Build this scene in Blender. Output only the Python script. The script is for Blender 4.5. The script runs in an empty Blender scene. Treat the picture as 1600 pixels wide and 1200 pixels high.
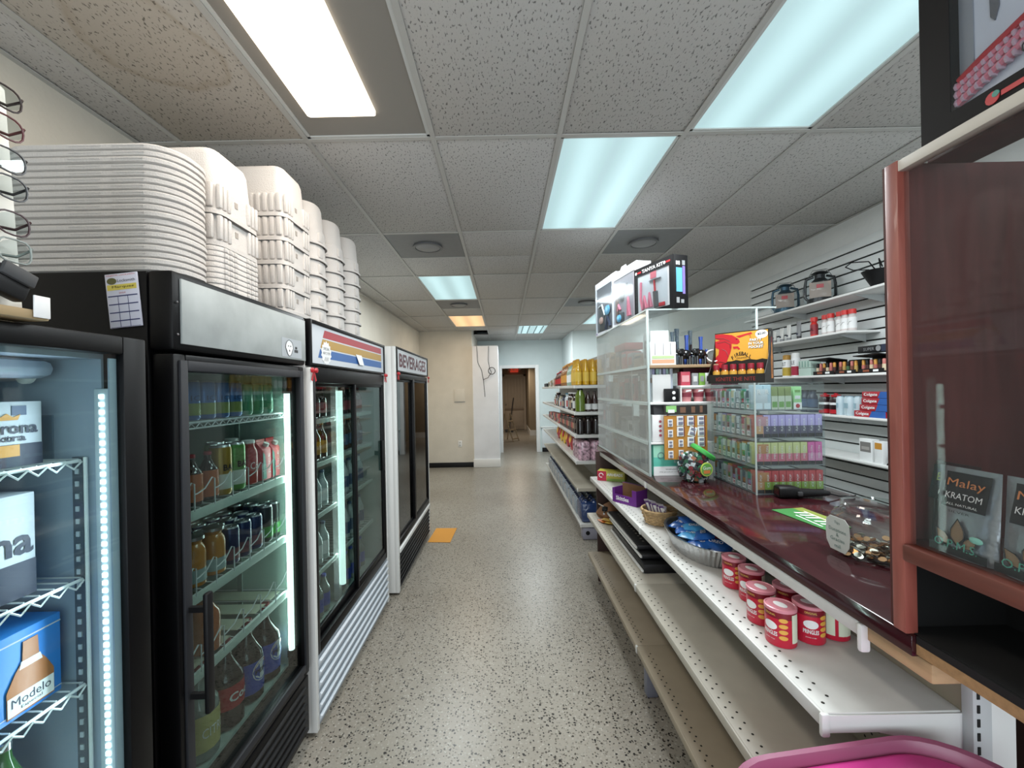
import bpy, bmesh, math, random
from mathutils import Vector, Matrix
S = bpy.context.scene
COL = S.collection
PI = math.pi
rnd = random.Random(7)

# ------------------------------------------------------------------ camera, light, exposure
cam = bpy.data.cameras.new('camera')
cam.sensor_width = 36.0
cam.lens = 36.0 * 655 / 1600
cam.shift_x, cam.shift_y = 0.0075, 0.005
cam.clip_start = 0.02
cam_o = bpy.data.objects.new('camera', cam)
COL.objects.link(cam_o)
cam_o.matrix_world = Matrix.Translation((0, 0, 1.6)) @ Matrix.Rotation(PI / 2, 4, 'X') @ Matrix.Rotation(-0.02, 4, 'Z')
S.camera = cam_o
S.view_settings.view_transform = 'Standard'
S.view_settings.look = 'None'
S.view_settings.gamma = 1.0
S.view_settings.use_curve_mapping = False
S.view_settings.exposure = 0.0
S.cycles.use_denoising = True
S.cycles.max_bounces = 8
S.cycles.transparent_max_bounces = 24
S.cycles.sample_clamp_indirect = 6.0
S.cycles.caustics_reflective = False
S.cycles.caustics_refractive = False

w = bpy.data.worlds.new('world')
S.world = w
w.use_nodes = True
w.node_tree.nodes['Background'].inputs[0].default_value = (0.75, 0.86, 1.0, 1)
w.node_tree.nodes['Background'].inputs[1].default_value = 0.6

def area(name, loc, rot, sx, sy, power, color):
    l = bpy.data.lights.new(name, 'AREA')
    l.shape = 'RECTANGLE'
    l.size, l.size_y = sx, sy
    l.energy = power
    l.color = color
    o = bpy.data.objects.new(name, l)
    COL.objects.link(o)
    o.location = loc
    o.rotation_euler = rot
    return o

CEIL = 2.825
COOL = (0.92, 0.98, 1.0)
# troffers: column x range, y range, lamp power, lamp colour, look
TROFFERS = [
    (-0.93, -0.32, 0.81, 2.03, 13, (1.0, 0.90, 0.80), 'warm_bar'),
    (0.90, 1.51, 0.81, 2.03, 42, COOL, 'plain'),
    (0.29, 0.90, 2.03, 3.25, 38, COOL, 'plain'),
    (-0.93, -0.32, 4.47, 5.69, 36, COOL, 'plain'),
    (-0.93, -0.32, 6.91, 8.13, 11, (1.0, 0.82, 0.62), 'amber'),
    (0.29, 0.90, 8.13, 9.35, 40, COOL, 'plain'),
    (1.51, 2.12, 6.91, 8.13, 32, COOL, 'plain'),
]
for x0, x1, y0, y1, p, c, k in TROFFERS:
    sx = 0.2 if k == 'warm_bar' else 0.5
    area('troffer_lamp', ((x0 + x1) / 2, (y0 + y1) / 2, CEIL - 0.035), (0, 0, 0), sx, 1.1, p, c)
# daylight through the storefront window behind the camera
area('storefront_daylight', (0.3, -1.93, 1.55), (PI / 2, 0, 0), 3.4, 2.0, 92, (0.86, 0.94, 1.0))
# lamp of the back corridor beyond the doorway
area('corridor_lamp', (0.4, 14.0, 2.3), (0, 0, 0), 0.5, 1.0, 26, (1.0, 0.86, 0.70))

# ------------------------------------------------------------------ materials
def lin(h):
    if isinstance(h, str):
        h = h.lstrip('#')
        c = [int(h[i:i + 2], 16) / 255 for i in (0, 2, 4)]
        return tuple((x / 12.92 if x <= 0.04045 else ((x + 0.055) / 1.055) ** 2.4) for x in c) + (1,)
    return tuple(h) + (1,)

MATS = {}
def mat(name, col='#888888', rough=0.5, metal=0.0, spec=0.5, emit=None, es=1.0, var=0.0, vscale=20, bump=0.0, bscale=60, coat=0.0):
    if name in MATS:
        return MATS[name]
    m = bpy.data.materials.new(name)
    MATS[name] = m
    m.use_nodes = True
    nt = m.node_tree
    b = nt.nodes['Principled BSDF']
    c = lin(col)
    b.inputs['Base Color'].default_value = c
    b.inputs['Roughness'].default_value = rough
    b.inputs['Metallic'].default_value = metal
    b.inputs['Specular IOR Level'].default_value = spec
    b.inputs['Coat Weight'].default_value = coat
    m.diffuse_color = c
    if emit:
        b.inputs['Emission Color'].default_value = lin(emit)
        b.inputs['Emission Strength'].default_value = es
    if var or bump:
        tc = nt.nodes.new('ShaderNodeTexCoord')
    if var:
        n = nt.nodes.new('ShaderNodeTexNoise')
        n.inputs['Scale'].default_value = vscale
        n.inputs['Detail'].default_value = 4
        r = nt.nodes.new('ShaderNodeValToRGB')
        r.color_ramp.elements[0].position = 0.3
        r.color_ramp.elements[1].position = 0.7
        r.color_ramp.elements[0].color = tuple(x * (1 - var) for x in c[:3]) + (1,)
        r.color_ramp.elements[1].color = tuple(min(1, x * (1 + var * 0.6)) for x in c[:3]) + (1,)
        nt.links.new(tc.outputs['Object'], n.inputs['Vector'])
        nt.links.new(n.outputs['Fac'], r.inputs['Fac'])
        nt.links.new(r.outputs['Color'], b.inputs['Base Color'])
    if bump:
        n2 = nt.nodes.new('ShaderNodeTexNoise')
        n2.inputs['Scale'].default_value = bscale
        n2.inputs['Detail'].default_value = 3
        bp = nt.nodes.new('ShaderNodeBump')
        bp.inputs['Strength'].default_value = bump
        bp.inputs['Distance'].default_value = 0.01
        nt.links.new(tc.outputs['Object'], n2.inputs['Vector'])
        nt.links.new(n2.outputs['Fac'], bp.inputs['Height'])
        nt.links.new(bp.outputs['Normal'], b.inputs['Normal'])
    return m

def glass(name, tint='#ffffff', rough=0.0, refl=1.0, haze=0.0):
    """clear sheet: straight transmission plus a fresnel reflection, optionally a little diffuse haze"""
    if name in MATS:
        return MATS[name]
    m = bpy.data.materials.new(name)
    MATS[name] = m
    m.use_nodes = True
    nt = m.node_tree
    nt.nodes.remove(nt.nodes['Principled BSDF'])
    out = nt.nodes['Material Output']
    t = nt.nodes.new('ShaderNodeBsdfTransparent')
    t.inputs[0].default_value = lin(tint)
    g = nt.nodes.new('ShaderNodeBsdfGlossy')
    g.inputs['Roughness'].default_value = rough
    lw = nt.nodes.new('ShaderNodeLayerWeight')
    lw.inputs['Blend'].default_value = 0.5
    pw = nt.nodes.new('ShaderNodeMath')
    pw.operation = 'POWER'
    pw.inputs[1].default_value = 5.0
    nt.links.new(lw.outputs['Facing'], pw.inputs[0])
    mul = nt.nodes.new('ShaderNodeMath')
    mul.operation = 'MULTIPLY_ADD'
    mul.use_clamp = True
    mul.inputs[1].default_value = 0.9 * min(refl, 1.0)
    mul.inputs[2].default_value = 0.035 * refl
    nt.links.new(pw.outputs[0], mul.inputs[0])
    mix = nt.nodes.new('ShaderNodeMixShader')
    nt.links.new(mul.outputs[0], mix.inputs[0])
    base = t.outputs[0]
    if haze:
        d = nt.nodes.new('ShaderNodeBsdfDiffuse')
        d.inputs[0].default_value = (0.8, 0.84, 0.84, 1)
        mx = nt.nodes.new('ShaderNodeMixShader')
        mx.inputs[0].default_value = haze
        nt.links.new(t.outputs[0], mx.inputs[1])
        nt.links.new(d.outputs[0], mx.inputs[2])
        base = mx.outputs[0]
    nt.links.new(base, mix.inputs[1])
    nt.links.new(g.outputs[0], mix.inputs[2])
    nt.links.new(mix.outputs[0], out.inputs[0])
    m.diffuse_color = lin(tint)[:3] + (0.3,)
    return m

def nodes_of(m):
    return m.node_tree, m.node_tree.nodes['Principled BSDF']

def terrazzo():
    m = mat('terrazzo', '#8f8a7e', 0.32, spec=0.4)
    nt, b = nodes_of(m)
    tc = nt.nodes.new('ShaderNodeTexCoord')
    N = nt.nodes.new
    def vor(scale, th, ramp_hi):
        v = N('ShaderNodeTexVoronoi'); v.inputs['Scale'].default_value = scale
        v.inputs['Randomness'].default_value = 1.0
        nt.links.new(warp.outputs[0], v.inputs['Vector'])
        return v
    wn = N('ShaderNodeTexNoise'); wn.inputs['Scale'].default_value = 110; wn.inputs['Detail'].default_value = 2
    nt.links.new(tc.outputs['Object'], wn.inputs['Vector'])
    warp = N('ShaderNodeVectorMath'); warp.operation = 'MULTIPLY_ADD'
    warp.inputs[1].default_value = (0.014, 0.014, 0.0)
    nt.links.new(wn.outputs['Color'], warp.inputs[0]); nt.links.new(tc.outputs['Object'], warp.inputs[2])
    big = N('ShaderNodeTexNoise'); big.inputs['Scale'].default_value = 0.7; big.inputs['Detail'].default_value = 5
    nt.links.new(tc.outputs['Object'], big.inputs['Vector'])
    rb = N('ShaderNodeValToRGB')
    rb.color_ramp.elements[0].color = lin('#7f786c'); rb.color_ramp.elements[0].position = 0.3
    rb.color_ramp.elements[1].color = lin('#99948a'); rb.color_ramp.elements[1].position = 0.7
    nt.links.new(big.outputs['Fac'], rb.inputs['Fac'])
    # pale and dark marble chips: one random colour per cell, kept to the cell's core
    def chips(scale, size, prob, dark, light, base):
        v = vor(scale, size, None)
        lt = N('ShaderNodeMath'); lt.operation = 'LESS_THAN'; lt.inputs[1].default_value = size
        nt.links.new(v.outputs['Distance'], lt.inputs[0])
        sep = N('ShaderNodeSeparateColor')
        nt.links.new(v.outputs['Color'], sep.inputs[0])
        pr = N('ShaderNodeMath'); pr.operation = 'LESS_THAN'; pr.inputs[1].default_value = prob
        nt.links.new(sep.outputs[0], pr.inputs[0])
        mu = N('ShaderNodeMath'); mu.operation = 'MULTIPLY'
        nt.links.new(lt.outputs[0], mu.inputs[0]); nt.links.new(pr.outputs[0], mu.inputs[1])
        cr = N('ShaderNodeMix'); cr.data_type = 'RGBA'
        cr.inputs[6].default_value = lin(dark); cr.inputs[7].default_value = lin(light)
        nt.links.new(sep.outputs[1], cr.inputs[0])
        mx = N('ShaderNodeMix'); mx.data_type = 'RGBA'
        nt.links.new(mu.outputs[0], mx.inputs[0]); nt.links.new(base, mx.inputs[6]); nt.links.new(cr.outputs[2], mx.inputs[7])
        return mx.outputs[2]
    c = chips(110, 0.45, 0.5, '#6b665c', '#a8a49a', rb.outputs['Color'])
    c = chips(78, 0.36, 0.40, '#1d1b1a', '#5d564c', c)
    c = chips(52, 0.30, 0.26, '#0f0e0e', '#2a2724', c)
    nt.links.new(c, b.inputs['Base Color'])
    return m

def ceiling_tile_mat(name, col, stain=False):
    m = mat(name, col, 0.9, spec=0.1)
    nt, b = nodes_of(m)
    N = nt.nodes.new
    tc = N('ShaderNodeTexCoord')
    mp = N('ShaderNodeMapping'); mp.inputs['Scale'].default_value = (125, 55, 1); mp.inputs['Rotation'].default_value = (0, 0, 0.5)
    nt.links.new(tc.outputs['Object'], mp.inputs[0])
    n = N('ShaderNodeTexNoise'); n.inputs['Scale'].default_value = 1.0; n.inputs['Detail'].default_value = 2.5
    nt.links.new(mp.outputs[0], n.inputs['Vector'])
    r = N('ShaderNodeValToRGB')
    r.color_ramp.elements[0].position = 0.35; r.color_ramp.elements[0].color = tuple(x * 0.35 for x in lin(col)[:3]) + (1,)
    r.color_ramp.elements[1].position = 0.41; r.color_ramp.elements[1].color = lin(col)
    nt.links.new(n.outputs['Fac'], r.inputs['Fac'])
    last = r.outputs['Color']
    if stain:
        sx = N('ShaderNodeVectorMath'); sx.operation = 'DISTANCE'; sx.inputs[1].default_value = (0.08, 0.10, 0)
        nz = N('ShaderNodeTexNoise'); nz.inputs['Scale'].default_value = 7
        mx0 = N('ShaderNodeMix'); mx0.data_type = 'VECTOR'; mx0.inputs[0].default_value = 0.12
        nt.links.new(tc.outputs['Object'], nz.inputs['Vector'])
        nt.links.new(tc.outputs['Object'], mx0.inputs[4]); nt.links.new(nz.outputs['Color'], mx0.inputs[5])
        nt.links.new(mx0.outputs[1], sx.inputs[0])
        rr = N('ShaderNodeValToRGB')
        e = rr.color_ramp.elements
        e[0].position = 0.0; e[0].color = (0.96, 0.94, 0.91, 1)
        e[1].position = 0.30; e[1].color = (1, 1, 1, 1)
        x = e.new(0.17); x.color = (0.96, 0.94, 0.91, 1)
        x = e.new(0.195); x.color = (0.84, 0.79, 0.73, 1)
        x = e.new(0.21); x.color = (1, 1, 1, 1)
        nt.links.new(sx.outputs['Value'], rr.inputs['Fac'])
        mm = N('ShaderNodeMix'); mm.data_type = 'RGBA'; mm.blend_type = 'MULTIPLY'; mm.inputs[0].default_value = 1
        nt.links.new(last, mm.inputs[6]); nt.links.new(rr.outputs['Color'], mm.inputs[7])
        last = mm.outputs[2]
    nt.links.new(last, b.inputs['Base Color'])
    bp = N('ShaderNodeBump'); bp.inputs['Strength'].default_value = 0.3; bp.inputs['Distance'].default_value = 0.004
    nt.links.new(n.outputs['Fac'], bp.inputs['Height']); nt.links.new(bp.outputs['Normal'], b.inputs['Normal'])
    return m

def wood_mat(name, c0, c1, rough, axis='Y', scale=9.0, coat=0.0):
    m = mat(name, c1, rough, coat=coat)
    nt, b = nodes_of(m)
    N = nt.nodes.new
    tc = N('ShaderNodeTexCoord')
    mp = N('ShaderNodeMapping')
    s = {'X': (0.12, 1, 1), 'Y': (1, 0.12, 1), 'Z': (1, 1, 0.12)}[axis]
    mp.inputs['Scale'].default_value = tuple(scale * 6 * x for x in s)
    nt.links.new(tc.outputs['Object'], mp.inputs[0])
    n = N('ShaderNodeTexNoise'); n.inputs['Scale'].default_value = 1.0; n.inputs['Detail'].default_value = 6; n.inputs['Distortion'].default_value = 0.6
    nt.links.new(mp.outputs[0], n.inputs['Vector'])
    r = N('ShaderNodeValToRGB')
    r.color_ramp.elements[0].position = 0.32; r.color_ramp.elements[0].color = lin(c0)
    r.color_ramp.elements[1].position = 0.68; r.color_ramp.elements[1].color = lin(c1)
    nt.links.new(n.outputs['Fac'], r.inputs['Fac'])
    nt.links.new(r.outputs['Color'], b.inputs['Base Color'])
    return m

def panel_glow(name, col, strength):
    """acrylic troffer lens: glow with the soft streaks of the tubes behind it"""
    m = mat(name, '#dfe8e8', 0.6)
    nt, b = nodes_of(m)
    N = nt.nodes.new
    tc = N('ShaderNodeTexCoord')
    sp = N('ShaderNodeSeparateXYZ'); nt.links.new(tc.outputs['Object'], sp.inputs[0])
    w_ = N('ShaderNodeMath'); w_.operation = 'MULTIPLY'; w_.inputs[1].default_value = 2 * PI / 0.26
    nt.links.new(sp.outputs[0], w_.inputs[0])
    co = N('ShaderNodeMath'); co.operation = 'COSINE'; nt.links.new(w_.outputs[0], co.inputs[0])
    mr = N('ShaderNodeMapRange'); mr.inputs[1].default_value = -1; mr.inputs[2].default_value = 1
    mr.inputs[3].default_value = strength * 1.15; mr.inputs[4].default_value = strength * 0.80
    nt.links.new(co.outputs[0], mr.inputs[0])
    b.inputs['Emission Color'].default_value = lin(col)
    nt.links.new(mr.outputs[0], b.inputs['Emission Strength'])
    b.inputs['Base Color'].default_value = (0.35, 0.4, 0.4, 1)
    return m

BLACK = mat('black_enamel', '#060608', 0.42, spec=0.22)
BLACKP = mat('black_plastic', '#0f0f11', 0.5, spec=0.3)
WHITE = mat('white_enamel', '#d9dad8', 0.4)
WHITEP = mat('white_plastic', '#e6e6e4', 0.45)
PAPER = mat('white_paper', '#e9eaea', 0.7)
CHROME = mat('chrome_metal', '#c9ccd0', 0.22, metal=1.0)
ALU = mat('can_aluminium', '#c4c7ca', 0.3, metal=1.0)
WIREW = mat('white_wire', '#dfe5e8', 0.4)
WALLM = mat('painted_wall', '#e0e3e2', 0.85, var=0.06, vscale=3, bump=0.15, bscale=40)
WALLC = mat('cream_wall', '#d9d3c6', 0.85, var=0.06, vscale=3, bump=0.15, bscale=40)
FOAM = mat('white_foam', '#c6c2be', 0.85, bump=0.25, bscale=220)
RED = mat('red_print', '#b3202a', 0.4)
DARKGREY = mat('dark_grey', '#3a3b3d', 0.6)
GREY = mat('mid_grey', '#8c8e90', 0.6)
BROWN = mat('brown_card', '#7a5230', 0.8)
GLASS = glass('door_glass', '#eef6f3')
GLASSD = glass('dusky_glass', '#d3dcda', refl=1.3)
ACRYL = glass('clear_acrylic', '#f4f8f8', refl=0.8, haze=0.015)
CLEAR = glass('clear_plastic_film', '#f4f8fa', rough=0.10, refl=0.4, haze=0.012)
CASESIDE = glass('scuffed_acrylic', '#eef2f2', rough=0.05, refl=0.8, haze=0.22)  # clear sheet with a pale diffuse haze mixed in

# ------------------------------------------------------------------ mesh helpers
class MB:
    def __init__(s):
        s.v, s.f, s.mi, s.mats = [], [], [], []
        s.T = None
    def at(s, M):
        s.T = M
        return s
    def _add(s, vs, fs, m):
        if m not in s.mats:
            s.mats.append(m)
        k = s.mats.index(m)
        o = len(s.v)
        if s.T is not None:
            vs = [tuple(s.T @ Vector(p)) for p in vs]
        s.v += [tuple(p) for p in vs]
        for f in fs:
            s.f.append([i + o for i in f])
            s.mi.append(k)
        return s
    def box(s, x0, x1, y0, y1, z0, z1, m, b=0.0):
        if b <= 0:
            vs = [(x, y, z) for z in (z0, z1) for y in (y0, y1) for x in (x0, x1)]
            fs = [(0, 2, 3, 1), (4, 5, 7, 6), (0, 1, 5, 4), (2, 6, 7, 3), (0, 4, 6, 2), (1, 3, 7, 5)]
            return s._add(vs, fs, m)
        bm = bmesh.new()
        bmesh.ops.create_cube(bm, size=1.0)
        for v in bm.verts:
            v.co = Vector(((x0 + x1) / 2 + v.co.x * (x1 - x0), (y0 + y1) / 2 + v.co.y * (y1 - y0), (z0 + z1) / 2 + v.co.z * (z1 - z0)))
        bmesh.ops.bevel(bm, geom=bm.edges[:], offset=b, segments=2, affect='EDGES', profile=0.5)
        bm.verts.index_update()
        vs = [v.co.copy() for v in bm.verts]
        fs = [[v.index for v in f.verts] for f in bm.faces]
        bm.free()
        return s._add(vs, fs, m)
    def lathe(s, prof, m, n=14, c=(0, 0, 0), caps=True, sx=1.0, sy=1.0):
        vs, fs = [], []
        for r, z in prof:
            for i in range(n):
                a = 2 * PI * i / n
                vs.append((c[0] + r * sx * math.cos(a), c[1] + r * sy * math.sin(a), c[2] + z))
        for j in range(len(prof) - 1):
            for i in range(n):
                a, b2 = j * n + i, j * n + (i + 1) % n
                fs.append((a, b2, b2 + n, a + n))
        if caps:
            if prof[0][0] > 1e-6:
                fs.append(tuple(reversed(range(n))))
            if prof[-1][0] > 1e-6:
                fs.append(tuple(range((len(prof) - 1) * n, len(prof) * n)))
        return s._add(vs, fs, m)
    def tube(s, path, r, m, n=6, closed=False):
        P = [Vector(p) for p in path]
        k = len(P)
        vs, fs = [], []
        up = Vector((0, 0, 1))
        prev = None
        for i in range(k):
            if closed:
                t = P[(i + 1) % k] - P[i - 1]
            else:
                t = P[min(i + 1, k - 1)] - P[max(i - 1, 0)]
            t.normalize()
            if prev is None:
                ref = up if abs(t.z) < 0.9 else Vector((1, 0, 0))
                u = t.cross(ref).normalized()
            else:
                u = (prev - t * prev.dot(t))
                u = u.normalized() if u.length > 1e-6 else t.cross(up).normalized()
            prev = u
            v = t.cross(u)
            for j in range(n):
                a = 2 * PI * j / n
                vs.append(P[i] + (u * math.cos(a) + v * math.sin(a)) * r)
        for i in range(k if closed else k - 1):
            for j in range(n):
                a, b2 = i * n + j, i * n + (j + 1) % n
                c2, d = ((i + 1) % k) * n + (j + 1) % n, ((i + 1) % k) * n + j
                fs.append((a, b2, c2, d))
        if not closed:
            fs.append(tuple(reversed(range(n))))
            fs.append(tuple(range((k - 1) * n, k * n)))
        return s._add(vs, fs, m)
    def prism(s, poly, z0, z1, m, scale_top=1.0):
        n = len(poly)
        vs = [(x, y, z0) for x, y in poly] + [(x * scale_top, y * scale_top, z1) for x, y in poly]
        fs = [tuple(reversed(range(n))), tuple(range(n, 2 * n))] + [(i, (i + 1) % n, n + (i + 1) % n, n + i) for i in range(n)]
        return s._add(vs, fs, m)
    def rings(s, loops, m, cap0=True, cap1=True):
        n = len(loops[0])
        vs = [p for L in loops for p in L]
        fs = []
        for j in range(len(loops) - 1):
            for i in range(n):
                a, b2 = j * n + i, j * n + (i + 1) % n
                fs.append((a, b2, b2 + n, a + n))
        if cap0:
            fs.append(tuple(reversed(range(n))))
        if cap1:
            fs.append(tuple(range((len(loops) - 1) * n, len(loops) * n)))
        return s._add(vs, fs, m)
    def ball(s, c, r, m, n=10, k=6):
        rx, ry, rz = r if isinstance(r, (tuple, list)) else (r, r, r)
        loops = []
        for j in range(1, k):
            a = -PI / 2 + PI * j / k
            loops.append([(c[0] + rx * math.cos(a) * math.cos(2 * PI * i / n), c[1] + ry * math.cos(a) * math.sin(2 * PI * i / n), c[2] + rz * math.sin(a)) for i in range(n)])
        return s.rings(loops, m)
    def poly(s, pts, m):
        return s._add(pts, [tuple(range(len(pts)))], m)
    def mesh(s, name, smooth=True):
        me = bpy.data.meshes.new(name)
        me.from_pydata(s.v, [], s.f)
        for m in s.mats:
            me.materials.append(m)
        me.polygons.foreach_set('material_index', s.mi)
        me.update()
        if smooth:
            me.polygons.foreach_set('use_smooth', [True] * len(me.polygons))
            me.set_sharp_from_angle(angle=math.radians(38))
        return me

def rrect(w_, d, r, n=4):
    pts = []
    for cx, cy, a0 in ((w_ / 2 - r, d / 2 - r, 0), (-w_ / 2 + r, d / 2 - r, PI / 2), (-w_ / 2 + r, -d / 2 + r, PI), (w_ / 2 - r, -d / 2 + r, 1.5 * PI)):
        for i in range(n + 1):
            a = a0 + PI / 2 * i / n
            pts.append((cx + r * math.cos(a), cy + r * math.sin(a)))
    return pts

CACHE = {}
def cached(key, fn):
    if key not in CACHE:
        r = fn()
        CACHE[key] = r.mesh(str(key[0]) if isinstance(key, tuple) else str(key)) if isinstance(r, MB) else r
    return CACHE[key]

def put(name, me, parent=None, loc=(0, 0, 0), rot=(0, 0, 0), scale=(1, 1, 1)):
    if isinstance(me, MB):
        me = me.mesh(name)
    o = bpy.data.objects.new(name, me)
    COL.objects.link(o)
    o.location = loc
    o.rotation_euler = rot
    o.scale = scale
    if parent is not None:
        o.parent = parent
    return o

def tag(o, label, cat, group=None):
    o['label'] = label
    o['category'] = cat
    if group:
        o['group'] = group
    return o

def thing(name, label, cat, loc=(0, 0, 0), rz=0.0, group=None):
    o = bpy.data.objects.new(name, None)
    o.empty_display_size = 0.05
    COL.objects.link(o)
    o.location = loc
    o.rotation_euler = (0, 0, rz)
    return tag(o, label, cat, group)

def struct(name, me, loc=(0, 0, 0), parent=None):
    o = put(name, me, parent, loc)
    if parent is None:
        o['kind'] = 'structure'
    return o

def stuff(o):
    o['kind'] = 'stuff'
    return o

BOLD = {'BEVERAGES', 'Corona', 'Extra', 'PEPSI', 'Coca', 'FIREBALL', 'PARTY', 'IN YOUR', 'POCKET', 'PRINGLES', 'Skittles', 'TANYA KIT', 'Colgate', 'AIRHEADS', 'OREO', 'BAC', 'F', 'I', 'R', 'E', 'B', 'A', 'L', '$2.00'}
def text_mesh(s, m):
    def make():
        cu = bpy.data.curves.new('lettering', 'FONT')
        cu.body = s
        cu.resolution_u = 2
        cu.align_x = 'CENTER'
        if s in BOLD:
            cu.offset = 0.025
        cu.space_line = 0.95
        ob = bpy.data.objects.new('lettering', cu)
        me = bpy.data.meshes.new_from_object(ob)
        bpy.data.objects.remove(ob)
        me.materials.clear()
        me.materials.append(m)
        xs = [v.co.x for v in me.vertices]
        ys = [v.co.y for v in me.vertices]
        cx, cy = (max(xs) + min(xs)) / 2, (max(ys) + min(ys)) / 2
        for v in me.vertices:
            v.co.x -= cx
            v.co.y -= cy
        me['w'] = max(xs) - min(xs)
        me['h'] = max(ys) - min(ys)
        return me
    return cached(('text', s, m.name), make)

FRONT = (PI / 2, 0, 0)          # print that faces local -Y
def txt(s, m, parent, loc, w_=None, h=None, rot=FRONT, name='lettering'):
    me = text_mesh(s, m)
    sx = w_ / me['w'] if w_ else None
    sy = h / me['h'] if h else None
    sx = sx or sy
    sy = sy or sx
    return put(name, me, parent, loc, rot, (sx, sy, 1))

def txt_round(s, m, parent, r, z, w_, h, a0=-PI / 2, name='lettering'):
    """lettering wrapped round a can or bottle, centred on the angle a0 (the front is -Y)"""
    src = text_mesh(s, m)
    def make():
        me = src.copy()
        sx, sy = w_ / src['w'], h / src['h']
        for v in me.vertices:
            a = a0 + v.co.x * sx / r
            y = v.co.y * sy
            v.co = Vector((r * math.cos(a), r * math.sin(a), y))
        return me
    me = cached(('rtext', s, m.name, round(r, 4), round(w_, 4), round(h, 4), round(a0, 3)), make)
    return put(name, me, parent, (0, 0, z))

TOX = PI / 2       # a thing whose front (-Y) is turned to face +X (the left-hand row faces the aisle)
TONX = -PI / 2     # ... to face -X (the right-hand row faces the aisle)
ORD = ['first', 'second', 'third', 'fourth', 'fifth', 'sixth', 'seventh', 'eighth', 'ninth', 'tenth', 'eleventh', 'twelfth', 'thirteenth', 'fourteenth', 'fifteenth', 'sixteenth', 'seventeenth', 'eighteenth', 'nineteenth', 'twentieth']
# ================================================================== the setting
XL, XR, YF, YB = -1.75, 2.60, -2.0, 10.6
me = MB().box(-1.95, 2.8, YF - 0.1, 17.4, -0.06, 0, terrazzo())
struct('floor', me)
ceil = struct('ceiling', MB().box(-1.85, 2.7, YF - 0.1, YB + 0.1, 3.05, 3.12, mat('plenum_dark', '#2a2a2a', 0.9)))
TILE = ceiling_tile_mat('fissured_tile', '#c0bebb')
TILE2 = ceiling_tile_mat('stained_tile', '#bcb6ad', True)
GRID = mat('grid_metal', '#b9b8b4', 0.5)
GX = [XL, -1.54, -0.93, -0.32, 0.29, 0.90, 1.51, 2.12, XR]
GY = [YF, -1.63, -0.41, 0.81, 2.03, 3.25, 4.47, 5.69, 6.91, 8.13, 9.35, YB]
lights = {(round(a, 2), round(c, 2)) for a, b, c, d, p, q, k in TROFFERS}
vents = {(-0.93, 3.25), (0.90, 3.25), (-0.93, 5.69), (0.90, 5.69)}
def tile(x0, x1, y0, y1, m=TILE, tilt=0):
    if x1 - x0 < 0.04 or y1 - y0 < 0.04:
        return
    w_, d = x1 - x0 - 0.012, y1 - y0 - 0.012
    me = cached(('ceiling_tile', round(w_, 3), round(d, 3), m.name), lambda: MB().box(-w_ / 2, w_ / 2, -d / 2, d / 2, 0, 0.016, m, 0.004))
    o = put('ceiling_tile', me, ceil, ((x0 + x1) / 2, (y0 + y1) / 2, CEIL + rnd.uniform(-0.001, 0.002)), (tilt, 0, 0))
for i in range(len(GX) - 1):
    for j in range(len(GY) - 1):
        x0, x1, y0, y1 = GX[i], GX[i + 1], GY[j], GY[j + 1]
        key = (round(x0, 2), round(y0, 2))
        if key in lights:
            continue
        if key in vents:
            tile(x0, x1, y0 + 0.61, y1)
            continue
        if key == (-0.93, 8.13):
            tile(x0, x1, y0, 8.68)
            continue
        if key == (-0.32, 3.25):
            tile(x0, x1, y0, y0 + 0.61); tile(x0, x1, y0 + 0.61, y1)
            continue
        tile(x0, x1, y0, y1, TILE2 if key == (-1.54, 0.81) else TILE)
for x in GX[1:-1]:
    put('grid_bar', cached(('grid_bar_long',), lambda: MB().box(-0.012, 0.012, YF, YB, 0, 0.004, GRID).box(-0.003, 0.003, YF, YB, 0.004, 0.04, GRID)), ceil, (x, 0, CEIL - 0.006))
for y in GY[1:-1]:
    for i in range(len(GX) - 1):
        L = GX[i + 1] - GX[i] - 0.024
        put('grid_bar', cached(('grid_bar_short', round(L, 3)), lambda: MB().box(-L / 2, L / 2, -0.012, 0.012, 0, 0.004, GRID)), ceil, ((GX[i] + GX[i + 1]) / 2, y, CEIL - 0.0055))
for x0, y0 in vents:
    put('grid_bar', cached(('grid_bar_vent',), lambda: MB().box(-0.293, 0.293, -0.012, 0.012, 0, 0.004, GRID)), ceil, (x0 + 0.305, y0 + 0.61, CEIL - 0.0055))
put('wall_angle', MB().box(XL, XL + 0.022, YF, 8.7, CEIL - 0.008, CEIL - 0.004, GRID).box(XR - 0.022, XR, YF, 9, CEIL - 0.008, CEIL - 0.004, GRID), ceil)

struct('wall_left', MB().box(XL - 0.1, XL, YF, YB, 0, 3.05, WALLC))
wr = struct('wall_right', MB().box(XR, XR + 0.1, YF, YB, 0, 3.05, WALLM))
wf = MB()
wf.box(XL, XR, YF - 0.1, YF, 0, 0.5, WALLM).box(XL, XR, YF - 0.1, YF, 2.6, 3.05, WALLM).box(XL, -1.45, YF - 0.1, YF, 0.5, 2.6, WALLM).box(2.05, XR, YF - 0.1, YF, 0.5, 2.6, WALLM)
struct('wall_front', wf)
win = struct('window_1', MB().box(-1.45, 2.05, YF - 0.08, YF - 0.03, 0.5, 0.55, ALU).box(-1.45, 2.05, YF - 0.08, YF - 0.03, 2.55, 2.6, ALU).box(0.27, 0.33, YF - 0.08, YF - 0.03, 0.5, 2.6, ALU))
put('window_glass', MB().box(-1.45, 2.05, YF - 0.06, YF - 0.055, 0.5, 2.6, GLASS), win)

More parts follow.
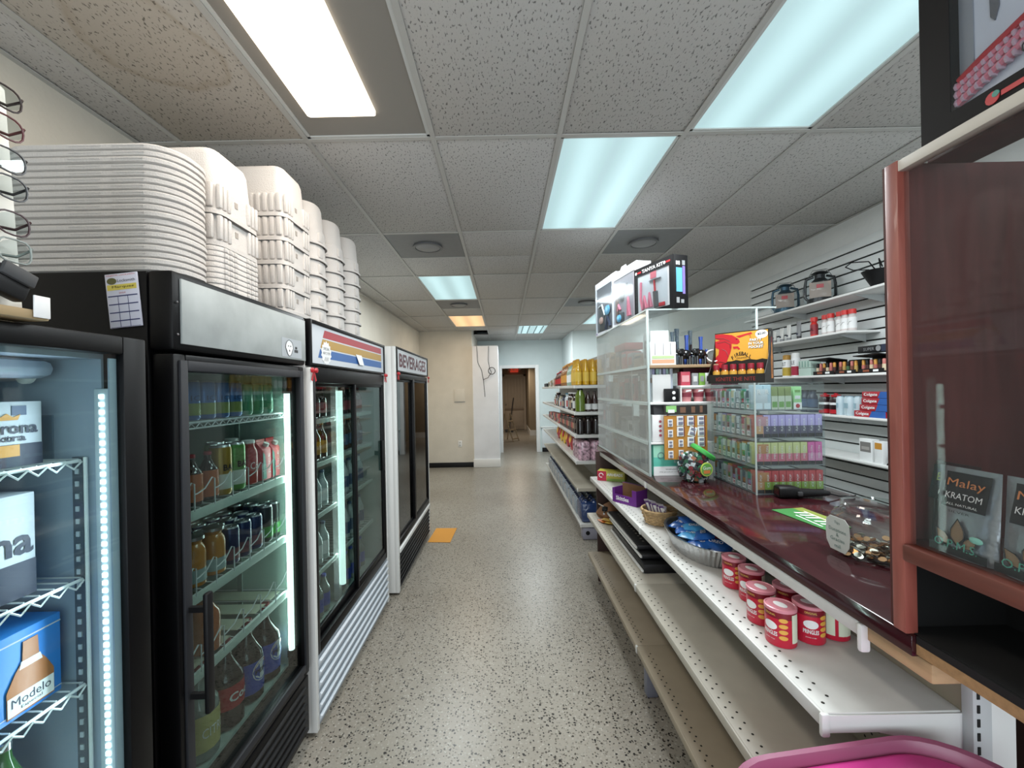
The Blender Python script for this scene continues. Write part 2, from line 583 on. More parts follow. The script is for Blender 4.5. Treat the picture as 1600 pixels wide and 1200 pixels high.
BLUEW = mat('pale_blue_wall', '#cfdada', 0.85, var=0.05, vscale=2.5, bump=0.15, bscale=30)
PANELW = mat('white_board', '#e2e4e8', 0.7, var=0.05, vscale=4)
wb = MB().box(-0.12, -0.16 + 0.04, YB, YB + 0.1, 0, 3.05, BLUEW)
wb.box(-0.66, -0.11, YB, YB + 0.1, 0, 3.05, BLUEW).box(0.82, XR, YB, YB + 0.1, 0, 3.05, BLUEW).box(-0.11, 0.82, YB, YB + 0.1, 2.16, 3.05, BLUEW)
struct('wall_back', wb)
struct('wall_back_left', MB().box(XL, -0.66, 8.70, 8.80, 0, 3.05, WALLC).box(-0.70, -0.66, 8.80, YB, 0, 3.05, WALLC))
struct('wall_closet', MB().box(-0.66, -0.12, 8.64, YB, 0, 2.50, PANELW).box(-0.66, -0.645, 8.635, 8.64, 0, 2.5, WALLC))
struct('wall_back_right', MB().box(1.48, XR, 9.0, YB, 0, 3.05, BLUEW))
struct('baseboard_back', MB().box(XL, -0.66, 8.675, 8.70, 0.0, 0.10, BLACKP, 0.006))
struct('baseboard_closet', MB().box(-0.66, -0.105, 8.615, 8.64, 0, 0.17, WHITEP, 0.006))
struct('baseboard_back_right', MB().box(0.93, 1.48, YB - 0.03, YB, 0, 0.10, BLACKP, 0.006))
struct('trim_2', MB().box(0.93, 1.48, YB - 0.035, YB, 0.11, 0.61, mat('white_wainscot', '#d5dbdd', 0.6), 0.004).box(0.90, 1.48, YB - 0.05, YB, 0.61, 0.635, WHITEP))
# doorway
tr = MB()
for x0, x1 in ((-0.12, -0.05), (0.79, 0.88)):
    tr.box(x0, x1, YB - 0.03, YB + 0.12, 0, 2.20, WHITEP, 0.005)
tr.box(-0.05, 0.79, YB - 0.03, YB + 0.12, 2.12, 2.20, WHITEP, 0.005)
struct('trim_1', tr)
# back corridor with a panelled door at its end
CB = mat('corridor_beige', '#9a8c76', 0.85, var=0.1, vscale=2)
struct('wall_corridor', MB().box(-0.6, -0.5, YB + 0.1, 16.6, 0, 2.7, CB).box(1.4, 1.5, YB + 0.1, 14.3, 0, 2.7, CB).box(0.86, 1.5, 14.3, 16.6, 0, 2.7, CB).box(-0.6, 1.5, 16.6, 16.7, 0, 2.7, CB).box(-0.6, 1.5, YB + 0.1, 16.7, 2.7, 2.75, CB))
struct('baseboard_corridor', MB().box(0.845, 0.86, 14.3, 16.6, 0, 0.18, WHITEP).box(0.845, 1.4, 14.285, 14.3, 0, 0.18, WHITEP))
DOORP = mat('faded_door_paint', '#b6a795', 0.6, var=0.08, vscale=3)
d1 = struct('door_1', MB().box(0.0, 0.76, 16.54, 16.58, 0.01, 2.10, DOORP, 0.004))
for k in range(6):
    put('plank', cached(('door_plank',), lambda: MB().box(-0.055, 0.055, -0.012, 0, 0.86, 2.02, DOORP, 0.004)), d1, (0.065 + k * 0.126, 16.54, 0))
put('lower_panel', MB().box(0.05, 0.71, 16.525, 16.54, 0.1, 0.74, DOORP, 0.005), d1)
put('cross_rail', MB().box(0.0, 0.76, 16.52, 16.54, 0.76, 0.84, mat('door_rail', '#8d7c6b', 0.6), 0.004), d1)
put('door_knob', MB().ball((0.05, 16.50, 1.0), 0.03, CHROME), d1)
struct('trim_3', MB().box(-0.07, 0.0, 16.52, 16.6, 0, 2.17, DOORP).box(0.76, 0.84, 16.52, 16.6, 0, 2.17, DOORP).box(-0.07, 0.84, 16.52, 16.6, 2.10, 2.17, DOORP))
t = thing('exit_sign', 'small red lit sign with two lamp heads above the far corridor door', 'exit sign', (0.40, 16.56, 2.26))
put('sign_body', MB().box(-0.16, 0.16, -0.05, 0.04, 0, 0.2, mat('exit_red', '#b84a3c', 0.5, emit='#d8402c', es=0.5), 0.01), t)
txt('EXIT', PAPER, t, (0, -0.052, 0.1), h=0.11)
for s in (-1, 1):
    put('lamp_head', MB().lathe([(0.02, 0), (0.05, 0.02), (0.05, 0.05)], WHITEP, 10, (s * 0.24, -0.02, 0.08)).box(s * 0.2 - 0.05, s * 0.2 + 0.05, -0.005, 0.02, 0.08, 0.1, WHITEP), t)
t = thing('step_ladder', 'small wooden step ladder just inside the back doorway', 'ladder', (0.12, 12.9, 0))
WOODL = wood_mat('pale_ladder_wood', '#8d7a60', '#b5a283', 0.6, 'Z')
put('front_frame', MB().tube([(-0.13, 0.1, 0.85), (0.12, -0.25, 0)], 0.02, WOODL).tube([(0.05, 0.35, 0.85), (0.3, 0, 0)], 0.02, WOODL), t)
put('rear_frame', MB().tube([(-0.13, 0.1, 0.85), (-0.25, 0.3, 0)], 0.018, WOODL).tube([(0.05, 0.35, 0.85), (-0.05, 0.55, 0)], 0.018, WOODL), t)
for f in (0.3, 0.6, 0.9):
    put('tread', MB().tube([(-0.13 + 0.25 * f, 0.1 - 0.35 * f, 0.85 * (1 - f)), (0.05 + 0.25 * f, 0.35 - 0.35 * f, 0.85 * (1 - f))], 0.022, WOODL), t)
t = thing('dark_pole', 'dark handle leaning against the corridor door behind the step ladder', 'broom', (0.10, 15.5, 0))
put('pole_shaft', MB().tube([(0.25, 0.9, 1.25), (0.05, 0.1, 0.05)], 0.02, DARKGREY), t)
put('brush_head', MB().box(-0.1, 0.2, 0.0, 0.12, 0, 0.09, DARKGREY, 0.01), t)
t = thing('utility_cover', 'flat square cover plate painted over on the cream back wall', 'cover plate', (-0.93, 8.70, 1.36))
put('plate', MB().box(-0.11, 0.11, -0.012, 0, 0, 0.26, WALLC, 0.004), t)
put('lower_edge', MB().box(-0.11, 0.11, -0.016, -0.002, -0.012, 0, GREY), t)
t = thing('wall_outlet', 'white outlet plate low on the cream back wall', 'outlet', (-0.94, 8.70, 0.42))
put('cover', MB().box(-0.04, 0.04, -0.01, 0, 0, 0.13, WHITEP, 0.004), t)
for z in (0.035, 0.09):
    put('socket', MB().box(-0.016, 0.016, -0.013, -0.009, z - 0.015, z + 0.015, mat('socket_grey', '#b9b9b5'), 0.003), t)
t = thing('loose_cable', 'black loose cables with one coil hanging down the white closet board', 'cable', (-0.42, 8.60, 0))
def wig(pts, n=5):
    out = []
    for a, b in zip(pts, pts[1:]):
        for k in range(n):
            f = k / n
            g = f * f * (3 - 2 * f)
            out.append((a[0] + (b[0] - a[0]) * g, 0, a[1] + (b[1] - a[1]) * f))
    return out + [(pts[-1][0], 0, pts[-1][1])]
put('long_wire', MB().tube(wig([(-0.13, 2.49), (-0.12, 2.2), (-0.03, 1.95), (0.0, 1.75), (0.02, 1.45)]), 0.006, BLACKP), t)
put('short_wire', MB().tube(wig([(0.11, 2.49), (0.1, 2.2), (0.12, 2.05), (0.16, 1.95), (0.1, 1.85), (0.0, 1.8)]), 0.006, BLACKP), t)
put('wire_coil', MB().tube([(0.17 + 0.07 * math.cos(a * PI / 8), -0.01, 1.98 + 0.07 * math.sin(a * PI / 8)) for a in range(16)], 0.008, BLACKP, closed=True), t)

# slat panelling on the right wall: every slat a piece
SLAT = mat('slat_laminate', '#dde2e2', 0.5, var=0.03, vscale=6)
put('slat_backing', MB().box(XR - 0.008, XR, 0.6, 4.36, 0.62, 2.63, mat('slat_shadow_gap', '#171717', 0.9)), wr)
for k in range(27):
    z = 0.63 + k * 0.0745
    put('slat', cached(('slat',), lambda: MB().box(XR - 0.024, XR - 0.008, 0.6, 4.36, 0.0, 0.0632, SLAT, 0.0025)), wr, (0, 0, z))

# ceiling fittings
for i, (x0, x1, y0, y1, p, c, k) in enumerate(TROFFERS):
    lab = {0: 'warm white recessed ceiling light with a narrow bright bar above the coolers',
           1: 'large cool white recessed ceiling light nearest the red cabinet',
           2: 'cool white recessed ceiling light over the aisle beside the slat wall counter',
           3: 'cool white recessed ceiling light over the beverages cooler',
           4: 'amber glowing recessed ceiling light by the cream back wall',
           5: 'small cool recessed ceiling light with visible tubes before the back doorway',
           6: 'cool white ceiling light half hidden behind the boxes on the display case'}[i]
    t = thing('ceiling_light', lab, 'ceiling light', ((x0 + x1) / 2, (y0 + y1) / 2, CEIL))
    W, D = x1 - x0 - 0.026, y1 - y0 - 0.026
    fr = MB()
    b_ = 0.014
    for a in ((-W / 2, W / 2, -D / 2, -D / 2 + b_), (-W / 2, W / 2, D / 2 - b_, D / 2), (-W / 2, -W / 2 + b_, -D / 2, D / 2), (W / 2 - b_, W / 2, -D / 2, D / 2)):
        fr.box(*a, -0.002, 0.02, mat('troffer_frame', '#c9cbc9', 0.5))
    put('frame', fr, t)
    if k == 'warm_bar':
        put('diffuser', MB().box(-W / 2 + b_, W / 2 - b_, -D / 2 + b_, D / 2 - b_, 0.004, 0.008, mat('unlit_lens', '#8d8983', 0.5)), t)
        put('light_bar', MB().box(-0.215, 0.085, -0.5, 0.43, -0.006, 0.003, mat('warm_bar_glow', '#fff1dc', emit='#fff0da', es=2.6), 0.012), t)
    else:
        gm = {'plain': panel_glow('cool_lens_glow', '#c3ebf0', 0.80), 'amber': panel_glow('amber_lens_glow', '#ffc98a', 1.0)}[k]
        put('diffuser', MB().box(-W / 2 + b_, W / 2 - b_, -D / 2 + b_, D / 2 - b_, 0.004, 0.008, gm), t)
    if i == 5:
        for xx in (-0.2, -0.07, 0.07, 0.2):
            put('tube', MB().tube([(xx, -0.5, -0.002), (xx, 0.5, -0.002)], 0.012, mat('tube_grey', '#8fa3a6', 0.5)), t)
VG = mat('vent_grey', '#7e7f80', 0.55, var=0.05)
for (x0, y0), lab in zip(sorted(vents), ['grey square ceiling vent beside the foam coolers', 'grey square ceiling vent between the far cool light and the amber light', 'grey square ceiling vent nearer the slat wall', 'grey square ceiling vent partly behind the white kit boxes']):
    t = thing('ceiling_vent', lab, 'vent', (x0 + 0.305, y0 + 0.305, CEIL))
    put('plate', MB().box(-0.29, 0.29, -0.29, 0.29, -0.002, 0.006, VG), t)
    put('ring', MB().lathe([(0.12, -0.003), (0.125, -0.02), (0.105, -0.022), (0.10, -0.006)], mat('vent_ring', '#6e6f70', 0.5), 24, caps=False), t)
    put('disc', MB().lathe([(0.0, -0.024), (0.085, -0.022), (0.1, -0.016), (0.1, -0.01)], mat('vent_disc', '#8e8f90', 0.5), 24), t)
t = tag(put('orange_sheet', MB()._add([(-0.84, 4.42, 0.002), (-0.60, 4.40, 0.002), (-0.58, 4.85, 0.002), (-0.82, 4.86, 0.002), (-0.84, 4.42, 0.004), (-0.60, 4.40, 0.004), (-0.58, 4.85, 0.004), (-0.82, 4.86, 0.004)], [(3, 2, 1, 0), (4, 5, 6, 7), (0, 1, 5, 4), (1, 2, 6, 5), (2, 3, 7, 6), (3, 0, 4, 7)], mat('orange_card', '#c98a2e', 0.7))), 'flat orange card lying on the floor by the beverages cooler', 'card')
# ================================================================== products (front faces local -Y, base at z = 0)
def can(name, label, cat, loc, rz, r, h, body, group=None, top=ALU, word=None, wcol=None, band=None, silver=True):
    t = thing(name, label, cat, loc, rz, group)
    put('body', cached(('can_body', r, h, body.name, band.name if band else ''), lambda: (lambda m: (m.lathe([(r * 0.86, 0), (r, h * 0.05), (r, h * 0.9), (r * 0.93, h * 0.955)], body, 16), band and m.lathe([(r + 0.0004, h * 0.12), (r + 0.0004, h * 0.42)], band, 16, caps=False), m)[-1])(MB())), t)
    put('lid', cached(('can_lid', r, h, top.name), lambda: MB().lathe([(r * 0.93, h * 0.955), (r * 0.86, h), (r * 0.80, h), (r * 0.78, h * 0.985), (0.0, h * 0.985)], top, 16).box(-r * 0.15, r * 0.3, -r * 0.14, r * 0.14, h * 0.985, h * 0.995, top)), t)
    if word:
        txt_round(word, wcol, t, r + 0.0012, h * 0.55, r * 1.5, h * 0.13)
    return t

def bottle(name, label, cat, loc, rz, r, h, liquid, cap, lab=None, group=None, word=None, wcol=None, neck=0.32, lz=(0.25, 0.6), shoulder=0.72, wh=0.1, capfrac=0.07):
    t = thing(name, label, cat, loc, rz, group)
    put('body', cached(('bottle_body', r, h, liquid.name, neck, shoulder), lambda: MB().lathe([(r * 0.8, 0), (r, h * 0.03), (r, h * shoulder * 0.8), (r * 0.92, h * shoulder * 0.9), (r * 0.68, h * shoulder), (r * neck * 1.15, h * (shoulder + 0.13)), (r * neck, h * 0.93)], liquid, 14)), t)
    put('cap', cached(('bottle_cap', r, h, cap.name, neck, capfrac), lambda: MB().lathe([(r * neck * 1.2, h * (1 - capfrac)), (r * neck * 1.2, h * 0.99), (r * neck, h)], cap, 12)), t)
    if lab:
        put('label', cached(('bottle_label', r, h, lab.name, lz), lambda: MB().lathe([(r + 0.0008, h * lz[0]), (r + 0.0008, h * lz[1])], lab, 14, caps=False)), t)
    if word:
        txt_round(word, wcol, t, r + 0.002, h * (lz[0] + lz[1]) / 2, r * 1.7, h * wh)
    return t

def carton(name, label, cat, loc, rz, w_, d, h, m, group=None, words=(), strips=(), bev=0.0015):
    """box with printed panels: strips (x0,x1,z0,z1,material) and words (text,x,z,width,height,material) on its front"""
    t = thing(name, label, cat, loc, rz, group)
    put('box', cached(('carton', w_, d, h, m.name), lambda: MB().box(-w_ / 2, w_ / 2, -d / 2, d / 2, 0, h, m, min(bev, w_ * 0.1, d * 0.1, h * 0.1))), t)
    if strips:
        def mk():
            q = MB()
            for k, (x0, x1, z0, z1, mm) in enumerate(strips):
                q.box(x0, x1, -d / 2 - 0.0008 - 0.0002 * k, -d / 2 + 0.0005, z0, z1, mm)
            return q
        put('printed_panel', cached(('strips', w_, d, h, m.name, tuple((round(a, 4), round(b, 4), round(c, 4), round(e, 4), f.name) for a, b, c, e, f in strips)), mk), t)
    for s, x, z, ww, hh, mm in words:
        txt(s, mm, t, (x, -d / 2 - 0.0012 - 0.0002 * len(strips), z), ww, hh)
    return t

# ================================================================== the cooler row on the left
LINER = mat('cooler_liner', '#a3b1c4', 0.5)
LINERG = mat('cooler_liner_green', '#a9bdb6', 0.5)
LINERD = mat('dull_liner', '#8d9896', 0.6)
SEAL = mat('door_seal', '#1d1f24', 0.6)
LEDM = mat('led_glow', '#f2fbff', emit='#e6f6ff', es=6.0)
TUBEM = mat('tube_glow', '#e9fff8', emit='#e2fff4', es=3.2)
TUBEM2 = mat('tube_glow_dim', '#e9fff8', emit='#dcf7f2', es=2.2)

def shell(t, x0, x1, y0, y1, z0, z1, wall, mo, ml, floor_z, ceil_z):
    """cabinet: outer shell and a paler liner; the front (x1) is open"""
    m = MB()
    m.box(x0, x1, y0, y0 + wall, z0, z1, mo, 0.004).box(x0, x1, y1 - wall, y1, z0, z1, mo, 0.004)
    m.box(x0, x0 + wall, y0 + wall, y1 - wall, z0, z1, mo).box(x0 + wall, x1, y0 + wall, y1 - wall, ceil_z + 0.012, z1, mo).box(x0 + wall, x1, y0 + wall, y1 - wall, z0, floor_z - 0.012, mo)
    put('body', m, t)
    a = 0.006
    q = MB()
    q.box(x0 + wall, x1 - 0.01, y0 + wall, y0 + wall + a, floor_z, ceil_z, ml).box(x0 + wall, x1 - 0.01, y1 - wall - a, y1 - wall, floor_z, ceil_z, ml)
    q.box(x0 + wall, x0 + wall + a, y0 + wall, y1 - wall, floor_z, ceil_z, ml)
    q.box(x0 + wall, x1 - 0.01, y0 + wall, y1 - wall, ceil_z, ceil_z + 0.012, ml).box(x0 + wall, x1 - 0.01, y0 + wall, y1 - wall, floor_z - 0.012, floor_z, ml)
    put('liner', q, t)

def frame_yz(m, x0, x1, y0, y1, z0, z1, wy, wt, wb, mm, b=0.004):
    m.box(x0, x1, y0, y0 + wy, z0, z1, mm, b).box(x0, x1, y1 - wy, y1, z0, z1, mm, b)
    m.box(x0, x1, y0 + wy, y1 - wy, z1 - wt, z1, mm, b).box(x0, x1, y0 + wy, y1 - wy, z0, z0 + wb, mm, b)
    return m

def wire_shelf(t, xf, xb, y0, y1, z, mm=WIREW, step=0.028, loops=True, lip=None):
    m = MB()
    m.tube([(xf, y0, z), (xf, y1, z)], 0.004, mm, 5)
    m.tube([(xb, y0, z), (xb, y1, z)], 0.004, mm, 5)
    n = int((y1 - y0) / step)
    for k in range(n + 1):
        y = y0 + (y1 - y0) * k / n
        m.tube([(xb, y, z + 0.003), (xf - 0.004, y, z + 0.003)], 0.0022, mm, 4)
    sh = put('shelf', m, t)
    if loops:
        q = MB()
        pts = []
        n2 = int((y1 - y0) / 0.036)
        for k in range(n2 * 2 + 1):
            y = y0 + (y1 - y0) * k / (n2 * 2)
            pts.append((xf + 0.004, y, z - (0.002 if k % 2 == 0 else 0.017)))
        q.tube(pts, 0.0026, mm, 4)
        put('front_loops', q, sh)
    if lip:
        put('price_rail', MB().box(xf, xf + 0.008, y0, y1, z - lip, z + 0.003, lip_m, 0.002), sh)
    return sh
lip_m = mat('pale_price_rail', '#c6d6cf', 0.5)

# ---- first cooler: low, with a strip of LEDs (nearest, cut by the frame)
f1 = thing('drinks_cooler', 'nearest black glass-door cooler with blue-white LED strip and beer cases inside', 'cooler', (0, 0, 0))
shell(f1, -1.62, -0.945, 0.36, 1.06, 0.0, 1.745, 0.06, BLACK, LINER, 0.2, 1.69)
d = MB()
frame_yz(d, -0.94, -0.90, 0.36, 1.055, 0.13, 1.742, 0.062, 0.042, 0.07, BLACK)
door = put('door', d, f1)
put('glass', MB().box(-0.915, -0.911, 0.42, 0.995, 0.198, 1.702, GLASS), door)
put('handle', MB().box(-0.90, -0.868, 0.40, 0.425, 0.8, 1.1, BLACKP, 0.006), door)
put('grille', MB().box(-0.95, -0.905, 0.36, 1.055, 0.01, 0.12, BLACKP, 0.004), f1)
st = put('shelf_standard', MB().box(-1.022, -0.998, 0.988, 0.9945, 0.25, 1.46, mat('standard_grey', '#565f6c', 0.5)), f1)
slots = MB()
for k in range(40):
    slots.box(-1.014, -1.006, 0.9855, 0.9885, 0.27 + k * 0.0295, 0.282 + k * 0.0295, mat('standard_slot', '#c9d4de', 0.5))
stuff(put('slots', slots, st))
put('upright_rod', MB().tube([(-0.988, 0.985, 0.2), (-0.988, 0.985, 1.46)], 0.004, WIREW), f1)
led = put('led_channel', MB().box(-0.965, -0.925, 0.984, 0.9945, 0.22, 1.62, mat('led_channel_white', '#cfdde8', 0.4), 0.003), f1)
dd = MB()
for k in range(75):
    dd.box(-0.950, -0.940, 0.981, 0.9845, 0.25 + k * 0.0182, 0.2595 + k * 0.0182, LEDM)
stuff(put('diodes', dd, led))
put('side_gasket', MB().box(-0.922, -0.918, 0.975, 0.994, 0.2, 1.69, LINER), f1)
put('ceiling_bulge', MB().box(-1.5, -1.02, 0.43, 0.96, 1.645, 1.688, LINER, 0.02), f1)
put('lamp_socket', MB().lathe([(0.022, 0), (0.022, 0.008), (0.012, 0.012), (0.012, 0.02)], WHITEP, 14).at(None), f1, (-1.085, 0.955, 1.655), (PI / 2, 0, 0))
put('notice', MB().box(-1.26, -1.07, 0.990, 0.9938, 1.43, 1.56, mat('grey_blue_notice', '#6d7f92', 0.6)), f1)
for z, n in ((1.452, 0), (1.174, 1), (0.927, 2)):
    wire_shelf(f1, -1.0, -1.5, 0.43, 0.985, z)
area('led_lamp', (-0.96, 0.955, 0.95), (PI / 2, 0, PI + 0.3), 0.03, 1.3, 4.2, (0.78, 0.88, 1.0))
NAVY = mat('navy_print', '#1c2740', 0.5)
GOLD = mat('gold_print', '#c98f3a', 0.5)
CORW = mat('case_white', '#b7bec8', 0.5)
BLUEB = mat('case_blue', '#2f7fd0', 0.45)
AMBERG = mat('amber_beer', '#a5632a', 0.35)
# printed beer cases; their front faces the aisle (+X)
t = carton('beer_case', 'white and navy beer case with old-style lettering on the upper cooler shelf', 'beer case', (-1.15, 0.76, 1.4575), TOX, 0.345, 0.24, 0.137, CORW,
           words=[('CANS', 0.02, 0.117, 0.055, 0.016, NAVY), ('Corona', 0.105, 0.082, 0.115, 0.026, NAVY), ('Extra', 0.105, 0.061, 0.07, 0.015, NAVY)],
           strips=[(-0.1725, 0.1725, 0.0, 0.047, NAVY), (-0.02, 0.055, 0.107, 0.127, GOLD), (0.115, 0.142, 0.108, 0.128, mat('badge_blue', '#3e5272')), (0.085, 0.128, 0.022, 0.046, GOLD)])
put('crown_mark', MB().prism([(-0.02, 0), (0.02, 0), (0.025, 0.012), (0.012, 0.006), (0, 0.014), (-0.012, 0.006), (-0.025, 0.012)], 0, 0.001, GOLD), t, (0.105, -0.1212, 0.098), FRONT)
t = carton('beer_case', 'tall white beer case with navy base on the second cooler shelf', 'beer case', (-1.15, 0.75, 1.180), TOX, 0.33, 0.24, 0.218, CORW,
           words=[('Corona', 0.03, 0.12, 0.26, 0.06, NAVY)], strips=[(-0.165, 0.165, 0.0, 0.075, NAVY)])
t = carton('beer_case', 'bright blue beer case with bottle picture on the lower cooler shelf', 'beer case', (-1.15, 0.79, 0.933), TOX, 0.345, 0.24, 0.178, BLUEB,
           strips=[(-0.1725, 0.1725, 0.158, 0.161, CORW), (-0.1725, 0.1725, 0.012, 0.014, CORW)])
put('bottle_picture', MB().prism([(-0.045, 0), (0.045, 0), (0.045, 0.055), (0.03, 0.085), (0.016, 0.105), (0.014, 0.145), (-0.014, 0.145), (-0.016, 0.105), (-0.03, 0.085), (-0.045, 0.055)], 0, 0.0012, AMBERG), t, (0.11, -0.1212, 0.008), FRONT)
put('picture_label', MB().prism([(-0.044, 0.003), (0.044, 0.003), (0.044, 0.042), (-0.044, 0.042)], 0, 0.0018, PAPER).prism([(-0.022, 0.09), (0.022, 0.09), (0.018, 0.105), (-0.018, 0.105)], 0, 0.0018, PAPER), t, (0.11, -0.1212, 0.008), FRONT)
txt('Modelo', NAVY, t, (0.11, -0.1235, 0.036), 0.075, 0.018)
txt('Especial', NAVY, t, (0.11, -0.1235, 0.02), 0.04, 0.008)
GREENB = mat('green_bottle_glass', '#2f5a30', 0.15, spec=0.8)
for i, (x, y) in enumerate(((-1.06, 0.80), (-1.06, 0.875), (-1.14, 0.80), (-1.14, 0.875), (-1.06, 0.725))):
    bottle('beer_bottle', ['green beer bottle at the front of the cooler floor in the middle', 'green beer bottle at the front of the cooler floor nearest the LED strip', 'green beer bottle in the second row of the cooler floor in the middle', 'green beer bottle in the second row of the cooler floor by the side wall', 'green beer bottle at the front of the cooler floor farthest from the LED strip'][i], 'bottle', (x, y, 0.645), 0, 0.034, 0.24, GREENB, CHROME, PAPER, group='green bottles in the nearest cooler', lz=(0.2, 0.5))
wire_shelf(f1, -1.0, -1.5, 0.43, 0.985, 0.638)

# ---- second cooler: tall black single door with a worn white sign board
f2 = thing('drinks_cooler', 'tall black glass-door cooler with a worn blank white sign board', 'cooler', (0, 0, 0))
shell(f2, -1.68, -0.976, 1.15, 1.915, 0.06, 1.945, 0.045, BLACK, LINERG, 0.40, 1.69)
put('foot_rail', MB().box(-1.66, -1.0, 1.16, 1.9, 0.0, 0.06, BLACKP), f2)
hd = put('header', MB().box(-0.976, -0.905, 1.15, 1.915, 1.725, 1.948, BLACK, 0.012), f2)
HEADW = mat('worn_white_board', '#a3a9a8', 0.5, var=0.22, vscale=7)
put('sign_board', MB().box(-0.906, -0.899, 1.175, 1.905, 1.745, 1.928, HEADW, 0.002), hd)
st_ = put('sticker', MB().box(-0.899, -0.8978, 1.70, 1.865, 1.752, 1.83, mat('silver_sticker', '#a7adb2', 0.35)), hd)
put('face_print', MB().prism([(0.03 * math.cos(a * PI / 8) * (0.75 if math.sin(a * PI / 8) < 0 else 1), 0.032 * math.sin(a * PI / 8)) for a in range(16)], 0, 0.0008, PAPER), st_, (-0.8977, 1.757, 1.79), (PI / 2, 0, PI / 2))
put('face_lines', MB().tube([(0.031 * math.cos(a * PI / 8) * (0.75 if math.sin(a * PI / 8) < 0 else 1), 0.033 * math.sin(a * PI / 8), 0) for a in range(16)], 0.0012, DARKGREY, 4, True).prism([(-0.012, 0.006), (-0.006, 0.006), (-0.006, 0.01), (-0.012, 0.01)], 0, 0.001, DARKGREY).prism([(0.006, 0.006), (0.012, 0.006), (0.012, 0.01), (0.006, 0.01)], 0, 0.001, DARKGREY).prism([(-0.004, -0.014), (0.004, -0.014), (0, -0.006)], 0, 0.001, DARKGREY), st_, (-0.8965, 1.757, 1.79), (PI / 2, 0, PI / 2))
put('small_mark', MB().box(-0.8978, -0.897, 1.80, 1.83, 1.775, 1.787, DARKGREY).box(-0.8978, -0.897, 1.807, 1.823, 1.79, 1.80, DARKGREY), st_)
for z in (1.86, 1.77):
    put('screw', MB().ball((-0.903, 1.163, z), 0.004, CHROME, 6, 4), hd)
d = MB()
frame_yz(d, -0.972, -0.912, 1.158, 1.91, 0.335, 1.718, 0.045, 0.048, 0.055, BLACK, 0.006)
door = put('door', d, f2)
put('seal', frame_yz(MB(), -0.916, -0.905, 1.175, 1.895, 0.36, 1.70, 0.028, 0.03, 0.03, SEAL, 0.003), door)
put('glass', MB().box(-0.93, -0.926, 1.203, 1.866, 0.39, 1.67, GLASSD), door)
hb = put('handle', MB().box(-0.862, -0.846, 1.178, 1.205, 0.70, 1.04, BLACKP, 0.006), door)
for z in (0.74, 0.985):
    put('handle_mount', MB().box(-0.91, -0.862, 1.185, 1.198, z, z + 0.015, BLACKP), hb)
g = put('grille', MB().box(-0.97, -0.915, 1.16, 1.905, 0.07, 0.325, BLACK, 0.006), f2)
for k in range(6):
    put('louvre', cached(('louvre_black',), lambda: MB().at(Matrix.Translation((-0.912, 0, 0)) @ Matrix.Rotation(0.5, 4, 'Y')).box(-0.01, 0.006, 1.2, 1.87, -0.006, 0.006, BLACKP, 0.003)), g, (0, 0, 0.105 + k * 0.036))
put('tube_lamp', MB().tube([(-0.962, 1.853, 0.47), (-0.962, 1.853, 1.60)], 0.0125, TUBEM, 10), f2)
put('tube_socket', MB().box(-0.975, -0.95, 1.84, 1.866, 1.60, 1.63, BLACKP).box(-0.975, -0.95, 1.84, 1.866, 0.44, 0.47, BLACKP), f2)
put('side_standard', MB().box(-1.2, -1.18, 1.858, 1.8635, 0.42, 1.66, mat('standard_pale', '#8fa09a', 0.5)).box(-1.22, -1.20, 1.196, 1.2015, 0.42, 1.66, MATS['standard_pale']), f2)
area('tube_lamp_light', (-0.985, 1.84, 1.03), (PI / 2, 0, PI + 0.9), 0.03, 1.1, 2.8, (0.85, 1.0, 0.95))
def basket(t, y0, y1, z, h, x=-0.968, n=7, mm=WIREW):
    """low wire fence along the front edge of a shelf: uprights with scalloped top rail"""
    m = MB()
    for k in range(n):
        a = y0 + (y1 - y0) * k / n
        b = y0 + (y1 - y0) * (k + 1) / n
        m.tube([(x, b, z), (x, b, z + h), (x, b - 0.012, z + h + 0.006), (x, (a + b) / 2, z + h * 0.72), (x, a + 0.012, z + h * 0.62), (x, a, z + h * 0.62)], 0.0022, mm, 5)
    put('wire_fence', m, t)
for z, n in ((1.513, 0), (1.235, 7), (0.972, 7), (0.728, 6)):
    s = wire_shelf(f2, -0.985, -1.6, 1.2, 1.862, z, loops=(n == 0), lip=None if n == 0 else 0.028, step=0.05)
    if n:
        basket(f2, 1.21, 1.85, z + 0.004, 0.085, n=n)
    else:
        put('second_wire', MB().tube([(-0.982, 1.2, z - 0.018), (-0.982, 1.862, z - 0.018)], 0.003, WIREW), s)
put('slat_floor', (lambda m: [m.box(-1.6, -1.0, 1.21 + k * 0.11, 1.21 + k * 0.11 + 0.075, 0.733, 0.736, mat('slat_cream', '#b4b6a4', 0.5)) for k in range(6)] and m)(MB()), f2)

BLUEC = mat('blue_can', '#3f6fae', 0.3, metal=0.3)
YGREEN = mat('lime_band', '#7d8e4a', 0.4)
GREENP = mat('green_tint_bottle', '#5f9f86', 0.15, spec=0.8)
SKYLID = ALU
for i in range(4):
    can('tall_can', f'{ORD[i]} tall blue can with lime band on the top shelf of the black cooler', 'can', (-1.03, 1.30 + 0.073 * i + 0.065, 1.519), TOX, 0.033, 0.13, BLUEC, 'tall blue cans in the black cooler', word='ICE', wcol=mat('dark_blue_print', '#20406f'), band=YGREEN)
for i in range(3):
    can('green_can', f'{ORD[i]} pale green can on the top shelf of the black cooler', 'can', (-1.03, 1.655 + 0.073 * i, 1.519), TOX, 0.031, 0.125, GREENP, 'pale green cans in the black cooler', band=mat('green_label', '#3d8a63'))
COLA = mat('dark_cola', '#1f1210', 0.12, spec=0.8)
ORLAB = mat('orange_label', '#b8643a', 0.5)
REDCAP = mat('red_cap', '#9d2c38', 0.4)
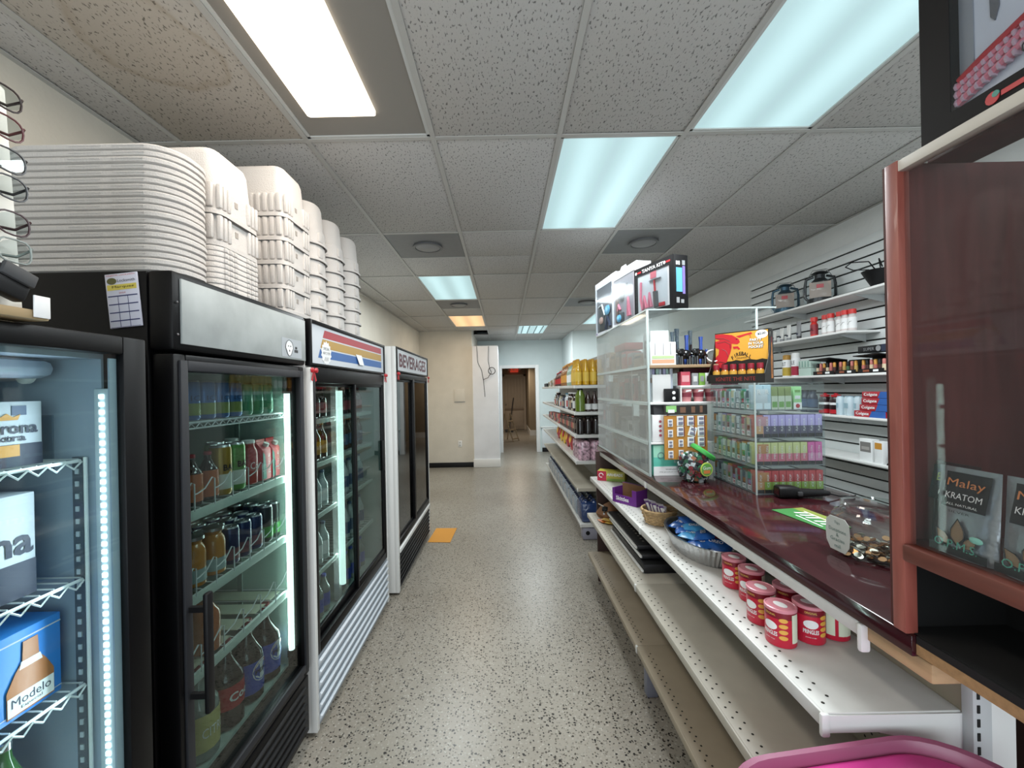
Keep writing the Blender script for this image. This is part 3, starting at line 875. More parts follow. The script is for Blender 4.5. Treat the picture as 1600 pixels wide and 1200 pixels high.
for i, y in enumerate((1.372, 1.448)):
    bottle('soda_bottle', ['dark soda bottle with red cap and orange label nearest the handle', 'dark soda bottle with red cap and orange label beside the gold can'][i], 'bottle', (-1.03, y, 1.241), TOX, 0.031, 0.165, COLA, REDCAP, ORLAB, 'red capped soda bottles', lz=(0.08, 0.62), word='cola', wcol=GOLD)
JU1, JU2, JU3 = mat('gold_can', '#b08a2c', 0.3, metal=0.3), mat('leaf_green_can', '#5b9a4a', 0.3, metal=0.3), mat('red_can', '#a63a34', 0.35)
WB = mat('can_white_band', '#d5d9d2', 0.4)
can('juice_can', 'tall gold juice can with white band in the black cooler', 'can', (-1.035, 1.520, 1.241), TOX, 0.036, 0.178, JU1, band=WB, word='BAC', wcol=BLACKP)
can('juice_can', 'tall leaf green juice can with white band in the black cooler', 'can', (-1.035, 1.600, 1.241), TOX, 0.036, 0.178, JU2, band=WB, word='BAC', wcol=BLACKP)
can('juice_can', 'plain silver topped juice can behind the green juice can', 'can', (-1.115, 1.61, 1.241), TOX, 0.036, 0.178, JU2)
bottle('tea_bottle', 'tall red bottle with white cap beside the green juice can', 'bottle', (-1.035, 1.685, 1.241), TOX, 0.033, 0.175, JU3, WHITEP, None, neck=0.62, shoulder=0.86, word='Cool', wcol=PAPER, wh=0.16)
bottle('tea_bottle', 'tall red bottle with white cap behind the other red bottle', 'bottle', (-1.11, 1.70, 1.241), TOX, 0.033, 0.182, JU3, WHITEP, None, neck=0.62, shoulder=0.86)
TEAL = mat('teal_print', '#4d8f83', 0.5)
CPINK = mat('pink_carton', '#d9646c', 0.5)
for i, y in enumerate((1.765, 1.836)):
    t = thing('juice_carton', ['red and teal gable juice carton beside the red bottle', 'red and teal gable juice carton beside the glowing tube'][i], 'carton', (-1.035, y, 1.241), TOX, 'juice cartons')
    put('box', cached(('gable',), lambda: MB().box(-0.03, 0.03, -0.03, 0.03, 0, 0.125, CPINK, 0.001)), t)
    put('gable', cached(('gable_top',), lambda: MB().rings([[(-0.03, -0.03, 0.125), (0.03, -0.03, 0.125), (0.03, 0.03, 0.125), (-0.03, 0.03, 0.125)], [(-0.03, -0.004, 0.155), (0.03, -0.004, 0.155), (0.03, 0.004, 0.155), (-0.03, 0.004, 0.155)]], CPINK).box(-0.03, 0.03, -0.003, 0.003, 0.155, 0.168, RED)), t)
    put('cap', cached(('gable_cap',), lambda: MB().lathe([(0.012, 0), (0.012, 0.014)], WHITEP, 10)), t, (0.005, -0.02, 0.14), (0.5, 0, 0))
    put('printed_wave', cached(('gable_wave',), lambda: MB().prism([(-0.029, 0.005), (-0.004, 0.005), (-0.008, 0.06), (-0.015, 0.105), (-0.029, 0.118)], 0, 0.001, TEAL)), t, (0, -0.0302, 0), FRONT)
    txt('JUICE', PAPER, t, (0.014, -0.0325, 0.065), 0.085, 0.02, rot=(PI / 2, -PI / 2, 0))
ORJ = mat('orange_juice', '#b8792c', 0.2, spec=0.7)
DKBLUE = mat('navy_can', '#27345c', 0.3, metal=0.4)
BLKCAN = mat('black_can', '#1d2420', 0.3, metal=0.3)
GRN = mat('green_claw', '#4f9a4a', 0.4)
DULLR = mat('dull_red_band', '#7c4a52', 0.4)
for i, y in enumerate((1.372, 1.468)):
    bottle('juice_bottle', ['amber juice bottle half hidden by the cooler handle', 'amber juice bottle with pale label before the navy cans'][i], 'bottle', (-1.03, y, 0.978), TOX, 0.036, 0.162, ORJ, ALU, mat('pale_blue_label', '#9fb4b4'), 'amber juice bottles', neck=0.75, shoulder=0.85, lz=(0.1, 0.36))
k = 0
names2 = ['front row', 'second row', 'third row']
for row, x in enumerate((-1.03, -1.10, -1.17)):
    for i, y in enumerate((1.556, 1.63, 1.704, 1.782, 1.838) if row == 0 else (1.37, 1.44, 1.512, 1.585, 1.66, 1.735, 1.808)):
        black = y > 1.74
        nm = 'energy_can' if black else 'navy_can'
        can(nm, f'{"black can with green streak" if black else "navy and silver can"}, {ORD[i]} from the handle, {names2[row]} of third shelf', 'can', (x, y, 0.978), TOX, 0.031, 0.135 if not black else 0.15, BLKCAN if black else DKBLUE, 'energy cans on the third shelf', band=GRN if black else DULLR)
ORB = mat('orange_soda', '#a95a28', 0.15, spec=0.8)
bottle('soda_bottle', 'orange soda bottle alone on the nearly empty fourth shelf', 'bottle', (-1.03, 1.42, 0.737), TOX, 0.045, 0.2, ORB, ORB, None, neck=0.35)
CLEARB = mat('clear_bottle', '#7e8a86', 0.1, spec=0.9)
YEL = mat('pale_yellow_label', '#c9bf7a', 0.5)
PBLUE = mat('cola_blue_label', '#3c55b5', 0.4)
for i, (y, lab, wd, wc, lb) in enumerate(((1.40, YEL, 'CITRUS', PAPER, 'big soda bottle with pale yellow label on the cooler floor'), (1.535, RED, 'Coca', PAPER, 'big dark soda bottle with red label on the cooler floor'), (1.66, PBLUE, 'PEPSI', BLACKP, 'first big soda bottle with blue label on the cooler floor'), (1.785, PBLUE, 'PEPSI', BLACKP, 'second big soda bottle with blue label nearest the glowing tube'))):
    t = bottle('large_soda_bottle', lb, 'bottle', (-1.04, y, 0.401), TOX, 0.057, 0.31, CLEARB if i == 0 else COLA, REDCAP, lab, 'big soda bottles on the cooler floor', neck=0.28, lz=(0.12, 0.50) if i != 1 else (0.24, 0.5), shoulder=0.66, word=wd if i < 2 else None, wcol=wc)
    if i >= 2:
        put('round_badge', cached(('pepsi_badge',), lambda: (lambda m: [m.rings([[(0.0585 * math.cos(-PI / 2 + sx * s * math.cos(q * PI / 8) / 0.0585), 0.0585 * math.sin(-PI / 2 + sx * s * math.cos(q * PI / 8) / 0.0585), 0.115 + s * math.sin(q * PI / 8)) for q in range(16)] for s in (rr, rr * 0.02)], mm, False, False) for rr, mm, sx in ((0.042, PAPER, 1.0),)] and m)(MB())), t)
        def half(sgn, mm):
            def f():
                P = [(0.036 * math.cos(q * PI / 10), sgn * (0.010 + 0.027 * math.sin(q * PI / 10))) for q in range(11)]
                return MB().poly([(0.0595 * math.cos(-PI / 2 + x / 0.0595), 0.0595 * math.sin(-PI / 2 + x / 0.0595), 0.115 + z) for x, z in (P if sgn > 0 else P[::-1])], mm)
            return f
        put('badge_top', cached(('badge_red',), half(1, RED)), t)
        put('badge_bottom', cached(('badge_blue',), half(-1, PBLUE)), t)
        txt_round('PEPSI', BLACKP, t, 0.0605, 0.115, 0.068, 0.016)

# ---- third cooler: white, two sliding glass doors, striped sign
f3 = thing('drinks_cooler', 'white cooler with red, gold and blue striped sign and two sliding glass doors', 'cooler', (0, 0, 0))
shell(f3, -1.68, -0.925, 1.945, 3.165, 0.02, 1.945, 0.04, WHITE, LINERG, 0.365, 1.68)
for y in (1.945, 3.138):
    put('front_trim', MB().box(-0.93, -0.898, y, y + 0.027, 0.02, 1.72, WHITE, 0.004), f3)
hd = put('header', frame_yz(MB(), -0.93, -0.895, 1.95, 3.16, 1.728, 1.948, 0.016, 0.018, 0.014, BLACK, 0.004).box(-0.93, -0.904, 1.966, 3.144, 1.742, 1.93, mat('sign_white', '#c7ccd2', 0.35)), f3)
def stripe(z0, z1, mm, slant=0.16):
    # slanted start on the near end
    y0 = 2.03
    q = MB()
    q._add([(-0.9035, y0 + slant * (z0 - 1.75), z0), (-0.9035, 3.09, z0), (-0.9035, 3.09, z1), (-0.9035, y0 + slant * (z1 - 1.75), z1)], [(0, 1, 2, 3)], mm)
    return q
for z0, z1, mm in ((1.875, 1.915, mat('stripe_red', '#a32130', 0.4)), (1.823, 1.868, mat('stripe_gold', '#b08a3a', 0.4)), (1.772, 1.816, mat('stripe_blue', '#2f5f9e', 0.4))):
    put('stripe', stripe(z0, z1, mm, 0.55), hd)
burst = put('round_sticker', MB().prism([((0.062 if q % 2 else 0.052) * math.cos(q * PI / 14), (0.062 if q % 2 else 0.052) * math.sin(q * PI / 14)) for q in range(28)], 0, 0.001, PAPER), hd, (-0.9028, 2.135, 1.80), (PI / 2, 0, PI / 2))
txt('SPECIAL', BLACKP, burst, (0, 0.022, 0.0015), 0.07, 0.014, rot=(0, 0, 0))
txt('ANY 2 FOR', BLACKP, burst, (0, 0.0, 0.0015), 0.085, 0.014, rot=(0, 0, 0))
txt('////', BLACKP, burst, (0, -0.03, 0.0015), 0.05, 0.02, rot=(0, 0, 0))
pp = put('taped_note', MB()._add([(-0.902, 2.56, 1.83), (-0.901, 2.66, 1.83), (-0.896, 2.69, 1.768), (-0.893, 2.60, 1.768)], [(0, 1, 2, 3)], PAPER)._add([(-0.9025, 2.56, 1.83), (-0.9015, 2.66, 1.83), (-0.8965, 2.69, 1.768), (-0.8935, 2.60, 1.768)], [(3, 2, 1, 0)], PAPER), hd)
fr = put('door_frame', frame_yz(MB(), -0.925, -0.90, 1.972, 3.138, 0.36, 1.722, 0.03, 0.075, 0.05, BLACK, 0.004), f3)
def slider(y0, y1, x):
    s = put('sliding_door', frame_yz(MB(), x - 0.012, x + 0.006, y0, y1, 0.40, 1.655, 0.024, 0.024, 0.045, BLACK, 0.003), f3)
    put('glass', MB().box(x - 0.005, x - 0.002, y0 + 0.02, y1 - 0.02, 0.44, 1.635, GLASSD), s)
    return s
s1 = slider(1.998, 2.60, -0.935)
s2 = slider(2.54, 3.115, -0.912)
put('handle', MB().box(-0.932, -0.915, 2.005, 2.03, 0.80, 1.02, BLACKP, 0.005), s1)
put('handle', MB().box(-0.909, -0.895, 3.07, 3.095, 1.02, 1.24, BLACKP, 0.005), s2)
put('tube_lamp', MB().tube([(-0.985, 2.50, 0.46), (-0.985, 2.50, 1.61)], 0.018, TUBEM2, 10), f3)
put('tube_post', MB().box(-1.03, -1.0, 2.48, 2.52, 0.37, 1.67, WHITEP), f3)
area('tube_lamp_light', (-1.0, 2.46, 1.03), (PI / 2, 0, PI + 0.6), 0.03, 1.1, 2.2, (0.85, 1.0, 0.96))
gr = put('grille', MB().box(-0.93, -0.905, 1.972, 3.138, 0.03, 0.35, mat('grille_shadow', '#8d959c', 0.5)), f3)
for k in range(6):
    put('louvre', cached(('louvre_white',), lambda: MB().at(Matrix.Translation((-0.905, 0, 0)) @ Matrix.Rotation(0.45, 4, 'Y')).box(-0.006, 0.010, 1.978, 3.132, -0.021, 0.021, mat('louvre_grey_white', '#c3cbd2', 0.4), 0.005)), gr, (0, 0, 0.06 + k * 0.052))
for z in (1.455, 1.225, 0.955, 0.655):
    wire_shelf(f3, -1.0, -1.6, 1.99, 2.46, z, loops=False, lip=0.02, step=0.05)
    wire_shelf(f3, -1.0, -1.6, 2.54, 3.12, z, loops=False, lip=0.02, step=0.05)
BEER = mat('brown_beer_glass', '#3c2415', 0.12, spec=0.8)
CLR2 = mat('milk_white_bottle', '#aab6b6', 0.2)
REDL, BLUEL = mat('dim_red_label', '#8f3a3e', 0.5), mat('dim_blue_label', '#3d5878', 0.5)
k = 0
for si, (z, hh, spec_) in enumerate(((1.46, 0.17, 'red'), (1.23, 0.2, 'beer'), (0.96, 0.2, 'clear'), (0.66, 0.21, 'clear'), (0.37, 0.2, 'blue'))):
    for j, y in enumerate((2.06, 2.14, 2.22, 2.30, 2.385, 2.62, 2.71, 2.80, 2.89, 2.98)):
        if si in (2, 3) and j in (0, 5):
            continue
        mid = {'red': COLA, 'beer': BEER, 'clear': CLR2, 'blue': CLEARB}[spec_]
        lab = {'red': REDL, 'beer': GOLD if j < 5 else BLUEL, 'clear': BLUEL if j > 4 else PAPER, 'blue': PBLUE}[spec_]
        cp = {'red': REDCAP, 'beer': GOLD, 'clear': BLUEL, 'blue': PBLUE}[spec_]
        adj = {'red': 'red labelled dark bottle', 'beer': 'brown beer bottle', 'clear': 'cloudy clear bottle', 'blue': 'blue labelled bottle'}[spec_]
        bottle('chilled_bottle', f'{adj}, {ORD[j]} along shelf {["one", "two", "three", "four", "five"][si]} of the striped sign cooler', 'bottle', (-1.05, y, z + 0.002), TOX, 0.033, hh, mid, cp, lab, 'bottles in the striped sign cooler', lz=(0.15, 0.5), neck=0.36)

# ---- fourth cooler: unlit, BEVERAGES sign
f4 = thing('drinks_cooler', 'unlit white cooler with a BEVERAGES sign, last of the row', 'cooler', (0, 0, 0))
shell(f4, -1.68, -0.88, 3.28, 4.66, 0.02, 1.955, 0.04, WHITE, LINERD, 0.36, 1.70)
put('front_trim', MB().box(-0.885, -0.852, 3.28, 3.32, 0.02, 1.955, WHITE, 0.004), f4)
put('front_trim', MB().box(-0.885, -0.852, 4.635, 4.66, 0.02, 1.735, WHITE, 0.004), f4)
hd = put('header', frame_yz(MB(), -0.885, -0.845, 3.325, 4.66, 1.752, 1.957, 0.02, 0.016, 0.016, BLACK, 0.004).box(-0.885, -0.853, 3.345, 4.64, 1.768, 1.941, mat('sign_board_white', '#c9ccd0', 0.35)), f4)
txt('BEVERAGES', mat('maroon_letter', '#5a2430', 0.5), hd, (-0.8515, 3.99, 1.855), 1.14, 0.115, rot=(PI / 2, 0, PI / 2))
put('door_frame', frame_yz(MB(), -0.88, -0.855, 3.32, 4.64, 0.36, 1.745, 0.03, 0.045, 0.05, BLACK, 0.004).box(-0.88, -0.853, 3.925, 3.985, 0.4, 1.71, BLACK, 0.004), f4)
DGL = glass('dark_door_glass', '#5d6668', refl=3.0)
for y0, y1, x in ((3.345, 3.95, -0.878), (3.96, 4.615, -0.868)):
    s = put('sliding_door', frame_yz(MB(), x - 0.008, x + 0.004, y0, y1, 0.40, 1.70, 0.022, 0.022, 0.03, BLACK, 0.003), f4)
    put('glass', MB().box(x - 0.003, x, y0 + 0.02, y1 - 0.02, 0.42, 1.68, DGL), s)
for z in (1.3, 0.95, 0.65):
    wire_shelf(f4, -0.95, -1.6, 3.33, 4.61, z, loops=False, step=0.08)
put('white_rail', MB().box(-0.885, -0.845, 3.32, 4.64, 0.318, 0.352, WHITE, 0.004), f4)
g = put('grille', MB().box(-0.885, -0.862, 3.32, 4.64, 0.03, 0.312, BLACKP, 0.004), f4)
for k in range(7):
    put('louvre', cached(('louvre_black_long',), lambda: MB().at(Matrix.Translation((-0.860, 0, 0)) @ Matrix.Rotation(0.45, 4, 'Y')).box(-0.006, 0.006, 3.33, 4.63, -0.013, 0.013, BLACKP, 0.004)), g, (0, 0, 0.05 + k * 0.038))
# red paper bows on the door corners
def bow(y, z, x, label):
    t = thing('red_bow', label, 'bow', (x, y, z), TOX, 'red bows on the cooler corners')
    put('loops', cached(('bow_loops',), lambda: MB().ball((-0.02, -0.008, 0.006), (0.018, 0.007, 0.014), RED, 8, 5).ball((0.02, -0.008, 0.006), (0.018, 0.007, 0.014), RED, 8, 5).ball((0, -0.012, 0.004), 0.009, RED, 8, 5)), t)
    put('tails', cached(('bow_tails',), lambda: MB().prism([(-0.006, 0), (0.002, 0), (-0.014, -0.045), (-0.026, -0.04)], 0.004, 0.007, RED).prism([(-0.002, 0), (0.006, 0), (0.026, -0.042), (0.014, -0.047)], 0.004, 0.007, RED)), t, (0, 0, 0), FRONT)
bow(1.962, 1.70, -0.895, 'red bow on the corner between the black and striped sign coolers')
bow(3.14, 1.715, -0.893, 'red bow on the far top corner of the striped sign cooler')
bow(3.335, 1.735, -0.845, 'red bow on the near top corner of the unlit cooler')
bow(4.64, 1.735, -0.845, 'red bow on the far top corner of the unlit cooler')
# card calendar stuck to the side of the black cooler
t = thing('card_calendar', 'white card calendar with yellow banner stuck on the black cooler side', 'calendar', (-1.028, 1.146, 1.79), 0)
t.rotation_euler = (0, -0.09, 0)
put('card', MB().box(-0.044, 0.044, -0.002, 0.002, 0, 0.148, mat('calendar_card', '#cfd2e2', 0.5), 0.0008), t)
q = MB().box(-0.04, 0.04, -0.0026, -0.002, 0.103, 0.118, mat('calendar_yellow', '#d6c65a', 0.5)).prism([(-0.0, 0)] * 3, 0, 0, PAPER) if False else MB().box(-0.04, 0.04, -0.0026, -0.002, 0.103, 0.118, mat('calendar_yellow', '#d6c65a', 0.5))
put('yellow_banner', q, t)
q = MB()
for r_ in range(4):
    q.box(-0.04, 0.04, -0.0026, -0.002, 0.085 - r_ * 0.0225, 0.088 - r_ * 0.0225, mat('calendar_navy', '#2c3468', 0.5))
for cx in (-0.0135, 0.0135):
    q.box(cx - 0.0005, cx + 0.0005, -0.0026, -0.002, 0.002, 0.085, MATS['calendar_navy'])
q.box(-0.04, 0.04, -0.0026, -0.002, 0.001, 0.002, MATS['calendar_navy'])
put('month_grid', q, t)
put('oval_logo', MB().prism([(0.013 * math.cos(a * PI / 10), 0.009 * math.sin(a * PI / 10)) for a in range(20)], 0.002, 0.0028, mat('olive_print', '#5b5a30')), t, (-0.026, 0, 0.128), FRONT)
txt('MAJESTIC LOCKSMITH', RED, t, (0, -0.0032, 0.1425), 0.078, 0.005)
txt('Locksmith', BLACKP, t, (0.014, -0.0032, 0.128), 0.048, 0.008)
txt('Marquez', BLACKP, t, (0.004, -0.0032, 0.1105), 0.06, 0.008)
txt('2024', RED, t, (0, -0.0032, 0.0945), 0.018, 0.004)
# ================================================================== foam coolers and lids on top of the cooler row
FT = 1.950
def foam_lid(kind):
    def mk():
        m = MB()
        if kind == 'oval':
            L = [[(x * k, y * k2, z) for x, y in rrect(0.50, 0.20, 0.085, 6)] for k, k2, z in ((0.97, 0.94, 0), (1, 1, 0.004), (1, 1, 0.0145), (0.985, 0.97, 0.0182))]
            m.rings(L, FOAM)
            for x0 in (-0.03, 0.09):
                m.box(x0, x0 + 0.09, -0.1012, -0.099, 0.010, 0.0125, FOAM)
        else:
            L = [[(x * k, y * k2, z) for x, y in rrect(0.43, 0.255, 0.045, 4)] for k, k2, z in ((0.985, 0.98, 0), (1, 1, 0.003), (1, 1, 0.0145), (0.99, 0.985, 0.0178))]
            m.rings(L, FOAM)
            for y in (-0.085, -0.06, -0.035, 0.035, 0.06, 0.085):
                m.box(0.21, 0.2185, y - 0.008, y + 0.008, 0.001, 0.0165, FOAM, 0.003)
        return m
    return cached(('foam_lid', kind), mk)
for k in range(19):
    tag(put('foam_cover', foam_lid('oval'), None, (-1.17 + rnd.uniform(-0.002, 0.002), 1.265 + rnd.uniform(-0.002, 0.002), FT + k * 0.0188)), f'white oval foam lid, {ORD[18 - k]} from the top of the stack by the eyeglasses', 'foam lid', 'oval foam lids stacked on the black cooler')
for k in range(8):
    tag(put('foam_cover', foam_lid('rect'), None, (-1.145, 1.50, FT + k * 0.0182)), f'white ribbed foam lid, {ORD[7 - k]} down beneath the two ribbed foam coolers', 'foam lid', 'ribbed foam lids under the coolers')

def foam_shell(style):
    """upturned cooler: open rim below, tapering body above"""
    def rect():
        m = MB()
        W, D, R = 0.43, 0.255, 0.045
        prof = [(0.0, 1.0, -0.002), (0.0, 1.0, 0.004), (0.0, 1.0, 0.014), (-0.016, 1.0, 0.018), (-0.02, 1.0, 0.098), (-0.034, 1.0, 0.103), (-0.05, 1.0, 0.205), (-0.064, 1.0, 0.226), (-0.09, 1.0, 0.236)]
        L = [[(x, y, z) for x, y in rrect(W + d, D + d, max(0.03, R + d * 0.2), 4)] for d, _, z in prof]
        m.rings(L, FOAM, cap0=False)
        for y in (-0.1, -0.078, -0.056, 0.056, 0.078, 0.1):
            m.box(W / 2 - 0.016, W / 2 - 0.001, y - 0.008, y + 0.008, 0.02, 0.1, FOAM, 0.004)
        for x in (0.185, 0.155, 0.125, 0.095, 0.065, 0.035):
            m.box(x - 0.011, x + 0.011, -D / 2 + 0.001, -D / 2 + 0.016, 0.02, 0.1, FOAM, 0.005)
        m.box(W / 2 - 0.012, W / 2 - 0.0075, -0.02, -0.004, 0.055, 0.075, mat('foam_mark', '#9b948d', 0.8))
        return m
    def oval():
        m = MB()
        W, D, R = 0.43, 0.235, 0.10
        prof = [(0.0, -0.002), (0.0, 0.010), (-0.016, 0.014), (-0.022, 0.076), (-0.034, 0.08), (-0.05, 0.195), (-0.064, 0.214), (-0.095, 0.222)]
        L = [[(x, y, z) for x, y in rrect(W + d, D + d, R + d * 0.4, 7)] for d, z in prof]
        m.rings(L, FOAM, cap0=False)
        m.box(W / 2 - 0.03, W / 2 - 0.004, -0.045, -0.005, 0.014, 0.062, FOAM, 0.005)
        return m
    return cached(('foam_cooler', style), rect if style == 'rect' else oval)
for k, z in enumerate((2.098, 2.203)):
    tag(put('foam_cooler', foam_shell('rect'), None, (-1.145, 1.50, z)), ['white ribbed foam cooler resting on the stack of ribbed lids', 'upturned white foam cooler highest behind the oval lid stack'][k], 'foam cooler', 'ribbed foam coolers by the lids')
for k in range(5):
    tag(put('foam_cooler', foam_shell('rect'), None, (-1.145, 1.932, FT + 0.004 + k * 0.104)), f'white ribbed foam cooler, {ORD[4 - k]} from the top of the middle ribbed stack', 'foam cooler', 'ribbed foam coolers in the middle stack')
for c, y in enumerate((2.20, 2.45, 2.72)):
    for k in range(6):
        tag(put('foam_cooler', foam_shell('oval'), None, (-1.145, y, FT + 0.004 + k * 0.082)), f'smooth round-ended foam cooler, {ORD[5 - k]} from the top of {["the smooth stack beside the ribbed coolers", "the middle smooth stack", "the last smooth stack"][c]}', 'foam cooler', ['smooth foam coolers beside the ribbed stack', 'smooth foam coolers in the middle', 'smooth foam coolers at the far end'][c])

# ================================================================== eyeglass rack on the first cooler
RW = mat('rack_white', '#dcdcd6', 0.5)
t = thing('eyeglass_rack', 'white tapering eyeglass rack on a tan board at the left picture edge', 'rack', (-1.01, 0.76, 1.748))
put('base_board', MB().box(-0.14, 0.135, -0.09, 0.05, 0, 0.018, mat('tan_board', '#a08a66', 0.7), 0.003), t)
put('price_tag', MB().box(0.136, 0.139, 0.02, 0.048, 0.004, 0.045, PAPER, 0.001), t)
put('column', MB().rings([[(x * k, y * k, z) for x, y in ((-0.105, -0.08), (0.105, -0.08), (0.105, 0.03), (-0.105, 0.03))] for k, z in ((1.0, 0.018), (0.82, 0.43), (0.6, 0.46))], RW), t)
GLZ = [0.400, 0.345, 0.285, 0.235, 0.170, 0.120]
GCOL = ['#2a1715', '#5a2022', '#17171a', '#1b1c20', '#3a1d22', '#8d9490']
for i, z in enumerate(GLZ):
    k = 1.0 - 0.18 * (z - 0.018) / 0.41
    put('nose_holder', MB().box(0.10 * k, 0.105 * k + 0.022, -0.07, -0.022, z - 0.02, z + 0.018, RW, 0.006), t)
    gm = mat(f'spectacle_frame_{GCOL[i][1:]}', GCOL[i], 0.3, metal=0.3 if i == 5 else 0.0)
    g = thing('eyeglasses', ['dark brown reading glasses on the topmost row of the white rack', 'red and black reading glasses on the second row of the white rack', 'black reading glasses on the third row of the white rack', 'black reading glasses with thick temples on the fourth row of the white rack', 'dark reading glasses with red temple on the fifth row of the white rack', 'silver framed reading glasses on the sixth row of the white rack'][i], 'eyeglasses', (-1.01 + 0.105 * k + 0.028, 0.76 - 0.036, 1.748 + z), TOX)
    for s_ in (-1, 1):
        w2 = 0.026
        put('lens_rim', cached(('lens_rim', gm.name, i == 5), lambda: MB().tube([(w2 * math.copysign(abs(math.cos(a * PI / 8)) ** (0.5 if i == 5 else 0.75), math.cos(a * PI / 8)), 0, 0.021 * math.copysign(abs(math.sin(a * PI / 8)) ** 0.75, math.sin(a * PI / 8))) for a in range(16)], 0.0018, gm, 5, True)), g, (0.036 * s_, 0, 0))
        put('lens', cached(('lens',), lambda: MB().prism([(0.025 * math.cos(a * PI / 8), 0.019 * math.sin(a * PI / 8)) for a in range(16)], -0.0005, 0.0005, glass('lens_glass', '#eef2f2'))), g, (0.036 * s_, 0, 0), FRONT)
        put('temple', MB().tube([(0.063 * s_, 0.0, 0.012), (0.066 * s_, 0.006, 0.010), (0.05 * s_, 0.014, -0.006), (0.0 * s_, 0.016, -0.012)], 0.0026, gm, 5), g)
    put('bridge', MB().tube([(-0.011, 0, 0.008), (0, -0.002, 0.013), (0.011, 0, 0.008)], 0.0018, gm, 5), g)
t = thing('glasses_case', 'open black spectacle pouch hanging low on the white rack', 'pouch', (-0.885, 0.74, 1.785), TOX)
t.rotation_euler = (0.0, 0.35, TOX)
put('pouch', MB().box(-0.03, 0.03, -0.012, 0.012, 0, 0.05, BLACKP, 0.006), t)
put('flap', MB().box(-0.025, 0.03, -0.018, -0.008, 0.03, 0.055, DARKGREY, 0.003), t)
# ================================================================== counter shelving on the right
SHW = mat('shelf_white', '#c9c9c5', 0.4, var=0.08, vscale=9)
SHT = mat('shelf_almond', '#998d7a', 0.45, var=0.10, vscale=6)  # base shelf: its shade and dirt are put into the colour
SHG = mat('shelf_pale_grey', '#b9b4a8', 0.45, var=0.08, vscale=8)  # middle shelf: milder shade and dirt, also painted into the tone
HOLE = mat('punched_hole', '#26241f', 0.9)
XB = 1.0
gon = thing('shelving_unit', 'long white metal shelving unit under the dark wood counter', 'shelving', (0, 0, 0))
PERF = mat('perforated_back', '#8f8674', 0.6)
put('back_panel', MB().box(XB, XB + 0.01, 0.93, 3.45, 0.12, 1.04, PERF), gon)
bh = MB()
for r_ in range(11):
    for k in range(28):
        y, z = 0.96 + k * 0.045 + (0.0225 if r_ % 2 else 0), 0.60 + r_ * 0.024
        bh._add([(XB - 0.0006, y + 0.004 * math.cos(q * PI / 3), z + 0.004 * math.sin(q * PI / 3)) for q in range(6)], [(5, 4, 3, 2, 1, 0)], HOLE)
stuff(put('perforations', bh, gon))
def metal_shelf(x0, y0, y1, z, m, rows=((0.02, 0), (0.043, 1)), lip=0.034, holes=True, x1=XB):
    q = MB()
    q.box(x0 + 0.006, x1, y0 + 0.001, y1 - 0.001, z - 0.012, z, m, 0.002)
    q.box(x0, x0 + 0.012, y0 + 0.001, y1 - 0.001, z - lip, z, m, 0.004)
    q.box(x0 + 0.012, x1, y0 + 0.001, y0 + 0.006, z - lip, z - 0.012, m).box(x0 + 0.012, x1, y1 - 0.006, y1 - 0.001, z - lip, z - 0.012, m)
    s = put('shelf', q, gon)
    if holes:
        h = MB()
        n = int((y1 - y0 - 0.06) / 0.042)
        for off, st_ in rows:
            for k in range(n):
                y = y0 + 0.03 + k * 0.042 + st_ * 0.021
                h._add([(x0 + off + 0.0042 * math.cos(a * PI / 3), y + 0.0042 * math.sin(a * PI / 3), z + 0.0006) for a in range(6)], [(0, 1, 2, 3, 4, 5)], HOLE)
        stuff(put('perforations', h, s))
    return s
def cap_plate(x0, y, z, m):
    put('shelf_bracket', MB()._add([(x0 + 0.004, y - 0.003, z - 0.004), (XB, y - 0.003, z - 0.004), (XB, y - 0.003, z - 0.085), (x0 + 0.12, y - 0.003, z - 0.042), (x0 + 0.004, y - 0.003, z - 0.042), (x0 + 0.004, y, z - 0.004), (XB, y, z - 0.004), (XB, y, z - 0.085), (x0 + 0.12, y, z - 0.042), (x0 + 0.004, y, z - 0.042)], [(0, 4, 3, 2, 1), (5, 6, 7, 8, 9), (0, 1, 6, 5), (1, 2, 7, 6), (2, 3, 8, 7), (3, 4, 9, 8), (4, 0, 5, 9)], m), gon)
Y0, Y1, Y2 = 0.93, 2.185, 3.45
for x0, z, m in ((0.69, 0.867, SHW), (0.66, 0.57, SHG), (0.66, 0.25, SHT)):
    for a, b in ((Y0, Y1), (Y1, Y2)):
        metal_shelf(x0, a, b, z, m, rows=((0.025, 0), (0.05, 1)) if z > 0.5 else ((0.035, 0), (0.05, 1)))
    put('end_clip', MB().box(x0 - 0.006, x0 + 0.014, Y0 - 0.008, Y0 + 0.004, z - 0.05, z + 0.002, WHITE, 0.005), gon)
    for y in (Y0, Y2 + 0.003):
        cap_plate(x0, y, z, WHITE)
    put('joint_clip', MB().box(x0 - 0.003, x0 + 0.008, Y1 - 0.012, Y1 + 0.006, z - 0.036, z + 0.001, WHITE, 0.003), gon)
put('top_rail', MB().box(0.775, 0.79, Y0, 3.46, 1.036, 1.071, SHW, 0.004).box(0.79, XB, Y0, 3.46, 1.055, 1.07, SHW), gon)
put('rail_end', MB().box(0.770, 0.793, Y0 - 0.012, Y0 + 0.002, 1.005, 1.068, WHITE, 0.006), gon)
put('rail_clip', MB().box(0.770, 0.776, 2.32, 2.345, 1.035, 1.072, WHITEP, 0.002), gon)
put('upright', MB().box(XB - 0.002, XB + 0.04, 0.905, 0.93, 0.0, 1.03, mat('upright_grey', '#b9bcbe', 0.4), 0.003), gon)
us = MB()
for k in range(14):
    us.box(XB + 0.006, XB + 0.012, 0.9035, 0.906, 0.55 + k * 0.03, 0.567 + k * 0.03, BLACKP)
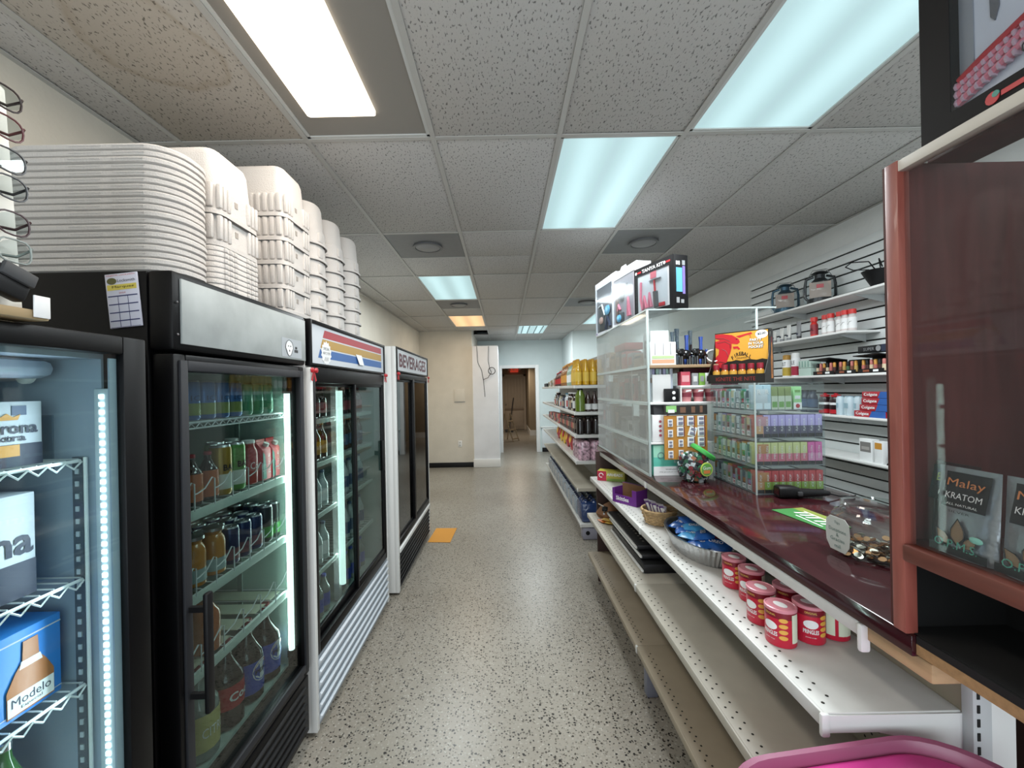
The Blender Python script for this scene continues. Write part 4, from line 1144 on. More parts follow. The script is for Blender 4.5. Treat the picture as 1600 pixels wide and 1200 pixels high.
stuff(put('upright_slots', us, gon))
put('end_plate', MB().box(XB + 0.04, XB + 0.10, 0.912, 0.92, 0.0, 0.985, WHITE, 0.003), gon)
put('foot', MB().box(0.70, 0.76, 2.15, 2.20, 0.0, 0.215, mat('foot_grey', '#7d7f8c', 0.5), 0.008), gon)
put('foot', MB().box(0.70, 0.76, 0.96, 1.01, 0.0, 0.215, mat('foot_grey', '#7d7f8c', 0.5), 0.008), gon)
BRN = mat('dark_brown_panel', '#3f2c27', 0.6)
put('end_panel', MB().box(0.745, 1.46, 3.456, 3.475, 0.0, 1.068, BRN), gon)
put('inner_panel', MB().box(1.44, 1.46, 0.95, 3.456, 0.0, 1.068, BRN), gon)

CTOP = wood_mat('counter_laminate', '#2b1115', '#3c191e', 0.12, 'Y', 5.0, coat=0.4)
t = thing('counter_top', 'glossy dark mahogany counter top along the shelving', 'counter', (0, 0, 0))
put('board', MB().box(0.768, 1.5, 0.80, 3.52, 1.073, 1.113, CTOP, 0.003), t)
PINE = wood_mat('pine_block', '#9c805c', '#b99c76', 0.65, 'Y', 4)
tag(put('wood_block', MB().box(0.785, 0.865, 0.78, 0.924, 1.033, 1.071, PINE, 0.004)), 'raw pine block propping the near end of the counter', 'wood block')

# ---- goods on the white upper shelf
Z2 = 0.8685
YG = mat('yellow_green_card', '#b8b04a', 0.5)
t = carton('candy_box', 'yellow green sour candy box with red end at the far end of the shelf', 'candy box', (0.835, 3.30, Z2), -0.45, 0.21, 0.10, 0.075, YG, words=[('AIRHEADS', 0.03, 0.05, 0.12, 0.022, PAPER)], strips=[(-0.105, -0.035, 0, 0.075, mat('crimson_card', '#b02540', 0.5)), (-0.03, 0.105, 0.0, 0.02, mat('lime_card', '#7d9a45', 0.5))])
put('heart_mark', MB().tube([(-0.075 + 0.016 * math.cos(a * PI / 6), -0.0525, 0.042 + 0.016 * math.sin(a * PI / 6)) for a in range(11)], 0.003, PAPER, 4), t)
t = thing('candy_box', 'open purple fruit candy display box half empty on the shelf', 'candy box', (0.775, 2.64, Z2), -0.98)
PUR = mat('purple_card', '#6a2a86', 0.5)
CARDIN = mat('card_inside', '#7a5a3c', 0.8)
put('front', MB().box(-0.095, 0.06, -0.05, -0.047, 0, 0.052, PUR).box(-0.095, -0.075, -0.05, -0.047, 0.052, 0.088, PUR), t)
put('right_wall', MB().box(0.06, 0.095, -0.05, -0.047, 0, 0.095, PUR).box(0.092, 0.095, -0.05, 0.05, 0, 0.095, PUR), t)
put('back', MB().box(-0.095, 0.095, 0.047, 0.05, 0, 0.11, PUR).box(-0.092, 0.092, 0.044, 0.047, 0, 0.108, CARDIN), t)
put('left_wall', MB().box(-0.095, -0.092, -0.047, 0.047, 0, 0.088, PUR), t)
put('bottom', MB().box(-0.094, 0.094, -0.047, 0.047, 0, 0.004, CARDIN), t)
txt('Skittles', PAPER, t, (-0.015, -0.0512, 0.03), 0.10, 0.026)
# wicker basket of chocolate bars
t = thing('wicker_basket', 'small round wicker basket holding purple candy bars', 'basket', (0.815, 2.245, Z2))
WICK = mat('wicker', '#b0936a', 0.75, var=0.25, vscale=60)
for k in range(8):
    z = 0.006 + k * 0.0085
    r_ = 0.068 + 0.02 * k / 7
    put('woven_strand', MB().tube([((r_ + 0.003 * (-1 if (a + k) % 2 else 1)) * math.cos(a * PI / 14), (r_ + 0.003 * (-1 if (a + k) % 2 else 1)) * math.sin(a * PI / 14), z) for a in range(28)], 0.0048, WICK, 5, True), t)
put('base', MB().lathe([(0.066, 0), (0.07, 0.006)], WICK, 20), t)
put('rim', MB().tube([(0.089 * math.cos(a * PI / 14), 0.089 * math.sin(a * PI / 14), 0.074) for a in range(28)], 0.006, WICK, 6, True), t)
put('stake', MB().tube([(-0.065, -0.02, 0.005), (-0.09, -0.028, 0.075), (-0.098, -0.03, 0.085)], 0.006, WICK), t)
BARP = mat('purple_wrapper', '#5a3c78', 0.35, metal=0.2)
SILV = mat('silver_wrapper', '#a9a7b4', 0.3, metal=0.5)
for i in range(7):
    x = -0.055 + 0.018 * i
    b = thing('candy_bar', f'{ORD[i]} purple wrapped candy bar from the left in the wicker basket', 'candy bar', (0.815 + x * 0.35, 2.245 - x * 1.0, Z2 + 0.03), -0.5, 'purple candy bars in the wicker basket')
    b.rotation_euler = (0.35 + 0.06 * (i % 3), 0.2 * ((i % 3) - 1), -0.7)
    put('wrapper', cached(('bar_wrapper', i % 3), lambda: MB().box(-0.014, 0.014, -0.006, 0.006, 0.006, 0.084, (BARP, BARP, SILV)[i % 3], 0.005)), b)
    put('crimp', cached(('bar_crimp',), lambda: MB().box(-0.014, 0.014, -0.001, 0.001, 0.084, 0.094, SILV).box(-0.014, 0.014, -0.001, 0.001, -0.004, 0.006, SILV)), b)
    put('stripe', cached(('bar_stripe',), lambda: MB().box(-0.006, 0.006, -0.0068, -0.006, 0.014, 0.076, PAPER)), b)
# foil roasting pan with cookie packs
t = thing('foil_pan', 'oval crimped foil roasting pan filled with cookie packs', 'pan', (0.858, 1.86, Z2))
FOIL = mat('foil', '#c9cbcd', 0.28, metal=1.0, bump=0.3, bscale=90)
L = []
for k, (rx, ry, z) in enumerate(((0.10, 0.185, 0.0), (0.128, 0.225, 0.075), (0.136, 0.234, 0.078), (0.136, 0.234, 0.082), (0.126, 0.223, 0.079), (0.098, 0.183, 0.004))):
    n = 96
    L.append([((rx + (0.0045 if (a % 2 and k in (0, 1)) else 0)) * math.cos(2 * PI * a / n), (ry + (0.0045 if (a % 2 and k in (0, 1)) else 0)) * math.sin(2 * PI * a / n), z) for a in range(n)])
put('pan_body', MB().rings(L, FOIL, True, True), t)
def pillow(wx, wy, h, m, crimp=None, seed=0, n=7):
    """sealed plastic pack: puffed centre, flat crimped ends, lying on its back"""
    r2 = random.Random(seed)
    q = MB()
    top, bot = [], []
    for j in range(n):
        v = -1 + 2 * j / (n - 1)
        for i in range(n):
            u = -1 + 2 * i / (n - 1)
            puff = (max(0, 1 - abs(u) ** 3) * max(0, 1 - abs(v) ** 3)) ** 0.6
            jt = r2.uniform(0.85, 1.1) if 0 < i < n - 1 and 0 < j < n - 1 else 1
            top.append((u * wx / 2 * (1 - 0.04 * abs(v)), v * wy / 2, h / 2 + puff * h / 2 * jt))
            bot.append((u * wx / 2 * (1 - 0.04 * abs(v)), v * wy / 2, h / 2 - puff * h / 2))
    N = n * n
    fs = []
    for j in range(n - 1):
        for i in range(n - 1):
            a = j * n + i
            fs.append((a, a + 1, a + n + 1, a + n))
            fs.append((N + a, N + a + n, N + a + n + 1, N + a + 1))
    return q._add(top + bot, fs, m)
OREB = mat('blue_pack_film', '#2560b0', 0.25, spec=0.7, var=0.25, vscale=18)
LBLU = mat('sky_pack_film', '#4aa0d8', 0.25, spec=0.7, var=0.25, vscale=18)
REDF = mat('red_pack_film', '#a3202e', 0.25, spec=0.7, var=0.25, vscale=18)
packs = [(-0.045, -0.105, 0.06, 0, OREB), (-0.05, -0.03, 0.066, 0.3, LBLU), (-0.045, 0.05, 0.066, -0.3, OREB), (-0.025, 0.12, 0.066, 0.5, OREB), (0.02, 0.13, 0.07, 1.2, OREB), (0.035, 0.065, 0.067, 0.4, REDF), (0.04, -0.01, 0.07, -0.2, REDF), (0.05, -0.085, 0.064, 0.2, REDF), (0.0, -0.135, 0.066, 0.9, OREB), (-0.01, 0.02, 0.083, 1.0, LBLU), (-0.015, -0.07, 0.082, -0.4, OREB), (0.0, 0.1, 0.086, 0.1, OREB)]
pl = ['at the near left of the pan', 'at the left rim of the pan', 'left of the pan centre', 'at the far left end of the pan', 'at the far right end of the pan', 'uppermost red one toward the far end', 'middle red one', 'nearest red one', 'at the nearest end of the pan', 'on top in the centre', 'on top toward the near end', 'on top toward the far end']
for i, (x, y, z, r_, m) in enumerate(packs):
    nm = 'red' if m is REDF else 'light blue' if m is LBLU else 'dark blue'
    p = thing('cookie_pack', f'{nm} cookie pack, {pl[i]} of foil' if 'pan' in pl[i] else f'{nm} cookie pack in the foil pan, {pl[i]}', 'cookie pack', (0.858 + x, 1.86 + y, Z2 + z - 0.01), r_, 'cookie packs in the foil pan')
    p.rotation_euler = (rnd.uniform(-0.2, 0.2), rnd.uniform(-0.25, 0.1), r_)
    put('pack', cached(('cookie_pack', m.name, i % 3), lambda: pillow(0.085, 0.12, 0.034, m, seed=i)), p)
    if m is not REDF:
        txt('OREO', PAPER, p, (0, 0, 0.0345), 0.055, 0.022, rot=(0, 0, -PI / 2 + r_ * 0))
# short chip cans
CHR = mat('chip_red', '#c11f3a', 0.3)
CHD = mat('chip_dark_red', '#7d1626', 0.35)
PINKL = mat('pink_translucent_lid', '#d58c98', 0.25)
CHIPY = mat('chip_yellow', '#e0a848', 0.5)
IVORY = mat('ivory_label', '#d9dec8', 0.5)
def chip_can(loc, rz, label):
    r, h = 0.039, 0.104
    t = thing('chip_can', label, 'can', loc, rz, 'short red chip cans')
    put('body', cached(('chip_body',), lambda: MB().lathe([(r - 0.001, 0), (r, 0.002), (r, 0.1)], CHR, 28).lathe([(r + 0.0003, 0.078), (r + 0.0003, 0.1)], CHD, 28, caps=False)), t)
    put('lid', cached(('chip_lid',), lambda: MB().lathe([(r + 0.0015, 0.096), (r + 0.0015, 0.104), (r - 0.002, 0.1055), (r - 0.004, 0.1035), (0, 0.1035)], PINKL, 28)), t)
    put('lid_print', cached(('chip_lidprint',), lambda: MB().prism([(0.02 * math.cos(a * PI / 10), 0.013 * math.sin(a * PI / 10)) for a in range(20)], 0.1036, 0.1042, PAPER)), t)
    def arc(x0, x1, z0, z1, mm, off):
        n = 6
        P = [(x0 + (x1 - x0) * k / n) for k in range(n + 1)]
        q = MB()
        R = r + off
        vs = [(R * math.cos(-PI / 2 + x / r), R * math.sin(-PI / 2 + x / r), z) for z in (z0, z1) for x in P]
        return q._add(vs, [(k, k + 1, n + 2 + k, n + 1 + k) for k in range(n)], mm)
    def disc(cx, cz, rx, rz_, mm, off):
        R, n = r + off, 10
        vs, fs = [], []
        for k in range(n + 1):
            u = math.cos(PI - PI * k / n)
            v = math.sqrt(max(0, 1 - u * u))
            a = -PI / 2 + (cx + rx * u) / r
            vs += [(R * math.cos(a), R * math.sin(a), cz - rz_ * v), (R * math.cos(a), R * math.sin(a), cz + rz_ * v)]
        return MB()._add(vs, [(2 * k, 2 * k + 2, 2 * k + 3, 2 * k + 1) for k in range(n)], mm)
    put('oval_badge', cached(('chip_oval',), lambda: disc(0, 0.056, 0.018, 0.012, PAPER, 0.0007)), t)
    put('nutrition_label', cached(('chip_nutri',), lambda: arc(0.055, 0.08, 0.014, 0.092, IVORY, 0.0006)), t)
    put('side_label', cached(('chip_side',), lambda: arc(0.088, 0.155, 0.014, 0.074, IVORY, 0.0006)), t)
    def chips():
        q = MB()
        for k in range(4):
            c = disc(0.033, 0.028 + 0.016 * k, 0.011, 0.006, CHIPY, 0.0006 + 0.0002 * k)
            q._add(c.v, c.f, CHIPY)
        return q
    put('chip_picture', cached(('chip_pic',), chips), t)
    txt_round('PRINGLES', PAPER, t, r + 0.0012, 0.036, 0.038, 0.012)
    txt_round('ORIGINAL', mat('gold_word', '#e0c060', 0.5), t, r + 0.0012, 0.088, 0.03, 0.006)
    txt_round('potato crisps', PAPER, t, r + 0.0012, 0.02, 0.026, 0.004)
    return t
for x, y, rz, lb in ((0.772, 1.192, -1.25, 'red chip can standing nearest the shelf front edge, showing its chips'), (0.862, 1.205, -0.5, 'red chip can with its oval badge facing the aisle end'), (0.943, 1.22, -2.6, 'red chip can turned to show its pale ivory label'), (0.782, 1.300, -1.3, 'red chip can second in the front row behind the nearest can'), (0.872, 1.31, -0.9, 'red chip can second in the middle row under the counter'), (0.83, 1.43, -1.1, 'red chip can third in the front row'), (0.825, 1.53, -1.0, 'red chip can farthest back beside the foil pan')):
    chip_can((x, y, Z2), rz, lb)

# ---- goods on the middle shelf
Z3 = 0.5715
t = thing('paper_bag', 'crumpled brown paper bag of snacks lying open on the middle shelf', 'bag', (0.84, 3.32, Z3), 0.4)
put('bag', MB().rings([[(x * k + dx, y * k2, z) for x, y in rrect(0.22, 0.2, 0.06, 3)] for k, k2, dx, z in ((0.95, 0.95, 0, 0), (1.05, 1.1, 0, 0.03), (0.9, 0.9, 0.02, 0.075), (0.45, 0.6, 0.05, 0.11), (0.2, 0.4, 0.06, 0.12))], BROWN), t)
ORW = mat('orange_wrapper', '#c8702e', 0.35, var=0.3, vscale=30)
YLW = mat('yellow_wrapper', '#caa548', 0.35, var=0.3, vscale=30)
for i, (x, y, z, r_) in enumerate(((0.73, 3.20, 0.0, 0.3), (0.78, 3.14, 0.002, 1.1), (0.83, 3.17, 0.0, 0.1), (0.76, 3.17, 0.016, 0.8), (0.89, 3.14, 0.0, -0.5))):
    tag(put('snack_pack', cached(('snack_pack', i % 2), lambda: pillow(0.05, 0.09, 0.018, (ORW, YLW)[i % 2], seed=20 + i, n=6)), None, (x, y, Z3 + z), (0, 0, r_)), ['orange snack pack nearest the shelf edge before the paper bag', 'yellow snack pack before the paper bag', 'orange snack pack in the middle before the paper bag', 'yellow snack pack lying on the other snack packs', 'orange snack pack deepest on the shelf beside the paper bag'][i], 'snack pack', 'snack packs spilling from the paper bag')
TRB = mat('black_tray_metal', '#121316', 0.42)
for i, (z, y0, y1, dx) in enumerate(((0.0, 2.30, 2.98, 0.0), (0.055, 2.36, 3.06, 0.012), (0.085, 2.42, 3.10, 0.004))):
    t = thing('metal_tray', ['black slotted metal tray at the bottom of the stack of three', 'black slotted metal tray in the middle of the stack of three', 'black slotted metal tray on top of the stack of three'][i], 'tray', (0.735 + dx, (y0 + y1) / 2, Z3 + z), 0, 'black metal trays on the middle shelf')
    hh = 0.05 if i == 0 else 0.026
    L_ = y1 - y0
    put('pan', MB().box(0.012, 0.24, -L_ / 2, L_ / 2, 0, hh, TRB, 0.004), t)
    put('front_edge', MB().box(0, 0.011, -L_ / 2, L_ / 2, 0.006, 0.02, WHITE, 0.003), t)
    hl = MB()
    for a in range(13):
        for b in range(3):
            hl.box(0.06 + b * 0.05, 0.072 + b * 0.05, -L_ / 2 + 0.06 + a * 0.045, -L_ / 2 + 0.072 + a * 0.045, hh, hh + 0.0008, mat('tray_hole', '#9a958c', 0.6))
    if i == 2:
        stuff(put('slots', hl, t))
t = thing('sign_clip', 'black and steel clip arm lying over the far end of the black trays', 'clip', (0.73, 3.12, Z3 + 0.114), -0.3)
put('arm', MB().tube([(0.0, -0.1, 0.0), (0.0, 0.0, 0.006), (-0.01, 0.09, 0.0), (-0.06, 0.2, -0.01)], 0.006, CHROME), t)
put('clamp', MB().box(-0.02, 0.02, -0.03, 0.03, -0.004, 0.02, BLACKP, 0.006), t)
# ================================================================== clear display case on the counter
CZ = 1.1135
X0, X1, YN, YFAR, ZT = 0.772, 1.37, 2.255, 3.47, 2.008
AEDGE = mat('acrylic_edge', '#b7c4c2', 0.3)
cs = thing('display_case', 'tall clear acrylic display case on the dark counter', 'display case', (0, 0, 0))
T = 0.006
put('side_panel', MB().box(X0, X0 + T, YN, YFAR, CZ, ZT, CASESIDE), cs)
put('far_panel', MB().box(X0 + T, X1, YFAR - T, YFAR, CZ, ZT, ACRYL), cs)
put('inner_side_panel', MB().box(X1 - T, X1, YN, YFAR - T, CZ, ZT, ACRYL), cs)
put('top_panel', MB().box(X0, X1 + 0.10, YN, YFAR, ZT, ZT + T, ACRYL), cs)
ed = put('corner_edge', MB().box(X0 - 0.001, X0 + 0.011, YN - 0.003, YN + 0.008, CZ, ZT, AEDGE, 0.002), cs)
put('corner_edge', MB().box(X1 - 0.010, X1, YN - 0.003, YN + 0.006, CZ, ZT, AEDGE, 0.002), cs)
put('top_edge', MB().box(X0, X1 + 0.10, YN - 0.003, YN + 0.003, ZT, ZT + 0.007, AEDGE), cs)
put('top_edge', MB().box(X0 - 0.002, X0 + 0.004, YN, YFAR, ZT, ZT + 0.007, AEDGE), cs)
put('bottom_edge', MB().box(X0 - 0.001, X0 + 0.004, YN, YFAR, CZ, CZ + 0.012, AEDGE), cs)
WSH = wood_mat('pale_shelf_wood', '#8d7458', '#a58a6a', 0.6, 'X', 5)
SZ = [(1.713, 0.016), (1.512, 0.012), (1.297, 0.012)]
for i, (z, th) in enumerate(SZ):
    put('shelf', MB().box(X0 + T + 0.001, X1 - T - 0.001, YN + 0.004, YFAR - T - 0.001, z - th, z, WSH if i == 0 else WHITEP, 0.002), cs)
    put('shelf_edge', MB().box(X0 - 0.001, X0 + T + 0.001, YN, YFAR, z - 0.016, z, AEDGE), cs)
for y in (2.56, 3.16):
    put('divider', MB().box(X0 + T + 0.001, X0 + T + 0.005, y, y + 0.006, CZ, 1.697, AEDGE), cs)
    for z in (1.66, 1.46, 1.36, 1.25):
        put('clip', cached(('case_clip',), lambda: MB().box(0, 0.004, -0.006, 0.006, -0.008, 0.008, WHITEP, 0.002)), cs, (X0 + T + 0.0005, y, z))
# goods seen through the side panel
PALE = [mat('pale_box', '#cfd0cf', 0.5), mat('grey_box', '#8d8f91', 0.5), mat('dark_box', '#4a4a4d', 0.5), mat('red_box', '#b04a4a', 0.5), mat('tan_box', '#a78a70', 0.5), mat('black_box', '#26272a', 0.45)]
names = {0: 'white', 1: 'grey', 2: 'dark grey', 3: 'red', 4: 'tan', 5: 'black'}
tiers = [(CZ + 0.0005, 'floor'), (1.2975, 'lowest shelf'), (1.5125, 'middle shelf'), (1.7135, 'top wooden shelf')]
lay = [
    [(2.33, 0.10, 0.16, 1), (2.46, 0.12, 0.15, 0), (2.66, 0.13, 0.10, 1), (2.80, 0.11, 0.12, 0), (2.94, 0.11, 0.13, 1), (3.08, 0.09, 0.14, 1), (3.30, 0.16, 0.12, 0)],
    [(2.345, 0.11, 0.17, 0), (2.47, 0.10, 0.19, 2), (2.68, 0.15, 0.08, 0), (2.85, 0.14, 0.1, 1), (3.02, 0.14, 0.16, 2), (3.27, 0.11, 0.17, 0), (3.39, 0.1, 0.16, 1)],
    [(2.33, 0.10, 0.15, 0), (2.44, 0.09, 0.16, 4), (2.51, 0.04, 0.17, 2), (2.63, 0.09, 0.14, 3), (2.76, 0.11, 0.16, 5), (2.89, 0.1, 0.12, 3), (3.04, 0.14, 0.17, 0), (3.27, 0.14, 0.13, 1)],
    [(2.36, 0.13, 0.19, 0), (2.53, 0.13, 0.08, 4), (2.68, 0.12, 0.1, 1), (2.82, 0.12, 0.12, 3), (2.96, 0.12, 0.13, 2), (3.10, 0.12, 0.13, 4), (3.25, 0.13, 0.15, 4)],
]
for ti, row in enumerate(lay):
    z, tn = tiers[ti]
    for j, (y, w_, h, c) in enumerate(row):
        xx = X0 + 0.085
        carton('stored_box', f'{names[c]} box, {ORD[j]} from the front on the {tn} of the display case', 'box', (xx, y, z), TONX, w_ * 0.94, 0.10, h, PALE[c], 'boxes in the display case',
               strips=[(-w_ * 0.3, w_ * 0.3, h * 0.25, h * 0.75, PALE[(c + 2) % 6])] if (j + ti) % 2 else [(-w_ * 0.42, w_ * 0.42, h * 0.7, h * 0.88, PALE[(c + 4) % 6])])
carton('stored_box', 'long red box lying across other boxes on the top wooden shelf', 'box', (X0 + 0.09, 2.90, 1.8465), TONX, 0.26, 0.12, 0.045, PALE[3], 'boxes in the display case')
# front of the case: things facing the camera
EB = mat('glossy_black_ceramic', '#0e0e10', 0.15)
def elephant(x, label):
    t = thing('elephant_figurine', label, 'figurine', (x, 2.285, 1.7135), 0.0, 'black elephant figurines')
    put('body', cached(('eleph',), lambda: MB().ball((0.005, 0, 0.055), (0.032, 0.024, 0.027), EB, 12, 8).ball((-0.028, 0, 0.068), (0.018, 0.019, 0.02), EB, 10, 7).tube([(-0.040, 0, 0.068), (-0.050, 0, 0.085), (-0.047, 0, 0.108)], 0.006, EB, 6).tube([(0.036, 0, 0.06), (0.043, 0, 0.04)], 0.0025, EB, 5)), t)
    for dx in (-0.018, 0.024):
        for dy in (-0.012, 0.012):
            put('leg', cached(('eleph_leg',), lambda: MB().lathe([(0.0095, 0), (0.008, 0.03), (0.010, 0.045)], EB, 8)), t, (dx, dy, 0))
    for s in (-1, 1):
        put('ear', cached(('eleph_ear', s), lambda: MB().ball((-0.02, s * 0.02, 0.07), (0.014, 0.004, 0.018), EB, 8, 6)), t)
    put('tusk', cached(('eleph_tusk',), lambda: MB().tube([(-0.042, -0.008, 0.06), (-0.053, -0.008, 0.064)], 0.002, PAPER, 5)), t)
elephant(0.985, 'black elephant figurine with raised trunk nearest the case corner')
elephant(1.068, 'black elephant figurine with raised trunk beside the white mug')
t = thing('straw_bag', 'clear bag of white and pastel tubes at the corner of the display case', 'bag', (0.865, 2.32, 1.52))
tub_m = [mat('tube_white', '#d9dde6', 0.4), mat('tube_lilac', '#b9b3d6', 0.4), mat('tube_mint', '#b7d6c4', 0.4)]
for k in range(7):
    put('tube', cached(('pastel_tube', k % 3), lambda: MB().lathe([(0.009, 0), (0.009, 0.175)], tub_m[k % 3], 8)), t, (-0.055 + k * 0.019, 0.01 * (k % 2), 0))
put('bag_film', MB().rings([[(x * k, y * k, z) for x, y in rrect(0.16, 0.07, 0.02, 3)] for k, z in ((0.9, 0.0), (1.0, 0.02), (1.0, 0.15), (0.8, 0.185))], CLEAR), t)
carton('paper_box', 'white box with pastel print above the bag at the case corner', 'box', (0.865, 2.31, 1.7135), 0.0, 0.14, 0.07, 0.125, PAPER, strips=[(-0.06, 0.06, 0.01, 0.03, mat('pastel_orange', '#d9a584', 0.5)), (-0.06, 0.06, 0.035, 0.05, mat('pastel_green', '#b9cf9a', 0.5)), (-0.045, -0.042, 0.055, 0.12, GREY), (0.0, 0.003, 0.055, 0.12, GREY), (0.04, 0.043, 0.055, 0.12, GREY)])
GLP = glass('tinted_pipe_glass', '#9fb6c6', refl=1.2, haze=0.1)
BLG = mat('cobalt_glass', '#3654a8', 0.15, spec=0.8)
for i, (x, y, m, h) in enumerate(((0.955, 2.37, GLP, 0.19), (0.995, 2.40, GLP, 0.21), (1.035, 2.37, BLG, 0.17), (1.075, 2.41, GLP, 0.2), (1.115, 2.37, BLG, 0.16), (1.015, 2.46, GLP, 0.22), (1.095, 2.46, GLP, 0.2))):
    t = thing('glass_pipe', f'{"blue" if m is BLG else "clear"} glass water pipe, {ORD[i]} from the left behind the elephants', 'pipe', (x, y, 1.7135), 0, 'glass water pipes on the wooden shelf')
    put('bulb', cached(('pipe_bulb', m.name, h), lambda: MB().lathe([(0.018, 0), (0.02, 0.004), (0.02, 0.03), (0.010, 0.055), (0.009, h * 0.8), (0.012, h)], m, 12)), t)
    put('stem', cached(('pipe_stem', m.name), lambda: MB().tube([(0.012, -0.005, 0.03), (0.024, -0.014, 0.075)], 0.004, m, 6)), t)
    put('bowl', cached(('pipe_bowl', m.name), lambda: MB().lathe([(0.004, 0), (0.008, 0.012), (0.008, 0.016)], m, 8)), t, (0.024, -0.014, 0.072))
t = thing('ceramic_mug', 'white and red ceramic mug lying tilted beside the second elephant', 'mug', (1.150, 2.32, 1.742), 0.4)
t.rotation_euler = (1.15, 0.0, -0.25)
put('cup', MB().lathe([(0.028, -0.04), (0.036, -0.02), (0.038, 0.045), (0.033, 0.045), (0.03, -0.015), (0.0, -0.02)], WHITEP, 18), t)
put('painted_band', MB().lathe([(0.0385, -0.012), (0.0388, 0.018)], RED, 18, caps=False), t)
put('handle', MB().tube([(0.035, 0, 0.03), (0.06, 0, 0.02), (0.06, 0, -0.01), (0.034, 0, -0.015)], 0.005, RED, 6), t)
put('red_rest', MB().box(-0.02, 0.02, -0.03, 0.03, -0.06, -0.04, RED, 0.004), t)
# middle shelf, front
MAG = mat('magenta_box', '#a03070', 0.45)
PNK = mat('rose_box', '#c04a5c', 0.45)
carton('packet_box', 'small rose printed box left of the green and magenta boxes', 'box', (0.985, 2.30, 1.6), 0, 0.05, 0.05, 0.075, PNK, strips=[(-0.02, 0.02, 0.02, 0.055, mat('soft_pink', '#d9a0a4', 0.5))])
for i, (x, m, w_) in enumerate(((1.035, GREY, 0.034), (1.072, mat('leaf_box', '#7ca84a', 0.45), 0.032), (1.106, PAPER, 0.03), (1.138, MAG, 0.03))):
    carton('packet_box', ['grey packet box beside the rose one', 'leaf green packet box', 'white packet box between the green and magenta ones', 'magenta packet box next to the striped pack'][i] + ' on the case middle shelf', 'box', (x, 2.295, 1.6), 0, w_, 0.05, 0.066, m, strips=[(-w_ * 0.3, w_ * 0.3, 0.02, 0.05, PALE[i])])
put('inner_riser', MB().box(0.95, 1.30, 2.262, 2.45, 1.588, 1.5995, WHITEP, 0.002).box(1.28, 1.30, 2.262, 2.45, 1.513, 1.588, WHITEP).box(0.95, 0.957, 2.262, 2.45, 1.513, 1.588, WHITEP), cs)
carton('packet_box', 'pink and navy box with stacked white lettering beside the dragon display', 'box', (1.215, 2.30, 1.6), 0, 0.105, 0.06, 0.095, mat('hot_pink_box', '#b8285c', 0.45), strips=[(-0.015, 0.05, 0.004, 0.075, NAVY)] + [(-0.008, 0.044, z_, z_ + 0.008, PAPER) for z_ in (0.010, 0.027, 0.044, 0.061)], words=[])
carton('packet_box', 'long dark maroon box lying behind the small packet boxes', 'box', (1.085, 2.39, 1.6), 0, 0.15, 0.06, 0.095, mat('maroon_box', '#5a2430', 0.5))
t = carton('cup_tray', 'black cardboard tray of pink cups with two white dots', 'tray', (0.905, 2.29, 1.5125), 0, 0.075, 0.05, 0.072, BLACKP)
for z in (0.02, 0.05):
    put('white_dot', MB().lathe([(0.0, 0), (0.009, 0.0), (0.009, 0.001)], PAPER, 14), t, (0.01, -0.0255, z), FRONT)
CUP = mat('pink_cup', '#c9888a', 0.4)
for i in range(4):
    t = thing('candy_cup', f'pink printed plastic cup, {ORD[i]} from the two white dots', 'cup', (0.995 + i * 0.066, 2.295, 1.5125), 0, 'pink printed cups in the case')
    put('cup', cached(('pinkcup',), lambda: MB().lathe([(0.022, 0), (0.03, 0.055), (0.031, 0.068)], CUP, 14)), t)
    put('label', cached(('pinkcup_label',), lambda: MB().lathe([(0.0262, 0.025), (0.0292, 0.048)], mat('cup_print', '#8d3a48', 0.5), 14, caps=False)), t)
    put('face_mark', cached(('pinkcup_mark',), lambda: MB().prism([(-0.016, 0.052), (0.012, 0.056), (0.016, 0.064), (-0.012, 0.062)], 0.0305, 0.0312, PAPER)), t, (0, 0, 0), FRONT)
# hung orange card of blister packs and the dark header box
OCARD = mat('orange_display_card', '#b98238', 0.55)
t = thing('blister_card', 'orange hanging card with rows of white lighter packs on the case front', 'card', (0.965, 2.240, 1.205), 0)
put('card', MB().box(-0.115, 0.115, 0, 0.004, 0, 0.235, OCARD), t)
put('header', MB().box(-0.115, 0.115, -0.004, 0.004, 0.24, 0.29, mat('dark_header', '#2d2a28', 0.5)), t)
put('green_sticker', MB().box(-0.105, -0.05, -0.0055, -0.004, 0.255, 0.288, mat('sticker_green', '#8fca7a', 0.5)).box(-0.095, -0.06, -0.0062, -0.0055, 0.25, 0.268, PAPER), t)
put('header_figure', MB().box(-0.03, 0.0, -0.0048, -0.004, 0.25, 0.28, mat('header_tan', '#7a5a48', 0.5)).box(0.03, 0.05, -0.0048, -0.004, 0.25, 0.282, MATS['header_tan']).box(0.075, 0.09, -0.0048, -0.004, 0.25, 0.285, MATS['header_tan']), t)
BL = mat('blister_maroon', '#6d2230', 0.4)
pk = [(0, 0), (0, 1), (0, 2), (0, 3), (1, 2), (1, 3), (2, 1), (2, 2), (2, 3), (3, 1), (3, 2), (3, 3)]
pk = [(c, r_) for c, r_ in ((0, 0), (0, 1), (0, 2), (0, 3), (1, 2), (1, 3), (2, 1), (2, 2), (2, 3), (3, 1), (3, 2), (3, 3), (1, 0), (1, 1))]
